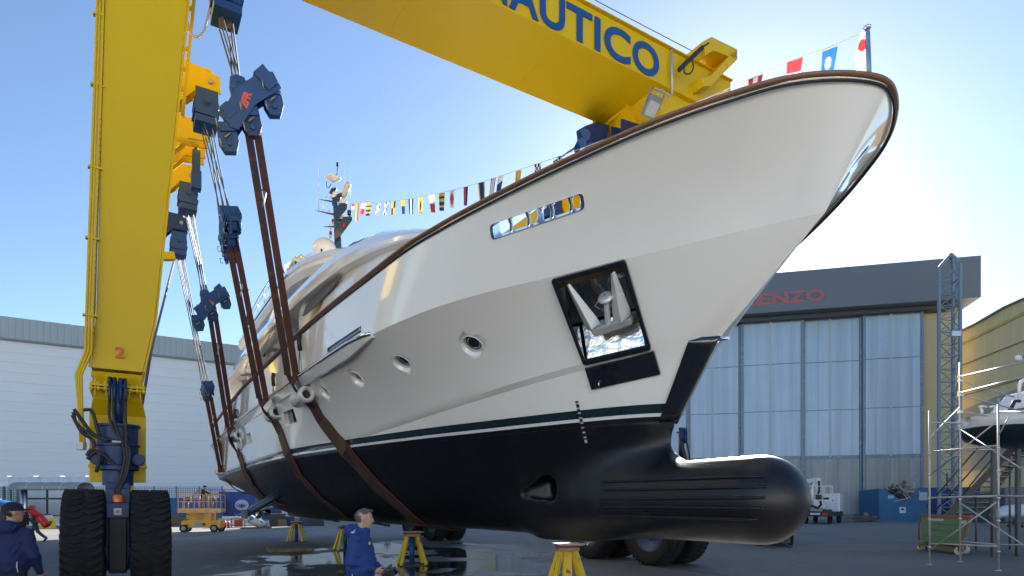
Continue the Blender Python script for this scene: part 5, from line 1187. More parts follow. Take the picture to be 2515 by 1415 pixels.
for k in range(17):
    z = 1.2+k*(zs_-1.5)/17; b.hex8([wp(-60, .05, z), wp(70, .05, z), wp(70, -.05, z), wp(-60, -.05, z), wp(-60, .05, z+.035), wp(70, .05, z+.035), wp(70, -.05, z+.035), wp(-60, -.05, z+.035)])
    b.v[-8:] = [v+ZZ*0 for v in b.v[-8:]]
js_ = b.build('panel_joint', mat('joint_grey', (.72, .73, .75), rough=.5), wb); js_['kind'] = 'stuff'
# ================================================================== ADDED APRON AND SHED BEHIND THE CAMERA (bounce light and reflections for the hull)
b = MB(); b.add([(-120, -120, .004), (90, -120, .004), (60, -9, .004), (-70, -9, .004)], [(0, 1, 2, 3)]); o = b.build('bounce_apron', mat('bounce_apron_concrete', (.56, .54, .50), rough=.8, var=.12, scale=.4)); o['kind'] = 'structure'
qs = thing('bounce_shed', 'long cream shed added unseen behind the camera, bouncing light onto the yacht', 'building', (-10, -48, 0))
b = MB(); b.hex8([(-75, -48, 0), (60, -58, 0), (60, -80, 0), (-75, -70, 0), (-75, -48, 13), (60, -58, 13), (60, -80, 13), (-75, -70, 13)]); b.build('wall', clad('bounce_shed_cream', (.80, .77, .72), .6, 1.5, axis=(1, -.07, 0), var=.05, dirt=.12), qs)
for i in range(9):
    x = -68+i*14.; y = -48-(x+75)*10/135+.05; b = MB(); b.box((x, y, 4.0), (6, .3, 8.0)); b.build('door', mat('bounce_shed_door', (.20, .25, .30), rough=.5), qs)
# ================================================================== YARD OBJECTS
def box8(b, o, ax, ay, x0, x1, y0, y1, z0, z1): b.hex8([o+ax*x+ay*y+ZZ*z for z in (z0, z1) for x, y in ((x0, y0), (x1, y0), (x1, y1), (x0, y1))])
def fr(px, py, rz=0.):   # ground frame facing the camera at a photo pixel
    o = at_z(px, py); d = Vector((o.x, o.y, 0)).normalized(); ax = Vector((d.y, -d.x, 0)); q = Matrix.Rotation(rz, 3, 'Z'); return o, q @ ax, q @ d, o.y/FPX
M_CONT = mat('container_blue', (.012, .10, .30), rough=.5, var=.15, scale=1.5, rust=((.10, .05, .03), 3.5, .70))
M_CONT2 = mat('container_deep_blue', (.01, .05, .26), rough=.5, var=.12, rust=((.08, .04, .03), 4, .72))
M_WOOD = mat('weathered_wood', (.20, .14, .09), rough=.8, var=.35, scale=5, bump=.4)
M_DARK = mat('dark_metal', (.035, .035, .04), rough=.6, var=.3)
M_GREYP = mat('grey_plastic', (.3, .32, .34), rough=.6, var=.15)
def container(label, px0, px1, pt, pb, dep, m, rz=0., name='container', ribs=12, group=None, k=None):
    o, ax, ay, k0 = fr((px0+px1)/2, pb, rz); w_ = (px1-px0)*k0; h = (pb-pt)*k0
    t = thing(name, label, 'container', o, 0, group); b = MB(); box8(b, o, ax, ay, -w_/2, w_/2, 0, dep, .08, h); b.build('body', m, t)
    for i in range(ribs):
        x = -w_/2+w_*(i+.5)/ribs; b = MB(); box8(b, o, ax, ay, x-w_/ribs*.22, x+w_/ribs*.22, -.06, .0, .2, h-.12); b.build('side_rib', m, t)
    b = MB(); box8(b, o, ax, ay, -w_/2-.04, w_/2+.04, -.08, .02, h-.1, h+.04); b.build('top_rail', m, t)
    b = MB(); box8(b, o, ax, ay, -w_/2-.04, w_/2+.04, -.08, .02, 0.02, .18); b.build('bottom_rail', m, t); return t, o, ax, ay, w_, h
container('long ribbed blue container behind the scissor lift, left of the blue trailer', 392, 541, 1224, 1291, 2.4, M_CONT, ribs=14)
t, o, ax, ay, w_, h = container('plain deep blue box body with a white oval emblem and the letters VSY', 543, 640, 1209, 1288, 2.4, M_CONT2, ribs=0, name='box_body')
M_LW = mat('pale_lettering', (.45, .52, .68), rough=.5)
text('VSY', 'lettering', M_LW, frame(o+ax*(-.30*w_/2)-ay*.09+ZZ*(h*.24), ax, ZZ), size=h*.15, sx=1.5, depth=.01, parent=t)
b = MB(); cc = o+ax*(.02*w_)-ay*.09+ZZ*h*.60
b.loft([[cc+ax*math.cos(a)*w_*.16+ZZ*math.sin(a)*h*.17 for a in np.linspace(0, 2*math.pi, 28)[:-1]], [cc-ay*.02+ax*math.cos(a)*w_*.16+ZZ*math.sin(a)*h*.17 for a in np.linspace(0, 2*math.pi, 28)[:-1]]], False); em = b.build('emblem', M_LW, t)
for a in (-50, -25, 0, 25, 50):
    b = MB(); d = ax*math.sin(R(a))+ZZ*math.cos(R(a))*.8; b.loft([[cc-ZZ*h*.10-ay*.03, cc-ZZ*h*.10-ay*.03+d*h*.13+ax*.08, cc-ZZ*h*.10-ay*.03+d*h*.22, cc-ZZ*h*.10-ay*.03+d*h*.13-ax*.08], [cc-ZZ*h*.10-ay*.05, cc-ZZ*h*.10-ay*.05+d*h*.13+ax*.08, cc-ZZ*h*.10-ay*.05+d*h*.22, cc-ZZ*h*.10-ay*.05+d*h*.13-ax*.08]], False); b.build('emblem_ray', M_CONT2, em)
b = MB(); box8(b, o, ax, ay, -w_/2, w_/2, -.05, .0, h*.17, h*.22); b.build('white_stripe', mat('white_paint', (.75, .76, .78), rough=.5), t)
# low white wall and mesh fence
def wall(label, px0, px1, pt, pb, m, dep=.25):
    a = at_z(px0, pb); c = at_z(px1, pb); b = MB(); k = a.y/FPX; n = Vector((0, dep, 0)); hh = (pb-pt)*k
    b.hex8([a, c, c+n, a+n, a+ZZ*hh, c+ZZ*hh, c+n+ZZ*hh, a+n+ZZ*hh]); return tag(b.build('low_wall', m), label, 'wall')
wall('low white concrete wall running behind the scissor lift', 405, 640, 1268, 1290, MATS['white_paint'])
wall('low white wall at the far left below the mesh fence', -60, 400, 1270, 1291, MATS['white_paint'])
def mesh_fence(label, px0, px1, pt, pb, Y, n, rowsn, m):
    a = at_y(px0, pb, Y); c = at_y(px1, pb, Y); a2 = at_y(px0, pt, Y); hh = a2.z-a.z; t = thing('mesh_fence', label, 'fence', a.lerp(c, .5))
    b = MB()
    for i in range(n+1): p = a.lerp(c, i/n); b.bar(p, p+ZZ*hh, .035)
    for j in range(rowsn+1): b.bar(a+ZZ*hh*j/rowsn, c+ZZ*hh*j/rowsn, .035)
    w2 = b.build('wire_mesh', m, t)
    for i in range(0, 7):
        p = a.lerp(c, i/6); b = MB(); p = Vector((p.x, p.y, 0)); b.bar(p, p+ZZ*(a2.z+.05), .12); b.build('post', m, t)
mesh_fence('dark mesh fence along the low wall at the left edge', -40, 60, 1196, 1270, 57, 26, 16, mat('fence_blue_grey', (.08, .11, .16), rough=.6))
mesh_fence('fine mesh fence in front of the long blue container', 210, 545, 1196, 1268, 57, 60, 16, mat('fence_grey', (.22, .26, .30), rough=.6))
# white sheeted hoarding and arched glazed canopy
t = thing('sheeted_hoarding', 'white sheeting stretched on a frame behind the arched canopy', 'hoarding', at_y(110, YH, 60))
b = MB(); L = []
for i in range(31):
    x = 19+i*6.6; sag = 3*abs(math.sin(i*.33)); L.append([at_y(x, 1170+sag, 60+.12*math.sin(i*1.7)), at_y(x+.5, 1200, 60+.2*math.sin(i*1.1)), at_y(x, 1270, 60)])
b.grid(L, True); o_ = b.build('sheet', mat('white_sheet', (.75, .76, .78), rough=.5, var=.06, bump=.5, bscale=1.5), t); o_.modifiers.new('s', 'SOLIDIFY').thickness = .03
for x in (23, 88, 153, 215):
    b = MB(); b.bar(at_y(x, 1272, 60.2), at_y(x, 1169, 60.2), .1); b.build('post', M_GREYP, t)
    b = MB(); b.box(at_y(x+2, 1170, 59.8), (.45, .2, .14), R(15)); b.build('lamp', M_STEEL, t)
t = thing('arched_canopy', 'glazed canopy with a rounded grey roof over benches at far left', 'shelter', at_z(130, 1283))
Yc = 52.; b = MB(); rws = []
for i in range(5):
    x = 50+i*41; rws.append([at_y(x, 1201, Yc)+Vector((0, 1.1*math.cos(a)-.2, .6*math.sin(a)-.05)) for a in np.linspace(math.pi*1.02, -.05, 9)])
b.grid(rws, True); o_ = b.build('arched_roof', mat('canopy_sheet', (.30, .31, .31), rough=.8, var=.1), t); o_.modifiers.new('s', 'SOLIDIFY').thickness = .05
for i in range(5):
    b = MB(); b.tube(rws[i], .05, 6); b.build('roof_rib', M_STEEL, t)
b = MB(); b.bar(at_y(50, 1201.5, Yc-1.2), at_y(214, 1201.5, Yc-1.2), .12); b.build('gutter', M_DARK, t)
for x in (54, 62, 214):
    b = MB(); p = at_y(x, 1202, Yc-1); b.cyl(Vector((p.x, p.y, 0)), p, .10, n=12); b.build('column', M_STEEL, t)
for x0, x1 in ((66, 115), (117, 165), (167, 212)):
    for y0, y1 in ((1203, 1224), (1226, 1266)):
        b = MB(); p = [at_y(x, y, Yc+.8) for x, y in ((x0, y0), (x1, y0), (x1, y1), (x0, y1))]
        for i in range(4): b.bar(p[i], p[(i+1) % 4], .07)
        b.build('glazing_frame', M_DARK, t)
t = thing('orange_lean_to', 'open orange timber frame roof between the white building and the scissor lift', 'roof frame', at_z(560, 1285))
for (a_, c_) in (((488, 1203), (575, 1203)), ((470, 1224), (488, 1203)), ((505, 1224), (520, 1203)), ((540, 1224), (552, 1203)), ((474, 1214), (575, 1213))):
    b = MB(); b.bar(at_y(*a_, 62), at_y(*c_, 62.5), .12); b.build('rafter', mat('pale_orange', (.6, .36, .20), rough=.6), t)
# ---- scissor lift with a man on it
o, ax, ay, k = fr(492, 1307, R(-14)); M_SC = mat('lift_yellow', (.72, .38, .015), rough=.4, coat=.2, var=.1); M_SCR = mat('lift_orange_rail', (.72, .36, .12), rough=.4)
sl = thing('scissor_lift', 'yellow scissor lift standing in the sunlit patch in front of the blue containers', 'lift', o)
def part(name, m, par, *boxes, bevel=.0):
    b = MB()
    for x0, x1, y0, y1, z0, z1 in boxes: box8(b, o, ax, ay, x0, x1, y0, y1, z0, z1)
    return b.build(name, m, par, bevel=bevel)
chs = part('chassis', M_SC, sl, (-1.1, 1.15, -.1, 1.0, .28, .72), (.45, 1.25, -.14, 1.04, .25, .78), bevel=.03)
part('ladder', M_SCR, sl, (.6, .66, -.2, -.15, .3, 1.3), (.9, .96, -.2, -.15, .3, 1.3), (.6, .96, -.2, -.15, .6, .64), (.6, .96, -.2, -.15, .9, .94))
for x0, z0 in ((-.9, .35), (-.2, .4), (.15, .42)): part('access_panel', M_DARK, chs, (x0, x0+.18, -.12, -.1, z0, z0+.16))
part('rating_plate', M_GREYP, chs, (-.35, .1, -.13, -.1, .32, .6))
for x, y in ((-.95, 0), (.85, 0), (-.95, .95), (1.05, .95), (.35, 0)):
    if x == .35: continue
    c = o+ax*x+ay*(y-.1)+ZZ*.24; b = MB(); b.lathe([(.24, -.1), (.245, 0), (.24, .1), (.15, .11)], c, ay, 20); b.lathe([(.15, -.11), (.24, -.1)], c, ay, 20); w2 = b.build('tyre', M_TYRE, sl); b = MB(); b.lathe([(.01, -.10), (.15, -.105), (.15, -.05)], c, ay, 14); b.build('hub', M_GREYP, w2)
for z0 in (.74, .90, 1.06):
    for s_ in (-1, 1):
        b = MB(); b.bar(o+ax*(-.75*s_)+ay*.1+ZZ*z0, o+ax*(.85*s_)+ay*.1+ZZ*(z0+.15), .05, .10); b.bar(o+ax*(-.75*s_)+ay*.8+ZZ*z0, o+ax*(.85*s_)+ay*.8+ZZ*(z0+.15), .05, .10); b.build('scissor_arm', M_SC, sl)
plt = part('platform', M_SC, sl, (-1.28, 1.28, -.2, 1.1, 1.24, 1.30), (-1.28, 1.28, -.22, -.17, 1.24, 1.52), (-1.28, 1.28, 1.07, 1.12, 1.24, 1.52), (-1.28, -1.23, -.2, 1.1, 1.24, 1.52), (1.23, 1.28, -.2, 1.1, 1.24, 1.52))
for x0 in (-1.1, -.5, .3, .9): part('sticker', M_GREYP, plt, (x0, x0+.28, -.23, -.22, 1.3, 1.4))
zt2 = 1.30+1.12
for y in (-.18, 1.08):
    b = MB(); q = lambda x, z: o+ax*x+ay*y+ZZ*z
    b.tube([q(-1.25, 1.5), q(-1.25, zt2-.05), q(-1.2, zt2), q(.15, zt2), q(.2, zt2-.05), q(.2, 1.5)], .028, 6); b.tube([q(.28, 1.5), q(.28, zt2-.05), q(.33, zt2), q(1.2, zt2), q(1.25, zt2-.05), q(1.25, 1.5)], .028, 6)
    b.cyl(q(-1.25, 1.95), q(1.25, 1.95), .022, n=6)
    for x in (-1.0, -.65, -.3, -.05, .5, .72, 1.0): b.cyl(q(x, 1.5), q(x, zt2 if x in (-.3, .72) else 1.95), .022, n=6)
    b.tube([q(-1.1, zt2-.02), q(-.9, 2.12), q(-.2, 2.12)], .022, 6); b.tube([q(.5, zt2-.02), q(.72, 1.98)], .024, 6); b.tube([q(-.1, zt2-.02), q(-.02, 1.98)], .024, 6)
    b.build('guard_rail', M_SCR, sl)
for x in (-1.25, 1.25):
    b = MB(); b.cyl(o+ax*x-ay*.18+ZZ*zt2, o+ax*x+ay*1.08+ZZ*zt2, .028, n=6); b.cyl(o+ax*x-ay*.18+ZZ*1.95, o+ax*x+ay*1.08+ZZ*1.95, .022, n=6); b.build('end_rail', M_SCR, sl)
part('control_panel', M_DARK, sl, (-.85, -.55, -.1, .1, 1.95, 2.25), bevel=.02)
LIFT = (o, ax, ay)
# ---- crates, pallets, boxes under the stern
def crate(label, cat, name, px0, px1, pt, pb, dep, m, slats=4, group=None, rz=0.):
    o, ax, ay, k = fr((px0+px1)/2, pb, rz); w_ = (px1-px0)*k; h = (pb-pt)*k; b = MB()
    t = thing(name, label, cat, o, 0, group)
    box8(b, o, ax, ay, -w_/2, w_/2, .03, dep, 0.02, h); b.build('box', m, t, bevel=.01)
    b = MB()
    for i in range(slats): z = h*(i+.5)/slats; box8(b, o, ax, ay, -w_/2-.02, w_/2+.02, -.02, .02, z-h/slats*.36, z+h/slats*.36)
    for x in (-w_/2, w_/2-.08): box8(b, o, ax, ay, x, x+.08, -.05, 0-.021, .0, h+.01)
    b.build('slatted_front', m, t); return t
for i, (a_, c_, pt, pb, lab) in enumerate(((422, 440, 1266, 1292, 'dark wooden pallet stack left of the scissor lift, against the white wall'), (441, 458, 1270, 1292, 'lower wooden pallet stack touching the left wheels of the scissor lift'), (400, 409, 1262, 1297, 'narrow brown pile partly behind the big left tyre'))): crate(lab, 'pallets', 'pallet_stack', a_, c_, pt, pb, 1.0, M_WOOD, 7, 'pallet stacks along the wall')
M_CB = mat('dark_crate', (.05, .05, .055), rough=.7, var=.4); M_BB = mat('blue_crate', (.03, .07, .16), rough=.6, var=.3); M_WB = mat('pale_box', (.45, .47, .5), rough=.6)
for a_, c_, pt, pb, m, lab in ((663, 700, 1262, 1293, M_CB, 'dark crate below the blue stabiliser fin'), (684, 703, 1276, 1293, mat('brown_crate', (.16, .13, .09), rough=.7, var=.3), 'small brown crate in front of the dark crates under the skeg'), (700, 722, 1268, 1292, M_BB, 'blue-grey crate left of the first jack stand'), (737, 757, 1272, 1292, M_BB, 'blue crate just right of the first jack stand'), (759, 795, 1272, 1292, M_CB, 'grey slatted crate at the right end of the row under the keel'), (652, 664, 1280, 1291, M_WB, 'small white box at the foot of the stabiliser fin'), (640, 690, 1240, 1275, mat('teal_crate', (.03, .10, .16), rough=.6, var=.3), 'teal mesh crate behind the stabiliser fin')):
    crate(lab, 'crate', 'storage_crate', a_, c_, pt, pb, .9, m, 3, 'crates stored under the stern')
b_o, ax, ay, k = fr(628, 1299); t = thing('wrapped_hull', 'white and turquoise stained boat mould on a timber skid under the stern', 'boat mould', b_o)
b = MB(); secs = []
for x, r0, z0 in ((-.95, .12, 1.02), (-.7, .35, .8), (-.25, .5, .62), (.25, .42, .42), (.7, .25, .3), (.98, .08, .22)): secs.append([b_o+ax*x+ay*(.5+r0*math.cos(a))+ZZ*(z0+r0*.8*math.sin(a)) for a in np.linspace(0, 2*math.pi, 13)[:-1]])
b.loft(secs, True); b.build('mould', mat('stained_gelcoat', (.62, .64, .62), rough=.4, var=.1, bump=.3, bscale=5, rust=((.03, .22, .27), 1.6, .52)), t)
b = MB(); box8(b, b_o, ax, ay, -1.05, 1.1, .1, .9, 0, .12); b.build('skid', M_WOOD, t)
b_o, ax, ay, k = fr(572, 1296); t = thing('sheet_lean_to', 'grey sheet propped over stored boxes right of the scissor lift', 'lean-to', b_o)
b = MB(); b.grid([[b_o+ax*x+ay*y+ZZ*(.75-.12*y+.05*math.sin(3*x)-.12*(x > .6)) for x in np.linspace(-1, .95, 8)] for y in (0, .5, 1)], True); b.build('sheet', mat('grey_sheet', (.42, .4, .38), rough=.7), t).modifiers.new('s', 'SOLIDIFY').thickness = .03
for x in (-.9, -.1, .85):
    b = MB(); box8(b, b_o, ax, ay, x-.04, x+.04, .1, .2, 0, .72); b.build('prop', M_WOOD, t)
b = MB(); box8(b, b_o, ax, ay, .1, .7, .2, .8, .05, .6); b.build('red_box', mat('box_red', (.30, .03, .02), rough=.5), t)
for px in (552, 561):
    p, ax, ay, k = fr(px, 1297); t = thing('fire_extinguisher', 'red fire extinguisher on the ground, %s of the two by the grey sheet' % ('left' if px < 556 else 'right'), 'extinguisher', p, 0, 'fire extinguishers by the grey sheet')
    b = MB(); b.lathe([(.08, 0), (.10, .02), (.10, .42), (.06, .5), (.03, .53)], p, n=16); b.build('cylinder', mat('ext_red', (.55, .02, .015), rough=.3, coat=.4), t)
    b = MB(); b.cyl(p+ZZ*.52, p+ZZ*.6, .025); b.box(p+ZZ*.61, (.04, .14, .02)); b.build('valve', M_DARK, t)
# pallet on the wet ground
b_o, ax, ay, k = fr(717, 1355, R(8)); t = thing('wooden_pallet', 'dark wooden pallet lying in the wet between the jack stands', 'pallet', b_o)
for y in (0, .5, 1.0):
    b = MB(); box8(b, b_o, ax, ay, -.8, .8, y, y+.1, 0, .1); b.build('bearer', M_WOOD, t)
for i in range(9):
    b = MB(); box8(b, b_o, ax, ay, -.8+i*.18, -.8+i*.18+.13, 0, 1.1, .1, .125); b.build('deck_board', M_WOOD, t)
# ---- jack stands
M_STY = mat('stand_yellow', (.66, .46, .01), rough=.45, var=.12, rust=((.16, .07, .03), 7, .62)); M_STB = mat('stand_blue', (.01, .05, .18), rough=.45, var=.2)
def stand(px, pt, pb, label, orange=False, fat=False, rz=.3):
    p = at_z(px, pb); k = p.y/FPX; h = (pb-pt)*k; t = thing('jack_stand', label, 'stand', p, 0, 'jack stands placed under the hull')
    if fat:
        b = MB(MatT(p, rz)); b.box((0, 0, h*.42), (.19, .19, h*.80), taper=.85); b.build('post', M_STY, t, bevel=.01)
    else:
        b = MB(); b.cyl(p, p+ZZ*h*.84, .075, n=18); b.build('post', M_STB, t)
    for i in range(4):
        a = rz+math.pi/4+i*math.pi/2; d = Vector((math.cos(a), math.sin(a), 0)); b = MB(); b.bar(p+d*.50+ZZ*.03, p+d*.20+ZZ*h*.83, .07, .07); b.build('leg', M_STY, t)
    b = MB(MatT(p, rz)); b.box((0, 0, .015), (.75, .75, .02)); b.build('base_plate', mat('rusty_plate', (.12, .06, .04), rough=.8, var=.4), t)
    b = MB(MatT(p, rz)); b.box((0, 0, h*.865), (.42, .42, h*.07)); b.build('timber_block', mat('stand_timber', (.33, .22, .14), rough=.8, var=.3, scale=6) if pt > 1290 else M_WOOD, t, bevel=.006)
    b = MB(MatT(p, rz)); b.box((0, 0, h*.925), (.44, .44, h*.045)); b.build('red_pad', mat('pad_red', (.22, .03, .02), rough=.7, var=.4), t)
    b = MB(MatT(p, rz+.15)); b.box((0.02, 0, h*.965), (.52, .5, h*.03)); b.build('top_board', mat('stand_board', (.45, .42, .36) if orange else (.10, .07, .05), rough=.7, var=.25), t)
def MatT(p, rz): return Matrix.Translation(p) @ Matrix.Rotation(rz, 4, 'Z')
stand(1393, 1332, 1452, 'yellow jack stand with a pale board on top, nearest the camera below the bow', True, True, .1)
stand(1012, 1303, 1388, 'jack stand with blue post and yellow legs, right of the man in the blue jacket')
stand(848, 1289, 1352, 'jack stand partly hidden behind the man in the blue jacket', rz=.5)
stand(728, 1279, 1331, 'farthest jack stand with dark top, left of the man in the blue jacket', rz=.1)
stand(1112, 1302, 1332, 'low jack stand far back between the rear tyres', rz=.2) if False else None
# ---- forklift behind the bulb
p, ax, ay, k = fr(1908, 1343, R(10)); t = thing('forklift', 'dark forklift half hidden behind the tip of the bulb', 'forklift', p); o = p
b = MB(); box8(b, o, ax, ay, -.55, .55, .5, 2.4, .25, 1.0); box8(b, o, ax, ay, -.5, .5, 1.7, 2.5, .3, 1.25); b.build('body', mat('forklift_body', (.10, .08, .02), rough=.5, var=.3), t, bevel=.04)
for x in (-.38, .38):
    b = MB(); box8(b, o, ax, ay, x-.06, x+.06, .1, .24, .1, 2.0); b.build('mast_rail', M_DARK, t)
    b = MB(); box8(b, o, ax, ay, x-.09, x+.03, -.95, .08, .05, .10); box8(b, o, ax, ay, x-.09, x+.03, .02, .08, .05, .75); b.build('fork', M_DARK, t)
b = MB(); 
for z in (.15, .38, .62): box8(b, o, ax, ay, -.55, .55, .08, .12, z, z+.08)
for x in (-.5, -.25, 0, .25, .45): box8(b, o, ax, ay, x, x+.06, .07, .11, .15, .95)
b.build('carriage', mat('carriage_grey', (.08, .07, .07), rough=.6, var=.4), t)
for x in (-.6, .6):
    for y in (.7, 2.1):
        c = o+ax*x+ay*y+ZZ*.34; b = MB(); b.lathe([(.15, -.12), (.33, -.12), (.34, 0), (.33, .12), (.15, .12)], c, ax, 22); w2 = b.build('tyre', M_TYRE, t); b = MB(); b.lathe([(.01, -.1), (.16, -.1), (.16, .1), (.01, .1)], c, ax, 14); b.build('hub', mat('hub_yellow', (.45, .3, .02), rough=.5), w2)
b = MB(); 
for x in (-.5, .5):
    for y in (.6, 1.9): b.cyl(o+ax*x+ay*y+ZZ*1.0, o+ax*x*.9+ay*(y+.05)+ZZ*2.05, .03, n=6)
box8(b, o, ax, ay, -.52, .52, .55, 2.0, 2.03, 2.1); b.build('overhead_guard', M_DARK, t)
# ---- boom lift truck by the hangar
p, ax, ay, k = fr(2003, 1287, R(-12)); o = p; t = thing('boom_lift_truck', 'small white truck with a folded lifting boom and red tail lights, seen from behind', 'truck', p)
M_TW = mat('truck_white', (.70, .72, .74), rough=.35, coat=.3)
def pt_(name, m, *boxes, bevel=0., par=None):
    b = MB()
    for x0, x1, y0, y1, z0, z1 in boxes: box8(b, o, ax, ay, x0, x1, y0, y1, z0, z1)
    return b.build(name, m, par or t, bevel=bevel)
pt_('chassis', M_DARK, (-1.25, 1.25, 0, 6, .7, 1.15), (-1.35, -.5, -.1, .3, .75, 1.35), (.6, 1.35, -.1, .3, .75, 1.35), bevel=.03)
pt_('cab', M_TW, (-1.2, 1.2, 4.6, 6.4, .8, 2.9), bevel=.1); pt_('bed', M_TW, (-1.5, .1, .8, 4.4, 1.5, 1.7), bevel=.02)
for x in (-.9, .9): pt_('tail_light', mat('tail_red', (.6, .03, .02), rough=.3), (x-.28, x+.12, -.13, -.1, .82, 1.0))
pt_('number_plate', mat('plate_blue_white', (.55, .60, .68), rough=.5), (-.45, .4, -.13, -.1, .85, 1.02))
for x, a_ in ((-1.05, -.4), (1.0, .4)):
    b = MB(); q = o+ax*x-ay*.15+ZZ*1.45; b.bar(q, q+ZZ*.75-ax*a_*.9, .26, .04); s0 = b.build('chevron_board', mat('chevron_white', (.7, .7, .7), rough=.5), t)
    for z in (.12, .36, .6): b = MB(); b.bar(q+ZZ*z-ax*a_*z-ax*.1-ay*.03, q+ZZ*(z+.1)-ax*a_*z+ax*.1-ay*.03, .1, .02); b.build('chevron_stripe', mat('tail_red', (.6, .03, .02)), s0)
for x, y in ((-1.05, .9), (1.05, .9), (-1.05, 5.0), (1.05, 5.0)):
    c = o+ax*x+ay*y+ZZ*.42; b = MB(); b.lathe([(.2, -.15), (.4, -.15), (.42, 0), (.4, .15), (.2, .15)], c, ax, 20); w2 = b.build('wheel', M_TYRE, t); b = MB(); b.lathe([(.01, -.12), (.22, -.12)], c, ax, 12); b.build('hub', M_GREYP, w2)
b = MB(); b.bar(o-ax*.9+ay*.6+ZZ*1.7, o-ax*.1+ay*.9+ZZ*4.1, .32, .4); b.build('lower_boom', M_TW, t, bevel=.04)
b = MB(); b.bar(o-ax*1.7+ay*1.4+ZZ*3.9, o-ax*.05+ay*.8+ZZ*4.15, .34, .36); b.build('upper_boom', M_TW, t, bevel=.04)
b = MB(); b.prism([(-.15, 2.6), (.12, 2.5), (.38, 3.2), (.36, 4.25), (0, 4.3), (-.05, 3.6)], o+ay*.5, ax, ZZ, .35); b.build('boom_elbow', M_TW, t, bevel=.03)
b = MB(); b.tube([o+ax*z[0]+ay*.3+ZZ*z[1] for z in ((.1, 2.7), (.22, 3.0), (.27, 3.5), (.2, 4.0))], .10, 8); b.build('elbow_cover', M_RUBBER, t)
b = MB(); b.tube([o+ax*x+ay*.4+ZZ*z for x, z in ((-.9, 1.5), (-.4, 1.7), (.1, 1.45), (.4, 1.8), (.3, 2.2))], .11, 8); b.build('hydraulic_hose', M_RUBBER, t)
b = MB(); box8(b, o, ax, ay, -1.0, 1.4, -.2, .6, 2.15, 2.25)
for z in (2.75, 3.5): b.bar(o-ax*1.0-ay*.2+ZZ*z, o+ax*1.35-ay*.2+ZZ*z, .04); b.bar(o-ax*1.0+ay*.6+ZZ*z, o+ax*1.35+ay*.6+ZZ*z, .04)
for x in (-1., -.2, .6, 1.33):
    for y in (-.2, .6): b.bar(o+ax*x+ay*y+ZZ*2.2, o+ax*x+ay*y+ZZ*3.5, .04)
b.build('work_basket', M_STEEL, t)
pt_('controls', mat('tag_yellow', (.6, .42, .08), rough=.5), (-.75, -.45, -.25, -.2, 2.5, 2.8)); pt_('tool_box', M_DARK, (.0, .55, 0, .4, 2.25, 2.75), (.65, 1.1, 0, .3, 2.25, 2.45))
# ---- blue roll-off skip with scrap, second container behind
sk_o = at_z(2188, 1281); k = sk_o.y/FPX; d = Vector((sk_o.x, sk_o.y, 0)).normalized(); ax = Vector((d.y, -d.x, 0)); ay = d; o = sk_o
M_SKIP = mat('skip_blue', (.014, .12, .27), rough=.55, var=.2, scale=2, rust=((.09, .04, .02), 3, .66), bump=.2)
xL, xM, xR = -74*k, -24*k, 76*k; h = 81*k
t = thing('scrap_skip', 'big blue roll-off skip heaped with broken wood and white scrap', 'skip', o)
# side wall to the left runs back; end wall with a V notch faces the camera
A_ = o+ax*xM; B_ = o+ax*xR; C_ = at_z(2112, 1277.5)
sd_ = (C_-A_).normalized(); sl_ = (C_-A_).length
b = MB(); nb = Vector((-sd_.y, sd_.x, 0)); nb = nb if nb.y > 0 else -nb
b.hex8([A_, C_, C_+nb*.12, A_+nb*.12, A_+ZZ*h, C_+ZZ*h*.97, C_+nb*.12+ZZ*h*.97, A_+nb*.12+ZZ*h]); b.build('side_wall', M_SKIP, t)
for i in range(7):
    f = (i+.3)/7; p = A_.lerp(C_, f)
    for z0, z1 in ((.06, .30), (.36, .60), (.66, .92)):
        b = MB(); b.bar(p-nb*.06+ZZ*h*z0, p-nb*.06+ZZ*h*z1, .12, .1); b.build('side_rib', M_SKIP, t)
ex = (B_-A_); el = ex.length; ex.normalize(); en = -ay
def ep(x, z, d=0): return A_+ex*x*el+ZZ*z*h+en*d
b = MB(); b.prism([(0, 0), (el, 0), (el, h), (el*.80, h), (el*.60, h*.68), (el*.42, h*.68), (el*.08, h), (0, h)], A_, ex, ZZ, .12); b.build('end_wall', M_SKIP, t)
for z0, z1, dd in ((.52, .62, .12), (.0, .05, .1)):
    b = MB(); b.hex8([ep(-.02, z0), ep(1.02, z0), ep(1.02, z0, dd), ep(-.02, z0, dd), ep(-.02, z1), ep(1.02, z1), ep(1.02, z1, dd), ep(-.02, z1, dd)]); b.build('end_rail', M_SKIP, t)
for x in (.0, .30, .68, .97):
    b = MB(); b.hex8([ep(x, 0), ep(x+.045, 0), ep(x+.045, 0, .14), ep(x, 0, .14), ep(x, .56), ep(x+.045, .56), ep(x+.045, .56, .14), ep(x, .56, .14)]); b.build('end_post', M_SKIP, t)
for x, z, w2, h2, m in ((.18, .70, .12, .09, M_WB), (.82, .64, .17, .24, M_WB), (.42, .26, .13, .18, mat('notice_white', (.6, .62, .66), rough=.5))):
    b = MB(); b.hex8([ep(x, z, .07), ep(x+w2, z, .07), ep(x+w2, z, .09), ep(x, z, .09), ep(x, z+h2, .07), ep(x+w2, z+h2, .07), ep(x+w2, z+h2, .09), ep(x, z+h2, .09)]); s0 = b.build('notice', m, t)
b = MB(); b.lathe([(.01, 0), (.14, 0)], ep(.485, .37, .10), en, 16); b.build('notice_mark', M_CONT2, s0)
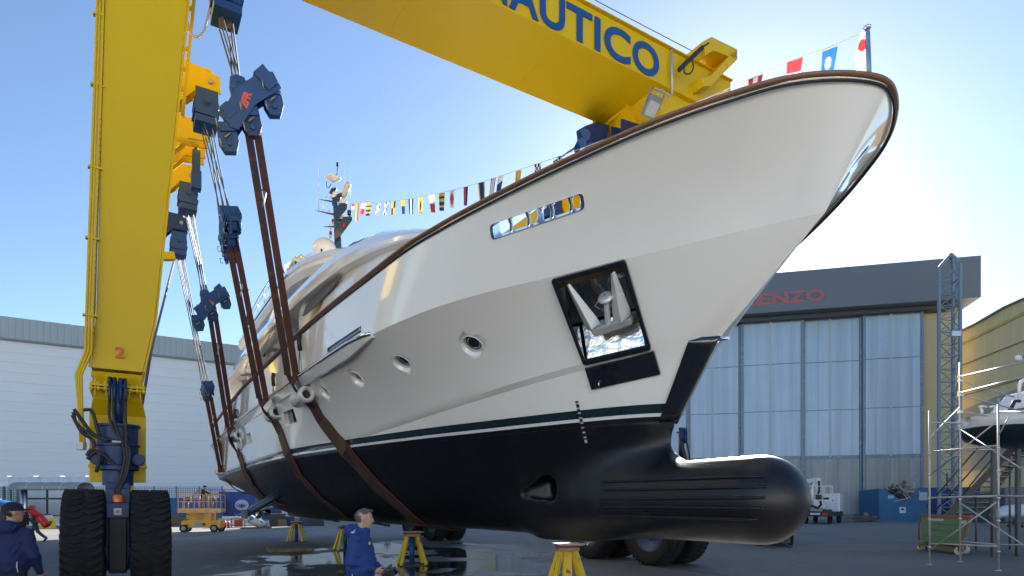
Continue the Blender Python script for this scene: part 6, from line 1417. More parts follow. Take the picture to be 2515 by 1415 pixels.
b = MB(); b.hex8([A_+nb*.1+ZZ*.1, B_+ZZ*.1, B_+ay*4.5+ZZ*.1, C_+nb*.1+ZZ*.1, A_+nb*.1+ZZ*h*.62, B_+ZZ*h*.62, B_+ay*4.5+ZZ*h*.9, C_+nb*.1+ZZ*h*.9]); b.build('load_fill', mat('scrap_fill', (.12, .09, .07), rough=.9, var=.5), t)
# scrap pieces
sc = thing('scrap_heap', 'jumbled heap of boards, corrugated sheet and white plastic strips in the blue skip', 'scrap', A_+ex*el*.5+ZZ*h*.7)
rnd = random.Random(3); scm = [mat('scrap_white', (.55, .57, .58), rough=.6), mat('scrap_tan', (.30, .22, .15), rough=.8, var=.3), mat('scrap_brown', (.17, .12, .09), rough=.8, var=.3), mat('scrap_grey', (.24, .22, .21), rough=.8, var=.2)]
for i in range(54):
    x = rnd.uniform(.0, .85); zb_ = .72+.42*math.exp(-((x-.42)/.28)**2)*rnd.uniform(.3, 1); p = ep(x, zb_, rnd.uniform(-2.2, .12) if x > .15 else rnd.uniform(-2.5, -.3))
    L_ = rnd.uniform(.5, 1.7) if x > .45 else rnd.uniform(.8, 2.0); dr = Vector((rnd.uniform(-1, 1), rnd.uniform(-1, 1), rnd.uniform(-.5, .6))).normalized()
    m = scm[0] if (x > .4 and rnd.random() < .6) else rnd.choice(scm[1:]); b = MB(); w2 = rnd.uniform(.07, .14) if m is scm[0] else rnd.uniform(.2, .7)
    b.bar(p-dr*L_/2, p+dr*L_/2, w2, .04); b.build('scrap_piece', m, sc)
for (x0, z0), (x1, z1), w2, m in (((.55, 1.12), (.78, 1.42), .12, scm[1]), ((.30, .60), (.62, .72), .2, scm[0]), ((.42, 1.05), (.66, .68), .13, scm[0]), ((.50, .85), (.60, .66), .12, scm[0]), ((.45, .98), (.70, .86), .10, scm[0]), ((.72, 1.0), (.74, 1.2), .14, scm[0])):
    b = MB(); b.bar(ep(x0, z0, .2), ep(x1, z1, .25), w2, .05); b.build('scrap_piece', m, sc)
container('second deep blue container standing right of the scrap skip, behind the scaffold', 2266, 2392, 1198, 1279, 2.4, M_CONT2, ribs=9)
t = thing('cardboard_pile', 'flattened cardboard and sheets lying on the ground left of the scrap skip', 'cardboard', at_z(2125, 1282)); rnd = random.Random(5)
for i in range(9):
    c, ax2, ay2, k2 = fr(2122+rnd.uniform(-18, 18), 1282, rnd.uniform(-.5, .5)); b = MB(); hw = rnd.uniform(.9, 1.5); z = .04+i*.07; n = 7
    b.grid([[c+ax2*(x*hw)+ay2*y+ZZ*(z+.12*math.sin(x*2+i)*x*x) for x in np.linspace(-1, 1, n)] for y in (0, .5, 1.1)], True); b.build('sheet', mat('cardboard', (.26, .20, .14), rough=.85, var=.3), t).modifiers.new('s', 'SOLIDIFY').thickness = .03
b = MB(); c = at_z(2127, 1281); b.prism([(-.3, .2), (.5, .2), (.2, .9), (-.25, 1.0)], c, Vector((1, .2, 0)), ZZ, .03); b.build('sheet', MATS['cardboard'], t)
# ---- green skip on castors
gA = at_z(2262, 1352); gB = at_z(2381, 1367); gC = at_z(2420, 1347)
M_GRN = mat('skip_green', (.12, .22, .12), rough=.6, var=.15, scale=3, rust=((.16, .09, .05), 5, .66), bump=.2)
k = gB.y/FPX; t = thing('green_skip', 'worn green tipping skip on cream castors behind the scaffold tube', 'skip', gA.lerp(gC, .5))
fx = (gB-gA).normalized(); sx_ = (gC-gB).normalized(); z0, z1 = .36, 1.32
# front quad corners (bottom narrower on the right: sloping tipping side)
F = [gA+ZZ*z0, gB-fx*.45+ZZ*z0*.8, gB+fx*.0+ZZ*z1, gA+ZZ*z1]; Bk = [p+sx_*1.25 for p in F]
b = MB(); b.loft([F, Bk], False); b.build('body', M_GRN, t, bevel=.01)
b = MB(); 
for zz2 in (z1,): 
    for p, q in ((F[3], F[2]), (F[2], Bk[2]), (Bk[2], Bk[3]), (Bk[3], F[3])): b.bar(p, q, .07, .09)
b.build('rim', mat('rusty_rim', (.24, .10, .06), rough=.8, var=.4), t)
for f in (.25, .5, .75):
    b = MB(); b.bar(F[0].lerp(F[3], f)-sx_*.02, F[1].lerp(F[2], f)-sx_*.02, .03, .03); b.bar(F[1].lerp(F[2], f), Bk[1].lerp(Bk[2], f), .03, .03); b.build('rib', M_GRN, t)
b = MB(); b.bar(F[1], F[2], .06); b.build('corner_post', MATS['rusty_rim'], t)
for x0, x1, zc, hh2 in ((.25, .5, .90, .09), (.82, .96, .86, .14)):
    b = MB(); p = F[3].lerp(F[2], x0)-sx_*.02-ZZ*(1-zc)*.9; q = F[3].lerp(F[2], x1)-sx_*.02-ZZ*(1-zc)*.9; b.hex8([p-ZZ*hh2, q-ZZ*hh2, q-ZZ*hh2+sx_*.01, p-ZZ*hh2+sx_*.01, p, q, q+sx_*.01, p+sx_*.01]); b.build('pale_patch', mat('patch_white', (.5, .52, .5), rough=.7, var=.2), t)
b = MB(); b.bar(F[0]-fx*.12-ZZ*.12, F[1]-ZZ*.10+fx*.1, .09, .12); b.bar(F[0]+sx_*1.1-fx*.12-ZZ*.12, Bk[1]-ZZ*.10, .09, .12); b.build('undercarriage', mat('olive_frame', (.13, .12, .04), rough=.7, var=.3), t)
for p, r in ((F[0]-fx*.12+sx_*.1, .09), (F[0]+sx_*1.1+fx*.45, .13), (F[1]-fx*.12, .14), (Bk[1]-sx_*.1+fx*.0, .14)):
    c = Vector((p.x, p.y, r)); b = MB(); b.lathe([(.02, -.04), (r*.9, -.045), (r, -.02), (r, .02), (r*.9, .045), (.02, .04)], c, sx_*.9-fx*.3, 20); w2 = b.build('castor', mat('castor_cream', (.5, .47, .38), rough=.6), t)
    b = MB(); b.bar(c+sx_*.06, c+sx_*.06+ZZ*(r+.12), .05, .02); b.bar(c-sx_*.06, c-sx_*.06+ZZ*(r+.12), .05, .02); b.build('fork', MATS['olive_frame'], w2)
b = MB(); b.tube([gA-fx*.15+ZZ*.35, gA-fx*.15+ZZ*1.1, gA-fx*.02+ZZ*1.3], .03, 6); b.build('handle', MATS['rusty_rim'], t)
# ---- scaffold tower
M_SCF = mat('galvanised_tube', (.48, .48, .48), rough=.5, metal=.4, var=.25, scale=5); S1, S2, S3 = at_z(2283, 1387), at_z(2358, 1380), at_z(2452, 1402)
t = thing('scaffold', 'galvanised scaffold frame around the small sailing boat at the right edge', 'scaffold', S1.lerp(S3, .5))
def ph(S, py): return Vector((S.x, S.y, HC+(YH-py)*S.y/FPX))
for S, py in ((S1, 1008), (S2, 890), (S3, 978)):
    b = MB(); b.cyl(S, ph(S, py), .026, n=10); b.lathe([(.07, 0), (.07, .012), (.02, .03)], S, n=12); st_ = b.build('standard', M_SCF, t)
    for z in (.5, 1.3, 1.9, 2.6, 3.2):
        b = MB(); b.lathe([(.03, -.03), (.045, -.02), (.045, .02), (.03, .03)], S+ZZ*z, n=10); b.build('coupler', M_STEEL, st_)
E1 = at_y(2560, 1242, S3.y-2.2); E1.z = 0
def seg(a, b_, r=.021): b = MB(); b.cyl(a, b_, r, n=8); b.build('tube', M_SCF, t)
seg(ph(S1, 1037), ph(S2, 1040)); seg(ph(S1, 1110), ph(S3, 1094)); seg(at_y(2368, 1107, S2.y+.5), ph(S3, 1104)); seg(ph(S1, 1223), ph(S3, 1218), .026); seg(ph(S1, 1335), ph(S3, 1342)); seg(ph(S2, 1330), ph(S3, 1338))
seg(ph(S1, 1167), ph(S3, 1032), .019); seg(ph(S1, 1352), ph(S3, 1230), .019); seg(ph(S2, 1054), at_y(2530, 1165, 15.8), .019); seg(ph(S2, 1235), at_y(2530, 1350, 15.8), .019); seg(ph(S3, 1010), at_y(2560, 1015, 14.5), .022); seg(ph(S3, 1218), at_y(2560, 1221, 14.5), .026); seg(ph(S3, 1338), at_y(2560, 1340, 14.5)); seg(ph(S1, 1075), ph(S2, 1000), .017) ; seg(ph(S3, 1070), at_y(2480, 1020, 16.), .017)
seg(ph(S2, 925), at_y(2560, 880, 15.5), .026); seg(ph(S2, 965), at_y(2560, 915, 15.5), .026); seg(ph(S2, 935), at_y(2490, 975, 19.5), .022); seg(ph(S2, 970), at_y(2490, 1005, 19.5), .022); seg(ph(S2, 1010), at_y(2425, 1022, 19.), .018)
for py in (925, 935, 965, 970, 1012):
    b = MB(); c = ph(S2, py); b.box(c, (.12, .1, .08), .4); b.build('clamp', M_STEEL, t)
# ---- access stairs
M_STR = mat('stair_grey', (.10, .10, .105), rough=.5, metal=.4, var=.2); t = thing('access_stairs', 'grey steel stairs with handrails climbing to the right behind the green skip', 'stairs', at_z(2300, 1330))
def sp_(px, py, Y): return at_y(px, py, Y)
for (a_, ya_), (c_, yc_) in ((((2330, 1265), 24.5), ((2495, 1093), 23.0)), (((2397, 1265), 26.0), ((2530, 1080), 24.5))):
    b = MB(); b.bar(sp_(*a_, ya_), sp_(*c_, yc_), .06, .22); b.build('stringer', M_STR, t)
for i in range(13):
    f = (i+.5)/13; a_ = sp_(2330, 1265, 24.5).lerp(sp_(2495, 1093, 23.), f); c_ = sp_(2397, 1265, 26.).lerp(sp_(2530, 1080, 24.5), f); b = MB(); c_.z = a_.z; b.bar(a_, c_, .24, .04); b.build('tread', M_STR, t)
for (a_, ya_), (c_, yc_) in ((((2275, 1245), 24.3), ((2410, 1090), 22.9)), (((2292, 1260), 24.3), ((2445, 1090), 22.9)), (((2340, 1245), 26), ((2470, 1085), 24.4))):
    b = MB(); b.cyl(sp_(*a_, ya_), sp_(*c_, yc_), .03, n=8); q = sp_(*a_, ya_); b.cyl(Vector((q.x, q.y, 0)), q, .03, n=8); b.build('handrail', M_STR, t)
for px, py in ((2397, 1222), (2300, 1290), (2480, 1110), (2440, 1160)):
    q = sp_(px, py, 24.5); b = MB(); b.cyl(Vector((q.x, q.y, 0)), q, .035, n=8); b.build('support_post', M_STR, t)
# ---- small sailing boat on the scaffold, bow to the left
t = thing('small_boat', 'small white sailing boat with dark green bottom propped up behind the scaffold', 'boat', at_y(2450, 1100, 21)); Yb = 21.0
prof = [(2378, 1025, 1025, .03), (2385, 1022, 1050, .3), (2400, 1018, 1074, .6), (2430, 1013, 1089, .95), (2470, 1008, 1094, 1.2), (2520, 1002, 1098, 1.35), (2600, 995, 1100, 1.4), (2700, 990, 1090, 1.2)]
secs = []; 
for px, y0, y1, hw in prof:
    a_ = at_y(px, y0, Yb); c_ = at_y(px, y1, Yb); zt3, zb3 = a_.z, c_.z; cy = Yb
    zt3 = at_y(px, y0, Yb-hw).z; zb3 = at_y(px, y1, Yb-hw*.5).z; a_ = at_y(px, y0, Yb-hw*.6)
    secs.append([Vector((a_.x, cy+s_*hw*w2, lerp(zt3, zb3, f))) for s_, w2, f in ((-1, 1, 0), (-1, .98, .25), (-1, .9, .55), (-1, .6, .85), (0, 0, 1.0), (1, .6, .85), (1, .9, .55), (1, .98, .25), (1, 1, 0))])
b = MB(); b.loft(secs, True); hm = mat('boat_hull', (.55, .57, .58), rough=.3, coat=.5, var=.05); tt = hm.node_tree
g_ = tt.nodes.new('ShaderNodeNewGeometry'); s_ = tt.nodes.new('ShaderNodeSeparateXYZ'); c_ = tt.nodes.new('ShaderNodeMath'); c_.operation = 'LESS_THAN'; c_.inputs[1].default_value = at_y(2450, 1052, Yb).z; x_ = tt.nodes.new('ShaderNodeMix'); x_.data_type = 'RGBA'; x_.inputs[7].default_value = (.008, .02, .022, 1)
tt.links.new(g_.outputs['Position'], s_.inputs[0]); tt.links.new(s_.outputs[2], c_.inputs[0]); tt.links.new(tt.nodes['Principled BSDF'].inputs['Base Color'].links[0].from_socket, x_.inputs[6]); tt.links.new(c_.outputs[0], x_.inputs[0]); tt.links.new(x_.outputs[2], tt.nodes['Principled BSDF'].inputs['Base Color'])
b.build('hull', hm, t)
b = MB(); b.loft([[at_y(2478, 1008, Yb)+Vector((0, y, 0)) for y in (-.9, .9)]+[at_y(2700, 990, Yb)+Vector((0, y, 0)) for y in (.9, -.9)], [at_y(2512, 962, Yb)+Vector((0, y, 0)) for y in (-.7, .7)]+[at_y(2700, 950, Yb)+Vector((0, y, 0)) for y in (.7, -.7)]], False); b.build('cabin', mat('cabin_white', (.75, .76, .77), rough=.3), t, bevel=.03)
b = MB(); b.tube([at_y(2480, 1010, Yb-.6), at_y(2492, 985, Yb-.6), at_y(2505, 985, Yb-.6)], .06, 8); b.build('black_fender', M_RUBBER, t)
for px in (2413, 2440):
    q = at_y(px, 1016, Yb-.1); b = MB(); b.cyl(q, q+Vector((-.06 if px < 2420 else .06, 0, .2)), .05, .04, n=8); b.tube([q+Vector((-.13, 0, .22)), q+Vector((.0, 0, .25)), q+Vector((.14, 0, .22))], .035, 6); b.build('deck_cleat', M_WHITE, t)
b = MB(); b.tube([at_y(2503, 985, Yb-.6), at_y(2504, 942, Yb-.6), at_y(2520, 925, Yb-.6)], .05, 8); b.build('pulpit_post', M_WHITE, t)
for px in (2440, 2500, 2560):
    q = at_y(px, 1085, Yb); b = MB(); b.bar(Vector((q.x, q.y, 0)), q, .12); b.build('prop', M_STR, t)
# ---- wrapped dinghy on a trolley, low grey sheds, yard lamp
q = at_z(2485, 1296); t = thing('wrapped_dinghy', 'small boat under white and clear plastic on a black trolley at the right edge', 'boat', q); b = MB(); secs = []; k = q.y/FPX
for px, r0, zc in ((2432, .1, .95), (2445, .45, .95), (2465, .65, 1.1), (2495, .75, 1.15), (2530, .8, 1.15), (2570, .6, 1.1)):
    c = at_y(px, YH, q.y+.8); secs.append([Vector((c.x, c.y+r0*math.cos(a), zc+r0*.75*math.sin(a)*(1.2 if math.sin(a) > 0 else .8))) for a in np.linspace(0, 2*math.pi, 15)[:-1]])
b.loft(secs, True); b.build('cover', mat('plastic_cover', (.55, .60, .66), rough=.3, coat=.4, var=.3, scale=2, bump=1., bscale=4), t)
b = MB(); b.bar(at_y(2450, YH, q.y+.8)*1-ZZ*1.35, at_y(2560, YH, q.y+.8)-ZZ*1.35, .3, .08); 
for px in (2455, 2490, 2525): c = at_y(px, YH, q.y+.6); b.bar(Vector((c.x, c.y, .15)), Vector((c.x, c.y, .7)), .08)
b.build('trolley', M_DARK, t)
for px in (2452, 2478, 2510): c = at_y(px, YH, q.y+.5); b = MB(); b.lathe([(.02, -.04), (.11, -.04), (.11, .04), (.02, .04)], Vector((c.x, c.y, .11)), (0, 1, 0), 14); b.build('wheel', M_TYRE, t)
for px0, px1, pt, pb, lab, m in ((2372, 2440, 1212, 1282, 'dark grey tarpaulined stack behind the stairs', mat('tarp_grey', (.07, .10, .10), rough=.7, var=.2)), (2440, 2475, 1198, 1283, 'grey pallet cage stack left of the wrapped dinghy', mat('cage_grey', (.13, .15, .17), rough=.7)), (2476, 2530, 1196, 1285, 'plain grey container at the far right behind the wrapped dinghy', mat('cont_grey', (.17, .18, .19), rough=.6))): crate(lab, 'storage', 'storage_stack', px0, px1, pt, pb, 2., m, 3)
q = at_y(2500, 880, 30); t = thing('yard_lamp', 'white globe lamp on an arm from the yellow shed at the right edge', 'lamp', q); b = MB(); b.ball(q, .16, 14, 10); b.build('globe', mat('globe_white', (.8, .8, .8), rough=.2), t); b = MB(); b.tube([q+Vector((.1, 0, .05)), q+Vector((.6, 0, .25)), q+Vector((1.2, 1.5, .3))], .05, 8); b.build('arm', M_GREYP, t)
q = at_z(2326, 1281); t = thing('yard_post', 'thin black post with cross arms in front of the lattice tower', 'post', q); b = MB(); b.cyl(q, q+ZZ*5.2, .07, n=8); b.build('shaft', M_DARK, t)
for z in (3.2, 1.4): b = MB(); b.bar(q+ZZ*z-Vector((.7, 0, 0)), q+ZZ*z+Vector((.7, 0, 0)), .1); b.build('cross_arm', M_DARK, t)
# yellow barrier with tubs at far left
o, ax, ay, k = fr(117, 1299); t = thing('yellow_trestle', 'yellow pierced steel trestle with white and blue tubs on top at far left', 'trestle', o); b = MB(); w_ = 33*k; hh = 26*k
b.prism([(-w_/2, 0), (w_/2, 0), (w_*.46, hh), (-w_*.46, hh)], o, ax, ZZ, .08); b.build('panel', M_STY, t, bevel=.01)
for x in (-.25, .15): b = MB(); b.cyl(o+ax*x*w_-ay*.06+ZZ*hh*.6, o+ax*x*w_-ay*.04+ZZ*hh*.6, .13, n=14); b.build('dark_hole', M_DARK, t)
for x in (-.45, .45): b = MB(); b.bar(o+ax*x*w_, o+ax*x*w_*.9+ay*.5+ZZ*hh, .08); b.build('leg', M_STY, t)
tb = thing('storage_tub', 'white tub with a blue lid on the yellow trestle', 'tub', o+ZZ*hh); b = MB(); box8(b, o, ax, ay, -.30, .28, -.1, .4, hh, hh+.22); b.build('tub', M_WB, tb, bevel=.02); b = MB(); box8(b, o, ax, ay, -.22, .2, -.08, .35, hh+.22, hh+.32); b.build('lid', M_CONT2, tb, bevel=.02)
# blue tank at the far left edge
o, ax, ay, k = fr(-5, 1300); t = thing('blue_tank', 'rounded blue tank at the left edge behind the man in the cap', 'tank', o); b = MB(); b.lathe([(.3, 0), (1.1, .0), (1.15, .1), (1.15, 1.7), (1.0, 1.95), (.4, 2.1), (.01, 2.15)], o, n=28); b.build('shell', mat('tank_blue', (.02, .14, .35), rough=.4), t); b = MB(); b.lathe([(.2, 2.1), (.2, 2.2), (.01, 2.2)], o, n=14); b.build('cap', M_DARK, t)
# ================================================================== SIGNAL FLAGS
staff_b = at_v(2134, 205, .12); staff_t = at_v(2130, 70, .12)
t = thing('flagstaff', 'blue flagstaff with a steel truck at the very tip of the bow', 'flagstaff', staff_b)
b = MB(); b.tube([staff_b, staff_b.lerp(staff_t, .5), staff_t], [.03, .03, .026], 12); b.build('pole', mat('staff_blue', (.10, .22, .42), rough=.3, coat=.4), t)
b = MB(); b.lathe([(.03, -.01), (.045, .0), (.04, .02), (.01, .03)], staff_t, n=16); b.build('truck', M_CHROME, t)
ma = at_y(862, 499, 20.9)
def string_at(px, py):      # point on the dressing line seen at this photo column
    a = (px-CX)/FPX; d = staff_t-ma; s_ = (a*ma.y-ma.x)/(d.x-a*d.y); p = ma+d*s_; return at_y(px, py, p.y)
SP = [(862, 499), (879, 499), (931, 498), (967, 494), (1009, 489), (1060, 479), (1110, 467), (1144, 459), (1182, 448), (1230, 432), (1276, 417), (1321, 402), (1374, 384), (1440, 360), (1500, 337), (1600, 298), (1672, 268), (1750, 235), (1855, 188), (1953, 146), (2038, 116), (2110, 84)]
b = MB(); b.tube([string_at(*p) for p in SP]+[staff_t-ZZ*.03], .006, 5); tag(b.build('dressing_line', mat('pale_cord', (.6, .6, .58), rough=.7)), 'thin pale line of flags strung from the mast to the bow staff', 'line')
FC = dict(r=(.50, .05, .06), w=(.74, .74, .72), n=(.02, .04, .12), y=(.62, .38, .04), k=(.03, .03, .05), p=(.30, .10, .22), b=(.03, .14, .42), l=(.75, .60, .30), v=(.35, .24, .42))
FM = {}
def fmat(c):
    if c not in FM:
        m = mat('flag_cloth_'+{'r': 'red', 'w': 'white', 'n': 'navy', 'y': 'yellow', 'k': 'black', 'p': 'plum', 'b': 'blue', 'l': 'straw', 'v': 'violet'}[c], FC[c], rough=.8, var=.08); t_ = m.node_tree; bs = t_.nodes['Principled BSDF']
        tr = t_.nodes.new('ShaderNodeBsdfTranslucent'); mx = t_.nodes.new('ShaderNodeMixShader'); mx.inputs[0].default_value = .55; tr.inputs[0].default_value = (*FC[c], 1)
        t_.links.new(bs.outputs[0], mx.inputs[1]); t_.links.new(tr.outputs[0], mx.inputs[2]); t_.links.new(mx.outputs[0], t_.nodes['Material Output'].inputs[0]); FM[c] = m
    return FM[c]
PAT = {
 'spain': lambda x, y: 'y' if x < .5 else 'r', 'wr': lambda x, y: 'w' if y < .5 else 'r', 'bars': lambda x, y: 'yn'[int(y*6) % 2], 'check': lambda x, y: 'nw'[(int(x*4)+int(y*4)) % 2],
 'cross': lambda x, y: 'w' if min(abs(x-y), abs(x+y-1)) < .14 else 'n', 'quarter': lambda x, y: 'yk'[(x > .5) ^ (y > .5)], 'ynh': lambda x, y: 'y' if y < .45 else 'n', 'bwb': lambda x, y: 'w' if .33 < x < .67 else 'n',
 'ball': lambda x, y: 'k' if (x-.5)**2+((y-.55)*.8)**2 < .05 else 'y', 'diamond': lambda x, y: 'r' if abs(x-.5)+abs(y-.5) < .45 else 'w', 'half': lambda x, y: 'r' if x < .5 else 'n', 'band': lambda x, y: 'n' if .2 < x < .85 else 'y',
 'five': lambda x, y: 'nwrwn'[min(4, int(x*5))], 'wn': lambda x, y: 'w' if y < .55-.25*x else 'n', 'diag': lambda x, y: 'y' if y < x*1.2+.1 else 'p', 'white': lambda x, y: 'w' if .2 < x < .8 else 'k', 'straw': lambda x, y: 'l',
 'vwv': lambda x, y: 'w' if .3 < x < .65 else 'v', 'rwr': lambda x, y: 'w' if .33 < x < .66 else 'r', 'rw': lambda x, y: 'r' if y < .48 else 'w', 'oval': lambda x, y: 'w' if ((x-.45)/.22)**2+((y-.45)/.20)**2 < 1 else 'b', 'disc': lambda x, y: 'r' if ((x-.45)/.42)**2+((y-.27)/.13)**2 < 1 else 'w', 'mini': lambda x, y: 'rw'[y > .5]}
FL = [(879, 499, 8, 44, 'spain', -3, 'red and yellow pennant first beside the mast'), (893, 499, 11, 28, 'wr', -4, 'small white over red flag second from the mast'), (906, 499, 13, 31, 'bars', -3, 'yellow and navy striped flag third from the mast'), (931, 498, 9, 29, 'check', -6, 'small navy and white chequered flag near the mast'), (949, 497, 9, 31, 'cross', -5, 'narrow blue flag with white cross near the mast'), (967, 494, 10, 34, 'quarter', -2, 'yellow and black quartered flag'), (990, 491, 9, 35, 'ynh', 1, 'narrow yellow over navy flag'), (1009, 489, 12, 37, 'bwb', 1, 'navy white navy flag between yellow over navy and yellow disc flags'), (1033, 484, 11, 40, 'ball', 0, 'yellow flag with a black ball'), (1060, 479, 14, 43, 'wr', 4, 'larger white over red flag in the middle of the line'), (1085, 474, 15, 44, 'bars', 0, 'larger yellow and navy striped flag in the middle of the line'), (1110, 467, 13, 45, 'diamond', 0, 'white flag with a red diamond'), (1144, 459, 11, 46, 'half', -1, 'red and navy halved flag'), (1182, 448, 17, 50, 'band', 3, 'wide navy flag with yellow edges just above the rail'), (1212, 437, 12, 48, 'five', -6, 'navy white red striped flag hanging slanted'), (1230, 432, 14, 40, 'wn', -6, 'white over navy flag right of the slanted striped flag'), (1274, 419, 14, 48, 'diag', -4, 'plum and yellow diagonal flag behind the rail'), (1321, 402, 17, 33, 'check', -1, 'larger chequered navy and white flag above the rail'), (1374, 384, 15, 30, 'cross', 0, 'navy and white crossed flag over the rail near the blue block'), (1430, 364, 18, 20, 'white', -3, 'white and dark flag in front of the blue block'), (1505, 336, 30, 14, 'white', -2, 'white and dark flag below the crane corner'), (1587, 303, 34, 14, 'straw', -3, 'straw yellow flag left of the floodlight'), (1673, 268, 32, 16, 'vwv', -2, 'violet and white flag right of the floodlight'), (1774, 226, 30, 26, 'straw', -2, 'straw yellow flag at the beam end'), (1856, 189, 36, 44, 'rwr', -5, 'red white red flag on the foredeck'), (1953, 146, 40, 66, 'rw', -8, 'large red over white flag on the foredeck'), (2039, 120, 38, 80, 'oval', -10, 'large blue flag with a white oval near the bow tip')]
def flag(px, py, w_, h, pat, sk, lab, hang=None):
    k = string_at(px, py).y/FPX; Y = string_at(px, py).y; nx, ny = 12, 16; vs = []; fs = []; ci = []
    sl = -.38 if px > 1500 else -.15
    for j in range(ny+1):
        for i in range(nx+1):
            x, y = i/nx, j/ny; X = px+(x-.5)*w_*(1-.25*y)+sk*y; Z_ = py+(x-.5)*w_*sl*(1-y)+y*h
            q = at_y(X, Z_, Y+k*w_*(.14*math.sin(x*5+y*3+px)+.10*math.sin(y*7+px*.3))); vs.append(q)
    cs = ''
    for j in range(ny):
        for i in range(nx): a = j*(nx+1)+i; fs.append((a, a+1, a+nx+2, a+nx+1)); cs += PAT[pat]((i+.5)/nx, (j+.5)/ny)
    b = MB(); b.add(vs, fs, True); o = b.build('signal_flag', None); 
    u = sorted(set(cs)); [o.data.materials.append(fmat(c)) for c in u]; o.data.polygons.foreach_set('material_index', [u.index(c) for c in cs])
    tag(o, lab, 'flag', 'signal flags strung from mast to bow'); return o
for f in FL: flag(*f)
# flag flown from the bow staff, hanging in folds
vs = []; fs = []; cs = ''; nx, ny = 24, 40; Y = staff_t.y
for j in range(ny+1):
    for i in range(nx+1):
        x, y = i/nx, j/ny; w0 = 16+10*math.sin(y*2.6)+4*y; X = 2131-w0*(1-x)+3*y-6*y*(1-x); vs.append(at_y(X, 76+y*120-(1-x)*-4, Y-.02+.035*math.sin(x*9+y*4)*(1-x)))
for j in range(ny):
    for i in range(nx): a = j*(nx+1)+i; fs.append((a, a+1, a+nx+2, a+nx+1)); cs += PAT['disc']((i+.5)/nx, (j+.5)/ny)
b = MB(); b.add(vs, fs, True); o = b.build('bow_flag', None); u = sorted(set(cs)); [o.data.materials.append(fmat(c)) for c in u]; o.data.polygons.foreach_set('material_index', [u.index(c) for c in cs])
tag(o, 'long white flag with a red disc hanging limp on the bow staff', 'flag')
for px, py, w_, h, pat, lab in ((867, 500, 7, 14, 'mini', 'tiny red and white flag at the mast end of the line'), (817, 538, 5, 16, 'mini', 'tiny flag hoisted left of the mast'), (812, 568, 7, 18, 'mini', 'small red and white flag low on the mast halyard')):
    k = 20.9/FPX; vs = [at_y(px+(i/4-.5)*w_, py+j/4*h, 20.5+.02*math.sin(i+j)) for j in range(5) for i in range(5)]; fs = [(j*5+i, j*5+i+1, j*5+i+6, j*5+i+5) for j in range(4) for i in range(4)]
    cs = ''.join(PAT[pat]((i+.5)/4, (j+.5)/4) for j in range(4) for i in range(4)); b = MB(); b.add(vs, fs, True); o = b.build('signal_flag', None); u = sorted(set(cs)); [o.data.materials.append(fmat(c)) for c in u]; o.data.polygons.foreach_set('material_index', [u.index(c) for c in cs]); tag(o, lab, 'flag', 'signal flags strung from mast to bow')
# starboard hoist block that shows above the rail beside the crane corner
c = at_u(1450, 340, -.3); t = thing('hoist_block', 'blue hoist block showing above the rail under the crane corner', 'hoist block', c, 0, 'hoist blocks carrying the slings')
b = MB(); po = [(1415, 322), (1440, 308), (1466, 299), (1497, 308), (1490, 345), (1488, 372), (1450, 392), (1418, 395), (1408, 365), (1418, 345)]
b.loft([[at_u(x, y, -.25) for x, y in po], [at_u(x, y, -1.0) for x, y in po]], False); b.build('side_plate', M_BLUE, t, bevel=.03)
for x, y, r in ((1436, 332, .16), (1428, 352, .14), (1450, 365, .15)):
    b = MB(); b.cyl(at_u(x, y, -.2), at_u(x, y, -.35), r, n=16); b.build('pin_boss', M_BLUED, t)
b = MB(); b.cyl(at_u(1492, 310, -.4), at_u(1360, 398, -3), .03, n=6); b.build('tail_rope', M_ROPE, t)
# ================================================================== PEOPLE
SKIN = mat('skin', (.46, .27, .19), rough=.5, var=.08, scale=12)
def sdf_obj(F, lo, hi, h, name, m, M, parent): V, Q = nets(F, lo, hi, (h, h, h)); return npmesh(V, Q, name, m, M, parent)
def hand_mesh(wr, dirv, side, palm_n, curl, h=.0045):
    # palm, four bent fingers of different length and a thumb from the side; local metres
    d = Vector(dirv).normalized(); n = Vector(palm_n); n = (n-d*n.dot(d)).normalized(); s = d.cross(n)*side; w0 = Vector(wr)
    caps = [(w0-d*.03, w0+d*.03, .024, .026)]
    for i, (off, ln) in enumerate(((.030, .070), (.010, .078), (-.010, .073), (-.029, .058))):
        k0 = w0+d*.085+s*off; caps.append((w0+d*.01+s*off*.7, k0, .015, .012)); a = 0; p = k0; r = .0095
        for q in range(3):
            a += curl*(.9, 1.1, .8)[q]; dd = d*math.cos(a)+n*math.sin(a); p2 = p+dd*ln*(.45, .32, .23)[q]; caps.append((p, p2, r, r*.9)); p = p2; r *= .9
    tb = w0+d*.025+s*.028; t1 = tb+(d*.6+s*.65+n*.35).normalized()*.038; t2 = t1+(d*.85+s*.15+n*.5).normalized()*.032; caps += [(w0+d*.01, tb, .018, .014), (tb, t1, .013, .011), (t1, t2, .011, .009)]
    P_ = np.array([list(c[0]) for c in caps]+[list(c[1]) for c in caps]); lo = P_.min(0)-.03; hi = P_.max(0)+.03
    def F(X, Y, Z):
        f = None
        for a_, b_, r1, r2 in caps:
            c = cap_sdf(X, Y, Z, a_, b_, r1, r2); f = c if f is None else smin(f, c, .006)
        return f
    return nets(F, lo, hi, (h, h, h))
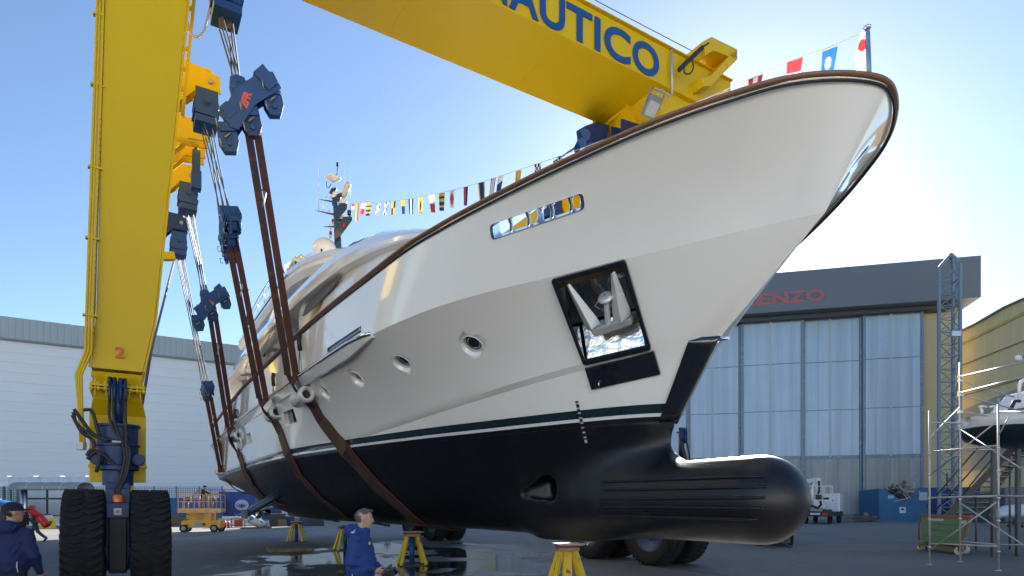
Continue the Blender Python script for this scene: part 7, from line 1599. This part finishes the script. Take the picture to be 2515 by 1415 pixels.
def person(label, loc, rz, sc, J, look, col, hair, h=.016, hood=False, cap=None, parent=None, group=None, hands=((0, 0, -1), (0, 0, -1)), curl=.5, jm=None, tm=None, sm=None, stubble=False):
    # local frame: +y forward, +x the person's right, z up; J = joints in metres for a 1.75 m adult
    t = thing('person', label, 'person', loc, rz, group); M = wmat(t) @ Matrix.Scale(sc, 4)
    hc = Vector(J['head']); f = Vector(look).normalized(); rt = f.cross(ZZ).normalized(); up = rt.cross(f).normalized()
    def hd(x, y, z): return hc+rt*x+f*y+up*z
    A3 = np.array([list(rt), list(f), list(up)])
    def headF(X, Y, Z):
        x = (X-hc.x)*A3[0, 0]+(Y-hc.y)*A3[0, 1]+(Z-hc.z)*A3[0, 2]; y = (X-hc.x)*A3[1, 0]+(Y-hc.y)*A3[1, 1]+(Z-hc.z)*A3[1, 2]; z = (X-hc.x)*A3[2, 0]+(Y-hc.y)*A3[2, 1]+(Z-hc.z)*A3[2, 2]
        q = ell_sdf(x, y, z, (0, -.012, .035), (.076, .097, .088)); q = smin(q, ell_sdf(x, y, z, (0, .028, -.035), (.058, .066, .082)), .03)
        q = smin(q, ell_sdf(x, y, z, (0, .066, -.092), (.026, .026, .022)), .02)                        # chin
        q = smin(q, cap_sdf(x, y, z, (0, .088, .022), (0, .107, -.022), .009, .012), .010)               # nose
        q = smin(q, cap_sdf(x, y, z, (-.035, .082, .036), (.035, .082, .036), .010, .010), .012)         # brow
        q = smin(q, cap_sdf(x, y, z, (-.018, .092, -.056), (.018, .092, -.056), .0065, .0065), .006)     # lips
        q = np.maximum(q, -(cap_sdf(x, y, z, (-.019, .1015, -.0565), (.019, .1015, -.0565), .0025, .0025)))
        for s_ in (-1, 1):
            q = np.maximum(q, -smin(ell_sdf(x, y, z, (s_*.032, .098, .012), (.017, .014, .012)), q*0+1, .001)); q = smin(q, ell_sdf(x, y, z, (s_*.032, .078, .013), (.012, .012, .010)), .003)
            q = smin(q, ell_sdf(x, y, z, (s_*.078, -.008, -.008), (.010, .02, .032)), .008)
        return q
    chains = []
    for s_, k in ((1, 'R'), (-1, 'L')):
        chains += [(J['hip'+k], J['knee'+k], .078, .052), (J['knee'+k], J['ank'+k], .052, .036), (J['ank'+k], J['toe'+k], .036, .03), (J['sh'+k], J['el'+k], .048, .038), (J['el'+k], J['wr'+k], .038, .025)]
    def bodyF(X, Y, Z):
        n0 = Vector(J['chest']); q = smin(headF(X, Y, Z), cap_sdf(X, Y, Z, hd(0, -.02, -.07), Vector(J['neck']), .052, .058), .02)
        q = smin(q, ell_sdf(X, Y, Z, n0, (.17, .10, .22)), .05); q = smin(q, ell_sdf(X, Y, Z, J['pel'], (.15, .10, .15)), .08)
        for a_, b_, r1, r2 in chains: q = smin(q, cap_sdf(X, Y, Z, a_, b_, r1, r2), .025)
        return q
    ks = [Vector(v) for v in J.values()]; lo = [min(v[i] for v in ks)-.24 for i in range(3)]; hi = [max(v[i] for v in ks)+.24 for i in range(3)]; lo[2] = min(v[2] for v in ks)-.08
    V, Q = nets(bodyF, lo, hi, (h, h, h)); Vs = [V]; Qs = [Q]; n = len(V)
    for s_, k, hdv in ((1, 'R', hands[0]), (-1, 'L', hands[1])):
        d = Vector(hdv).normalized(); wr = Vector(J['wr'+k]); pn = Vector((-s_*.6, .5, 0)); pn = pn if abs(pn.normalized().dot(d)) < .9 else Vector((0, .3, -1))
        v2, q2 = hand_mesh(wr+d*.02, d, s_, pn, curl, .006 if h < .014 else .008); Vs.append(v2); Qs.append(q2+n); n += len(v2)
    body = npmesh(np.concatenate(Vs), np.concatenate(Qs), 'body', SKIN, M, t)
    jm = jm or mat('jacket', col); 
    def wr_noise(X, Y, Z, a=.006): return a*np.sin(Z*55+3*np.sin(X*25)+2*np.sin(Y*22))*np.sin(X*18+Y*14+Z*9)+a*.6*np.sin(Z*24+X*30)
    def jackF(X, Y, Z):
        n0 = Vector(J['chest']); pe = Vector(J['pel']); q = ell_sdf(X, Y, Z, n0, (.205, .145, .27)); q = smin(q, ell_sdf(X, Y, Z, pe+Vector((0, .01, .07)), (.195, .155, .20)), .10)
        q = smin(q, ell_sdf(X, Y, Z, (n0+pe)/2+Vector((0, .02, 0)), (.19, .155, .22)), .08)
        for s_, k in ((1, 'R'), (-1, 'L')):
            q = smin(q, cap_sdf(X, Y, Z, J['sh'+k], J['el'+k], .076, .062), .05); wr = Vector(J['el'+k]).lerp(Vector(J['wr'+k]), .94); q = smin(q, cap_sdf(X, Y, Z, J['el'+k], wr, .062, .042), .02)
        nk = Vector(J['neck']); q = smin(q, cap_sdf(X, Y, Z, nk-ZZ*.05, nk+f*.01+ZZ*.01, .095, .078), .05)
        if hood: q = smin(q, ell_sdf(X, Y, Z, nk-Vector((0, 1, 0))*.085+ZZ*.015, (.15, .10, .085)), .04); q = smin(q, cap_sdf(X, Y, Z, nk+f*.05+ZZ*.0, nk+f*.06+ZZ*.03, .06, .055), .03)
        q = q+wr_noise(X, Y, Z)
        q = np.maximum(q, (pe.z-.13)-Z)
        neckh = cap_sdf(X, Y, Z, hd(0, -.02, -.04), nk, .066, .07); q = np.maximum(q, -neckh) if True else q
        return q
    sdf_obj(jackF, lo, hi, h, 'jacket', jm, M, t)
    def trouF(X, Y, Z):
        pe = Vector(J['pel']); q = ell_sdf(X, Y, Z, pe, (.175, .125, .15))
        for s_, k in ((1, 'R'), (-1, 'L')):
            q = smin(q, cap_sdf(X, Y, Z, J['hip'+k], J['knee'+k], .098, .072), .04); q = smin(q, cap_sdf(X, Y, Z, J['knee'+k], J['ank'+k], .072, .058), .02)
        return q+wr_noise(X, Y, Z, .004)
    sdf_obj(trouF, lo, [hi[0], hi[1], J['pel'][2]+.2], h, 'trousers', tm or mat('dark_trousers', (.018, .02, .028), rough=.85, var=.2), M, t)
    for k in 'RL':
        a = Vector(J['ank'+k]); b_ = Vector(J['toe'+k])
        sdf_obj(lambda X, Y, Z: smin(cap_sdf(X, Y, Z, a+ZZ*.02, a+(a-b_)*.15-ZZ*.03, .056, .048), cap_sdf(X, Y, Z, a-ZZ*.02, b_, .048, .042), .03), [min(a[i], b_[i])-.1 for i in range(3)], [max(a[i], b_[i])+.1 for i in range(3)], max(h, .01), 'shoe', sm or mat('black_shoe', (.015, .015, .017), rough=.5), M, t)
    if hair:
        def hairF(X, Y, Z):
            q = headF(X, Y, Z)-.004-wr_noise(X, Y, Z, .005)*.9
            x = (X-hc.x)*A3[0, 0]+(Y-hc.y)*A3[0, 1]+(Z-hc.z)*A3[0, 2]; y = (X-hc.x)*A3[1, 0]+(Y-hc.y)*A3[1, 1]+(Z-hc.z)*A3[1, 2]; z = (X-hc.x)*A3[2, 0]+(Y-hc.y)*A3[2, 1]+(Z-hc.z)*A3[2, 2]
            q = smin(q, ell_sdf(x, y, z, (0, .058, .104), (.045, .034, .016)), .015)+.0035*np.sin(x*260+z*60)*np.sin(z*140+y*190)
            bare = ((y > .050-.3*np.maximum(0, np.abs(x)-.04)) & (z < .088)) | ((y > -.030) & (z < .022)) | ((y > .0) & (z < .055) & (np.abs(x) > .05) & (y > .02))
            q = np.where(bare, np.abs(q)+.02, q); return np.maximum(q, -.062-z)
        hb_ = [hc[i]-.16 for i in range(3)], [hc[i]+.17 for i in range(3)]; sdf_obj(hairF, *hb_, min(h, .006), 'hair', hair, M, t)
    for s_ in (-1, 1):
        b = MB(M); b.ball(hd(s_*.032, .0825, .013), .0105, 10, 8); e_ = b.build('eye', mat('eye_white', (.55, .5, .45), rough=.2), t)
        b = MB(M); b.ball(hd(s_*.032, .0895, .013), .0052, 8, 6); b.build('iris', M_DARK, e_)
        b = MB(M); b.tube([hd(s_*.018, .096, .034), hd(s_*.034, .094, .039), hd(s_*.05, .082, .034)], .0035, 6); b.build('eyebrow', hair or mat('hair_dark', (.03, .02, .015), rough=.7), t)
    if cap:
        def capF(X, Y, Z):
            x = (X-hc.x)*A3[0, 0]+(Y-hc.y)*A3[0, 1]+(Z-hc.z)*A3[0, 2]; y = (X-hc.x)*A3[1, 0]+(Y-hc.y)*A3[1, 1]+(Z-hc.z)*A3[1, 2]; z = (X-hc.x)*A3[2, 0]+(Y-hc.y)*A3[2, 1]+(Z-hc.z)*A3[2, 2]
            q = ell_sdf(x, y, z, (0, -.012, .045), (.094, .115, .098)); q = np.maximum(q, .03-z)
            return smin(q, np.maximum(ell_sdf(x, y, z, (0, .11, .038), (.075, .09, .012)), .05-y), .008)
        sdf_obj(capF, [hc[i]-.25 for i in range(3)], [hc[i]+.25 for i in range(3)], min(h, .009), 'cap', cap, M, t)
    return t, M, hd
ST = dict(head=(0, .02, 1.62), neck=(0, 0, 1.45), chest=(0, 0, 1.24), pel=(0, 0, .95), hipR=(.09, 0, .90), hipL=(-.09, 0, .90), kneeR=(.10, .03, .50), kneeL=(-.10, .02, .50), ankR=(.11, -.02, .09), ankL=(-.11, -.02, .09), toeR=(.13, .13, .05), toeL=(-.13, .13, .05), shR=(.19, 0, 1.40), shL=(-.19, 0, 1.40), elR=(.25, -.05, 1.12), elL=(-.25, -.05, 1.12), wrR=(.27, .05, .88), wrL=(-.27, .05, .88))
M_JKT = mat('blue_jacket', (.012, .045, .20), rough=.75, var=.12, scale=8, bump=.35, bscale=55)
M_JKN = mat('navy_jacket', (.010, .018, .085), rough=.8, var=.15, scale=8, bump=.3, bscale=50)
GREYH = mat('grey_hair', (.13, .12, .12), rough=.7, var=.8, scale=45, bump=1., bscale=150)
DARKH = mat('brown_hair', (.035, .022, .014), rough=.7, var=.3)
# man in profile, walking to the right with a remote control
Yp = 7.2; p0 = at_y(884, YH, Yp); p0.z = 0
J = dict(ST); J.update(head=(0, .055, 1.62), neck=(0, .0, 1.46), shR=(.175, -.01, 1.38), elR=(.235, -.06, 1.13), wrR=(.12, .19, 1.02), elL=(-.24, .02, 1.12), wrL=(-.06, .26, 1.0), kneeR=(.10, .14, .52), ankR=(.10, .16, .10), toeR=(.10, .30, .05), kneeL=(-.10, -.05, .50), ankL=(-.10, -.28, .14), toeL=(-.10, -.15, .06))
t, M, hd = person('grey-haired man in a bright blue hooded jacket holding a remote control, in profile', p0, R(-88), .955, J, (.0, 1, -.10), None, GREYH, h=.0085, hood=True, jm=M_JKT, hands=((-.25, 1, -.35), (.3, .9, -.3)), curl=.75)
b = MB(M); L = [(.215, -.04, .985), (.225, -.035, .94), (.205, -.02, .90), (.215, -.025, .86)]
b.tube([(x+.025, y, z) for x, y, z in L], .005, 6); b.build('pocket_zip', mat('zip_white', (.6, .6, .58), rough=.5), t)
b = MB(M); b.prism([(-.03, -.01), (.035, .02), (.01, -.02)], (.135, -.055, 1.475), (0, 1, .1), (-.3, -.1, 1), .008); b.build('hood_mark', MATS['zip_white'], t)
b = MB(M); b.prism([(-.02, 0), (.0, .03), (.02, .0), (0, -.02)], (.105, .135, 1.33), (.5, -.8, 0), ZZ, .01); b.build('chest_emblem', mat('emblem_gold', (.4, .33, .15), rough=.6), t)
rc = thing('remote_control', 'black crane remote control with a hand loop, held by the grey-haired man', 'remote control', M @ Vector((0, .36, .98)))
b = MB(M); b.box((.0, .36, .965), (.26, .15, .09), Matrix.Rotation(R(25), 3, 'X')); b.build('case', M_BLACK, rc, bevel=.008)
b = MB(M); b.tube(smooth([Vector(q) for q in ((.13, .30, .99), (.135, .36, 1.05), (.135, .45, 1.03), (.135, .51, .95), (.135, .47, .86), (.135, .38, .86))]), .012, 8); b.build('guard_loop', M_BLACK, rc)
for x, y in ((.06, .35), (-.06, .35)): b = MB(M); b.cyl((x, y, 1.0), (x, y+.01, 1.05), .010, n=8); b.ball((x, y+.012, 1.055), .014, 8, 6); b.build('joystick', M_RUBBER, rc)
for i in range(3): b = MB(M); b.cyl((.10, .31+.03*i, 1.015), (.10, .31+.03*i, 1.025), .009, n=10); b.build('button', mat('button_yellow', (.5, .45, .1), rough=.4), rc)
b = MB(M); b.cyl((.13, .33, .93), (.145, .33, .93), .018, n=12); b.build('stop_button', mat('stop_red', (.55, .02, .02)), rc)
# man in a cap, back to the camera, bottom left
Yp = 7.6; p0 = at_y(24, YH, Yp); p0.z = 0
J = dict(ST); J.update(head=(.02, .04, 1.66), neck=(.01, .0, 1.47), elR=(.29, -.02, 1.13), wrR=(.27, .14, .90), elL=(-.28, .0, 1.13), wrL=(-.15, .2, 1.0))
t, M, hd = person('man in a navy jacket and dark cap seen from behind at the bottom left corner', p0, R(8), .97, J, (.75, .7, .02), None, DARKH, h=.012, hood=True, cap=mat('navy_cap', (.008, .012, .035), rough=.8), jm=M_JKN, hands=((-.1, .5, -.8), (.5, .8, 0)), curl=.6)
b = MB(M); b.tube([(.16, -.135, 1.06), (.165, -.145, 1.0), (.175, -.14, .93)], .006, 6); b.build('pocket_zip', MATS['zip_white'], t)
b = MB(M); b.prism([(-.015, -.01), (.015, .01), (.0, -.03)], (.03, -.165, 1.50), (1, 0, 0), ZZ, .008); b.build('hood_mark', MATS['zip_white'], t)
# man in grey carrying two red cylinders
p0 = at_z(86, 1334); J = dict(ST); J.update(head=(0, .10, 1.58), elR=(.27, .05, 1.15), wrR=(.12, .28, 1.08), elL=(-.27, .05, 1.15), wrL=(-.10, .28, .98), kneeR=(.1, .12, .52), ankR=(.1, .02, .12), kneeL=(-.1, -.12, .52), ankL=(-.1, -.42, .22), toeL=(-.1, -.34, .08), toeR=(.1, .16, .05))
t, M, hd = person('man in a grey jacket and jeans striding with two red cylinders in his arms', p0, R(118), 1.0, J, (0, 1, -.35), None, DARKH, h=.016, jm=mat('grey_jacket', (.16, .15, .15), rough=.8, var=.2), tm=mat('jeans', (.05, .08, .12), rough=.85, var=.2), hands=((-.8, .5, 0), (.8, .5, 0)), curl=.7)
k = p0.y/FPX
for n_, (a_, c_), r in (('upper', ((72, 1248), (92, 1268)), .17), ('lower', ((96, 1268), (117, 1292)), .17)):
    A, B = at_y(*a_, p0.y-.35), at_y(*c_, p0.y-.35); q = thing('red_cylinder', 'fat red plastic cylinder carried by the man in grey, the %s one' % n_, 'cylinder', A, 0, 'red cylinders carried by the man in grey'); b = MB(); d = (B-A).normalized(); L_ = (B-A).length
    b.lathe([(.01, 0), (r*.85, 0), (r, .05), (r, L_*.45), (r*.94, L_*.5), (r, L_*.55), (r, L_-.05), (r*.8, L_), (.01, L_)], A, d, 20); b.build('shell', mat('cylinder_red', (.55, .02, .015), rough=.4), q); b = MB(); b.lathe([(r*.9, -.03), (r*1.03, -.03), (r*1.03, .03), (r*.9, .03)], A+d*.03, d, 20); b.build('end_band', mat('band_red', (.35, .015, .012), rough=.4), q)
glasses = MB(M); glasses.tube([hd(-.07, .06, .012), hd(-.04, .104, .012), hd(.04, .104, .012), hd(.07, .06, .012)], .012, 6); glasses.build('dark_glasses', M_BLACK, t)
p0 = at_z(52, 1337); J = dict(ST); person('man in a dark jacket half hidden behind the man in the cap', p0, R(200), .97, J, (.4, 1, -.1), None, DARKH, h=.02, jm=mat('black_jacket', (.02, .02, .03), rough=.8))
p0 = at_z(2, 1346); person('man in a striped dark jacket cut off by the left edge', p0, R(190), .97, dict(ST), (-.2, 1, 0), None, mat('fair_hair', (.22, .13, .07), rough=.7), h=.02, jm=mat('dark_striped_jacket', (.06, .06, .08), rough=.8, var=.5, scale=5))
# worker on the lift
o, ax, ay = LIFT; p0 = o+ax*.05+ay*.45+ZZ*1.31; J = dict(ST); J.update(head=(0, .12, 1.60), neck=(0, .05, 1.44), chest=(0, .02, 1.23), elR=(.25, .28, 1.26), wrR=(.2, .48, 1.16), elL=(-.25, -.05, 1.15), wrL=(-.2, .1, .95))
person('worker in black and a cap standing in the scissor lift basket', p0, R(-70), .98, J, (0, 1, -.1), None, DARKH, h=.02, cap=mat('black_cap', (.015, .015, .02), rough=.8), jm=mat('black_work_jacket', (.012, .013, .022), rough=.8), hands=((0, .8, -.6), (0, .3, -1)))
# distant walker seen under the hull
p0 = at_z(951, 1294); person('distant figure whose dark legs show under the keel left of the rear tyres', p0, R(170), .98, dict(ST), (0, 1, 0), None, DARKH, h=.025, jm=MATS['black_jacket'])
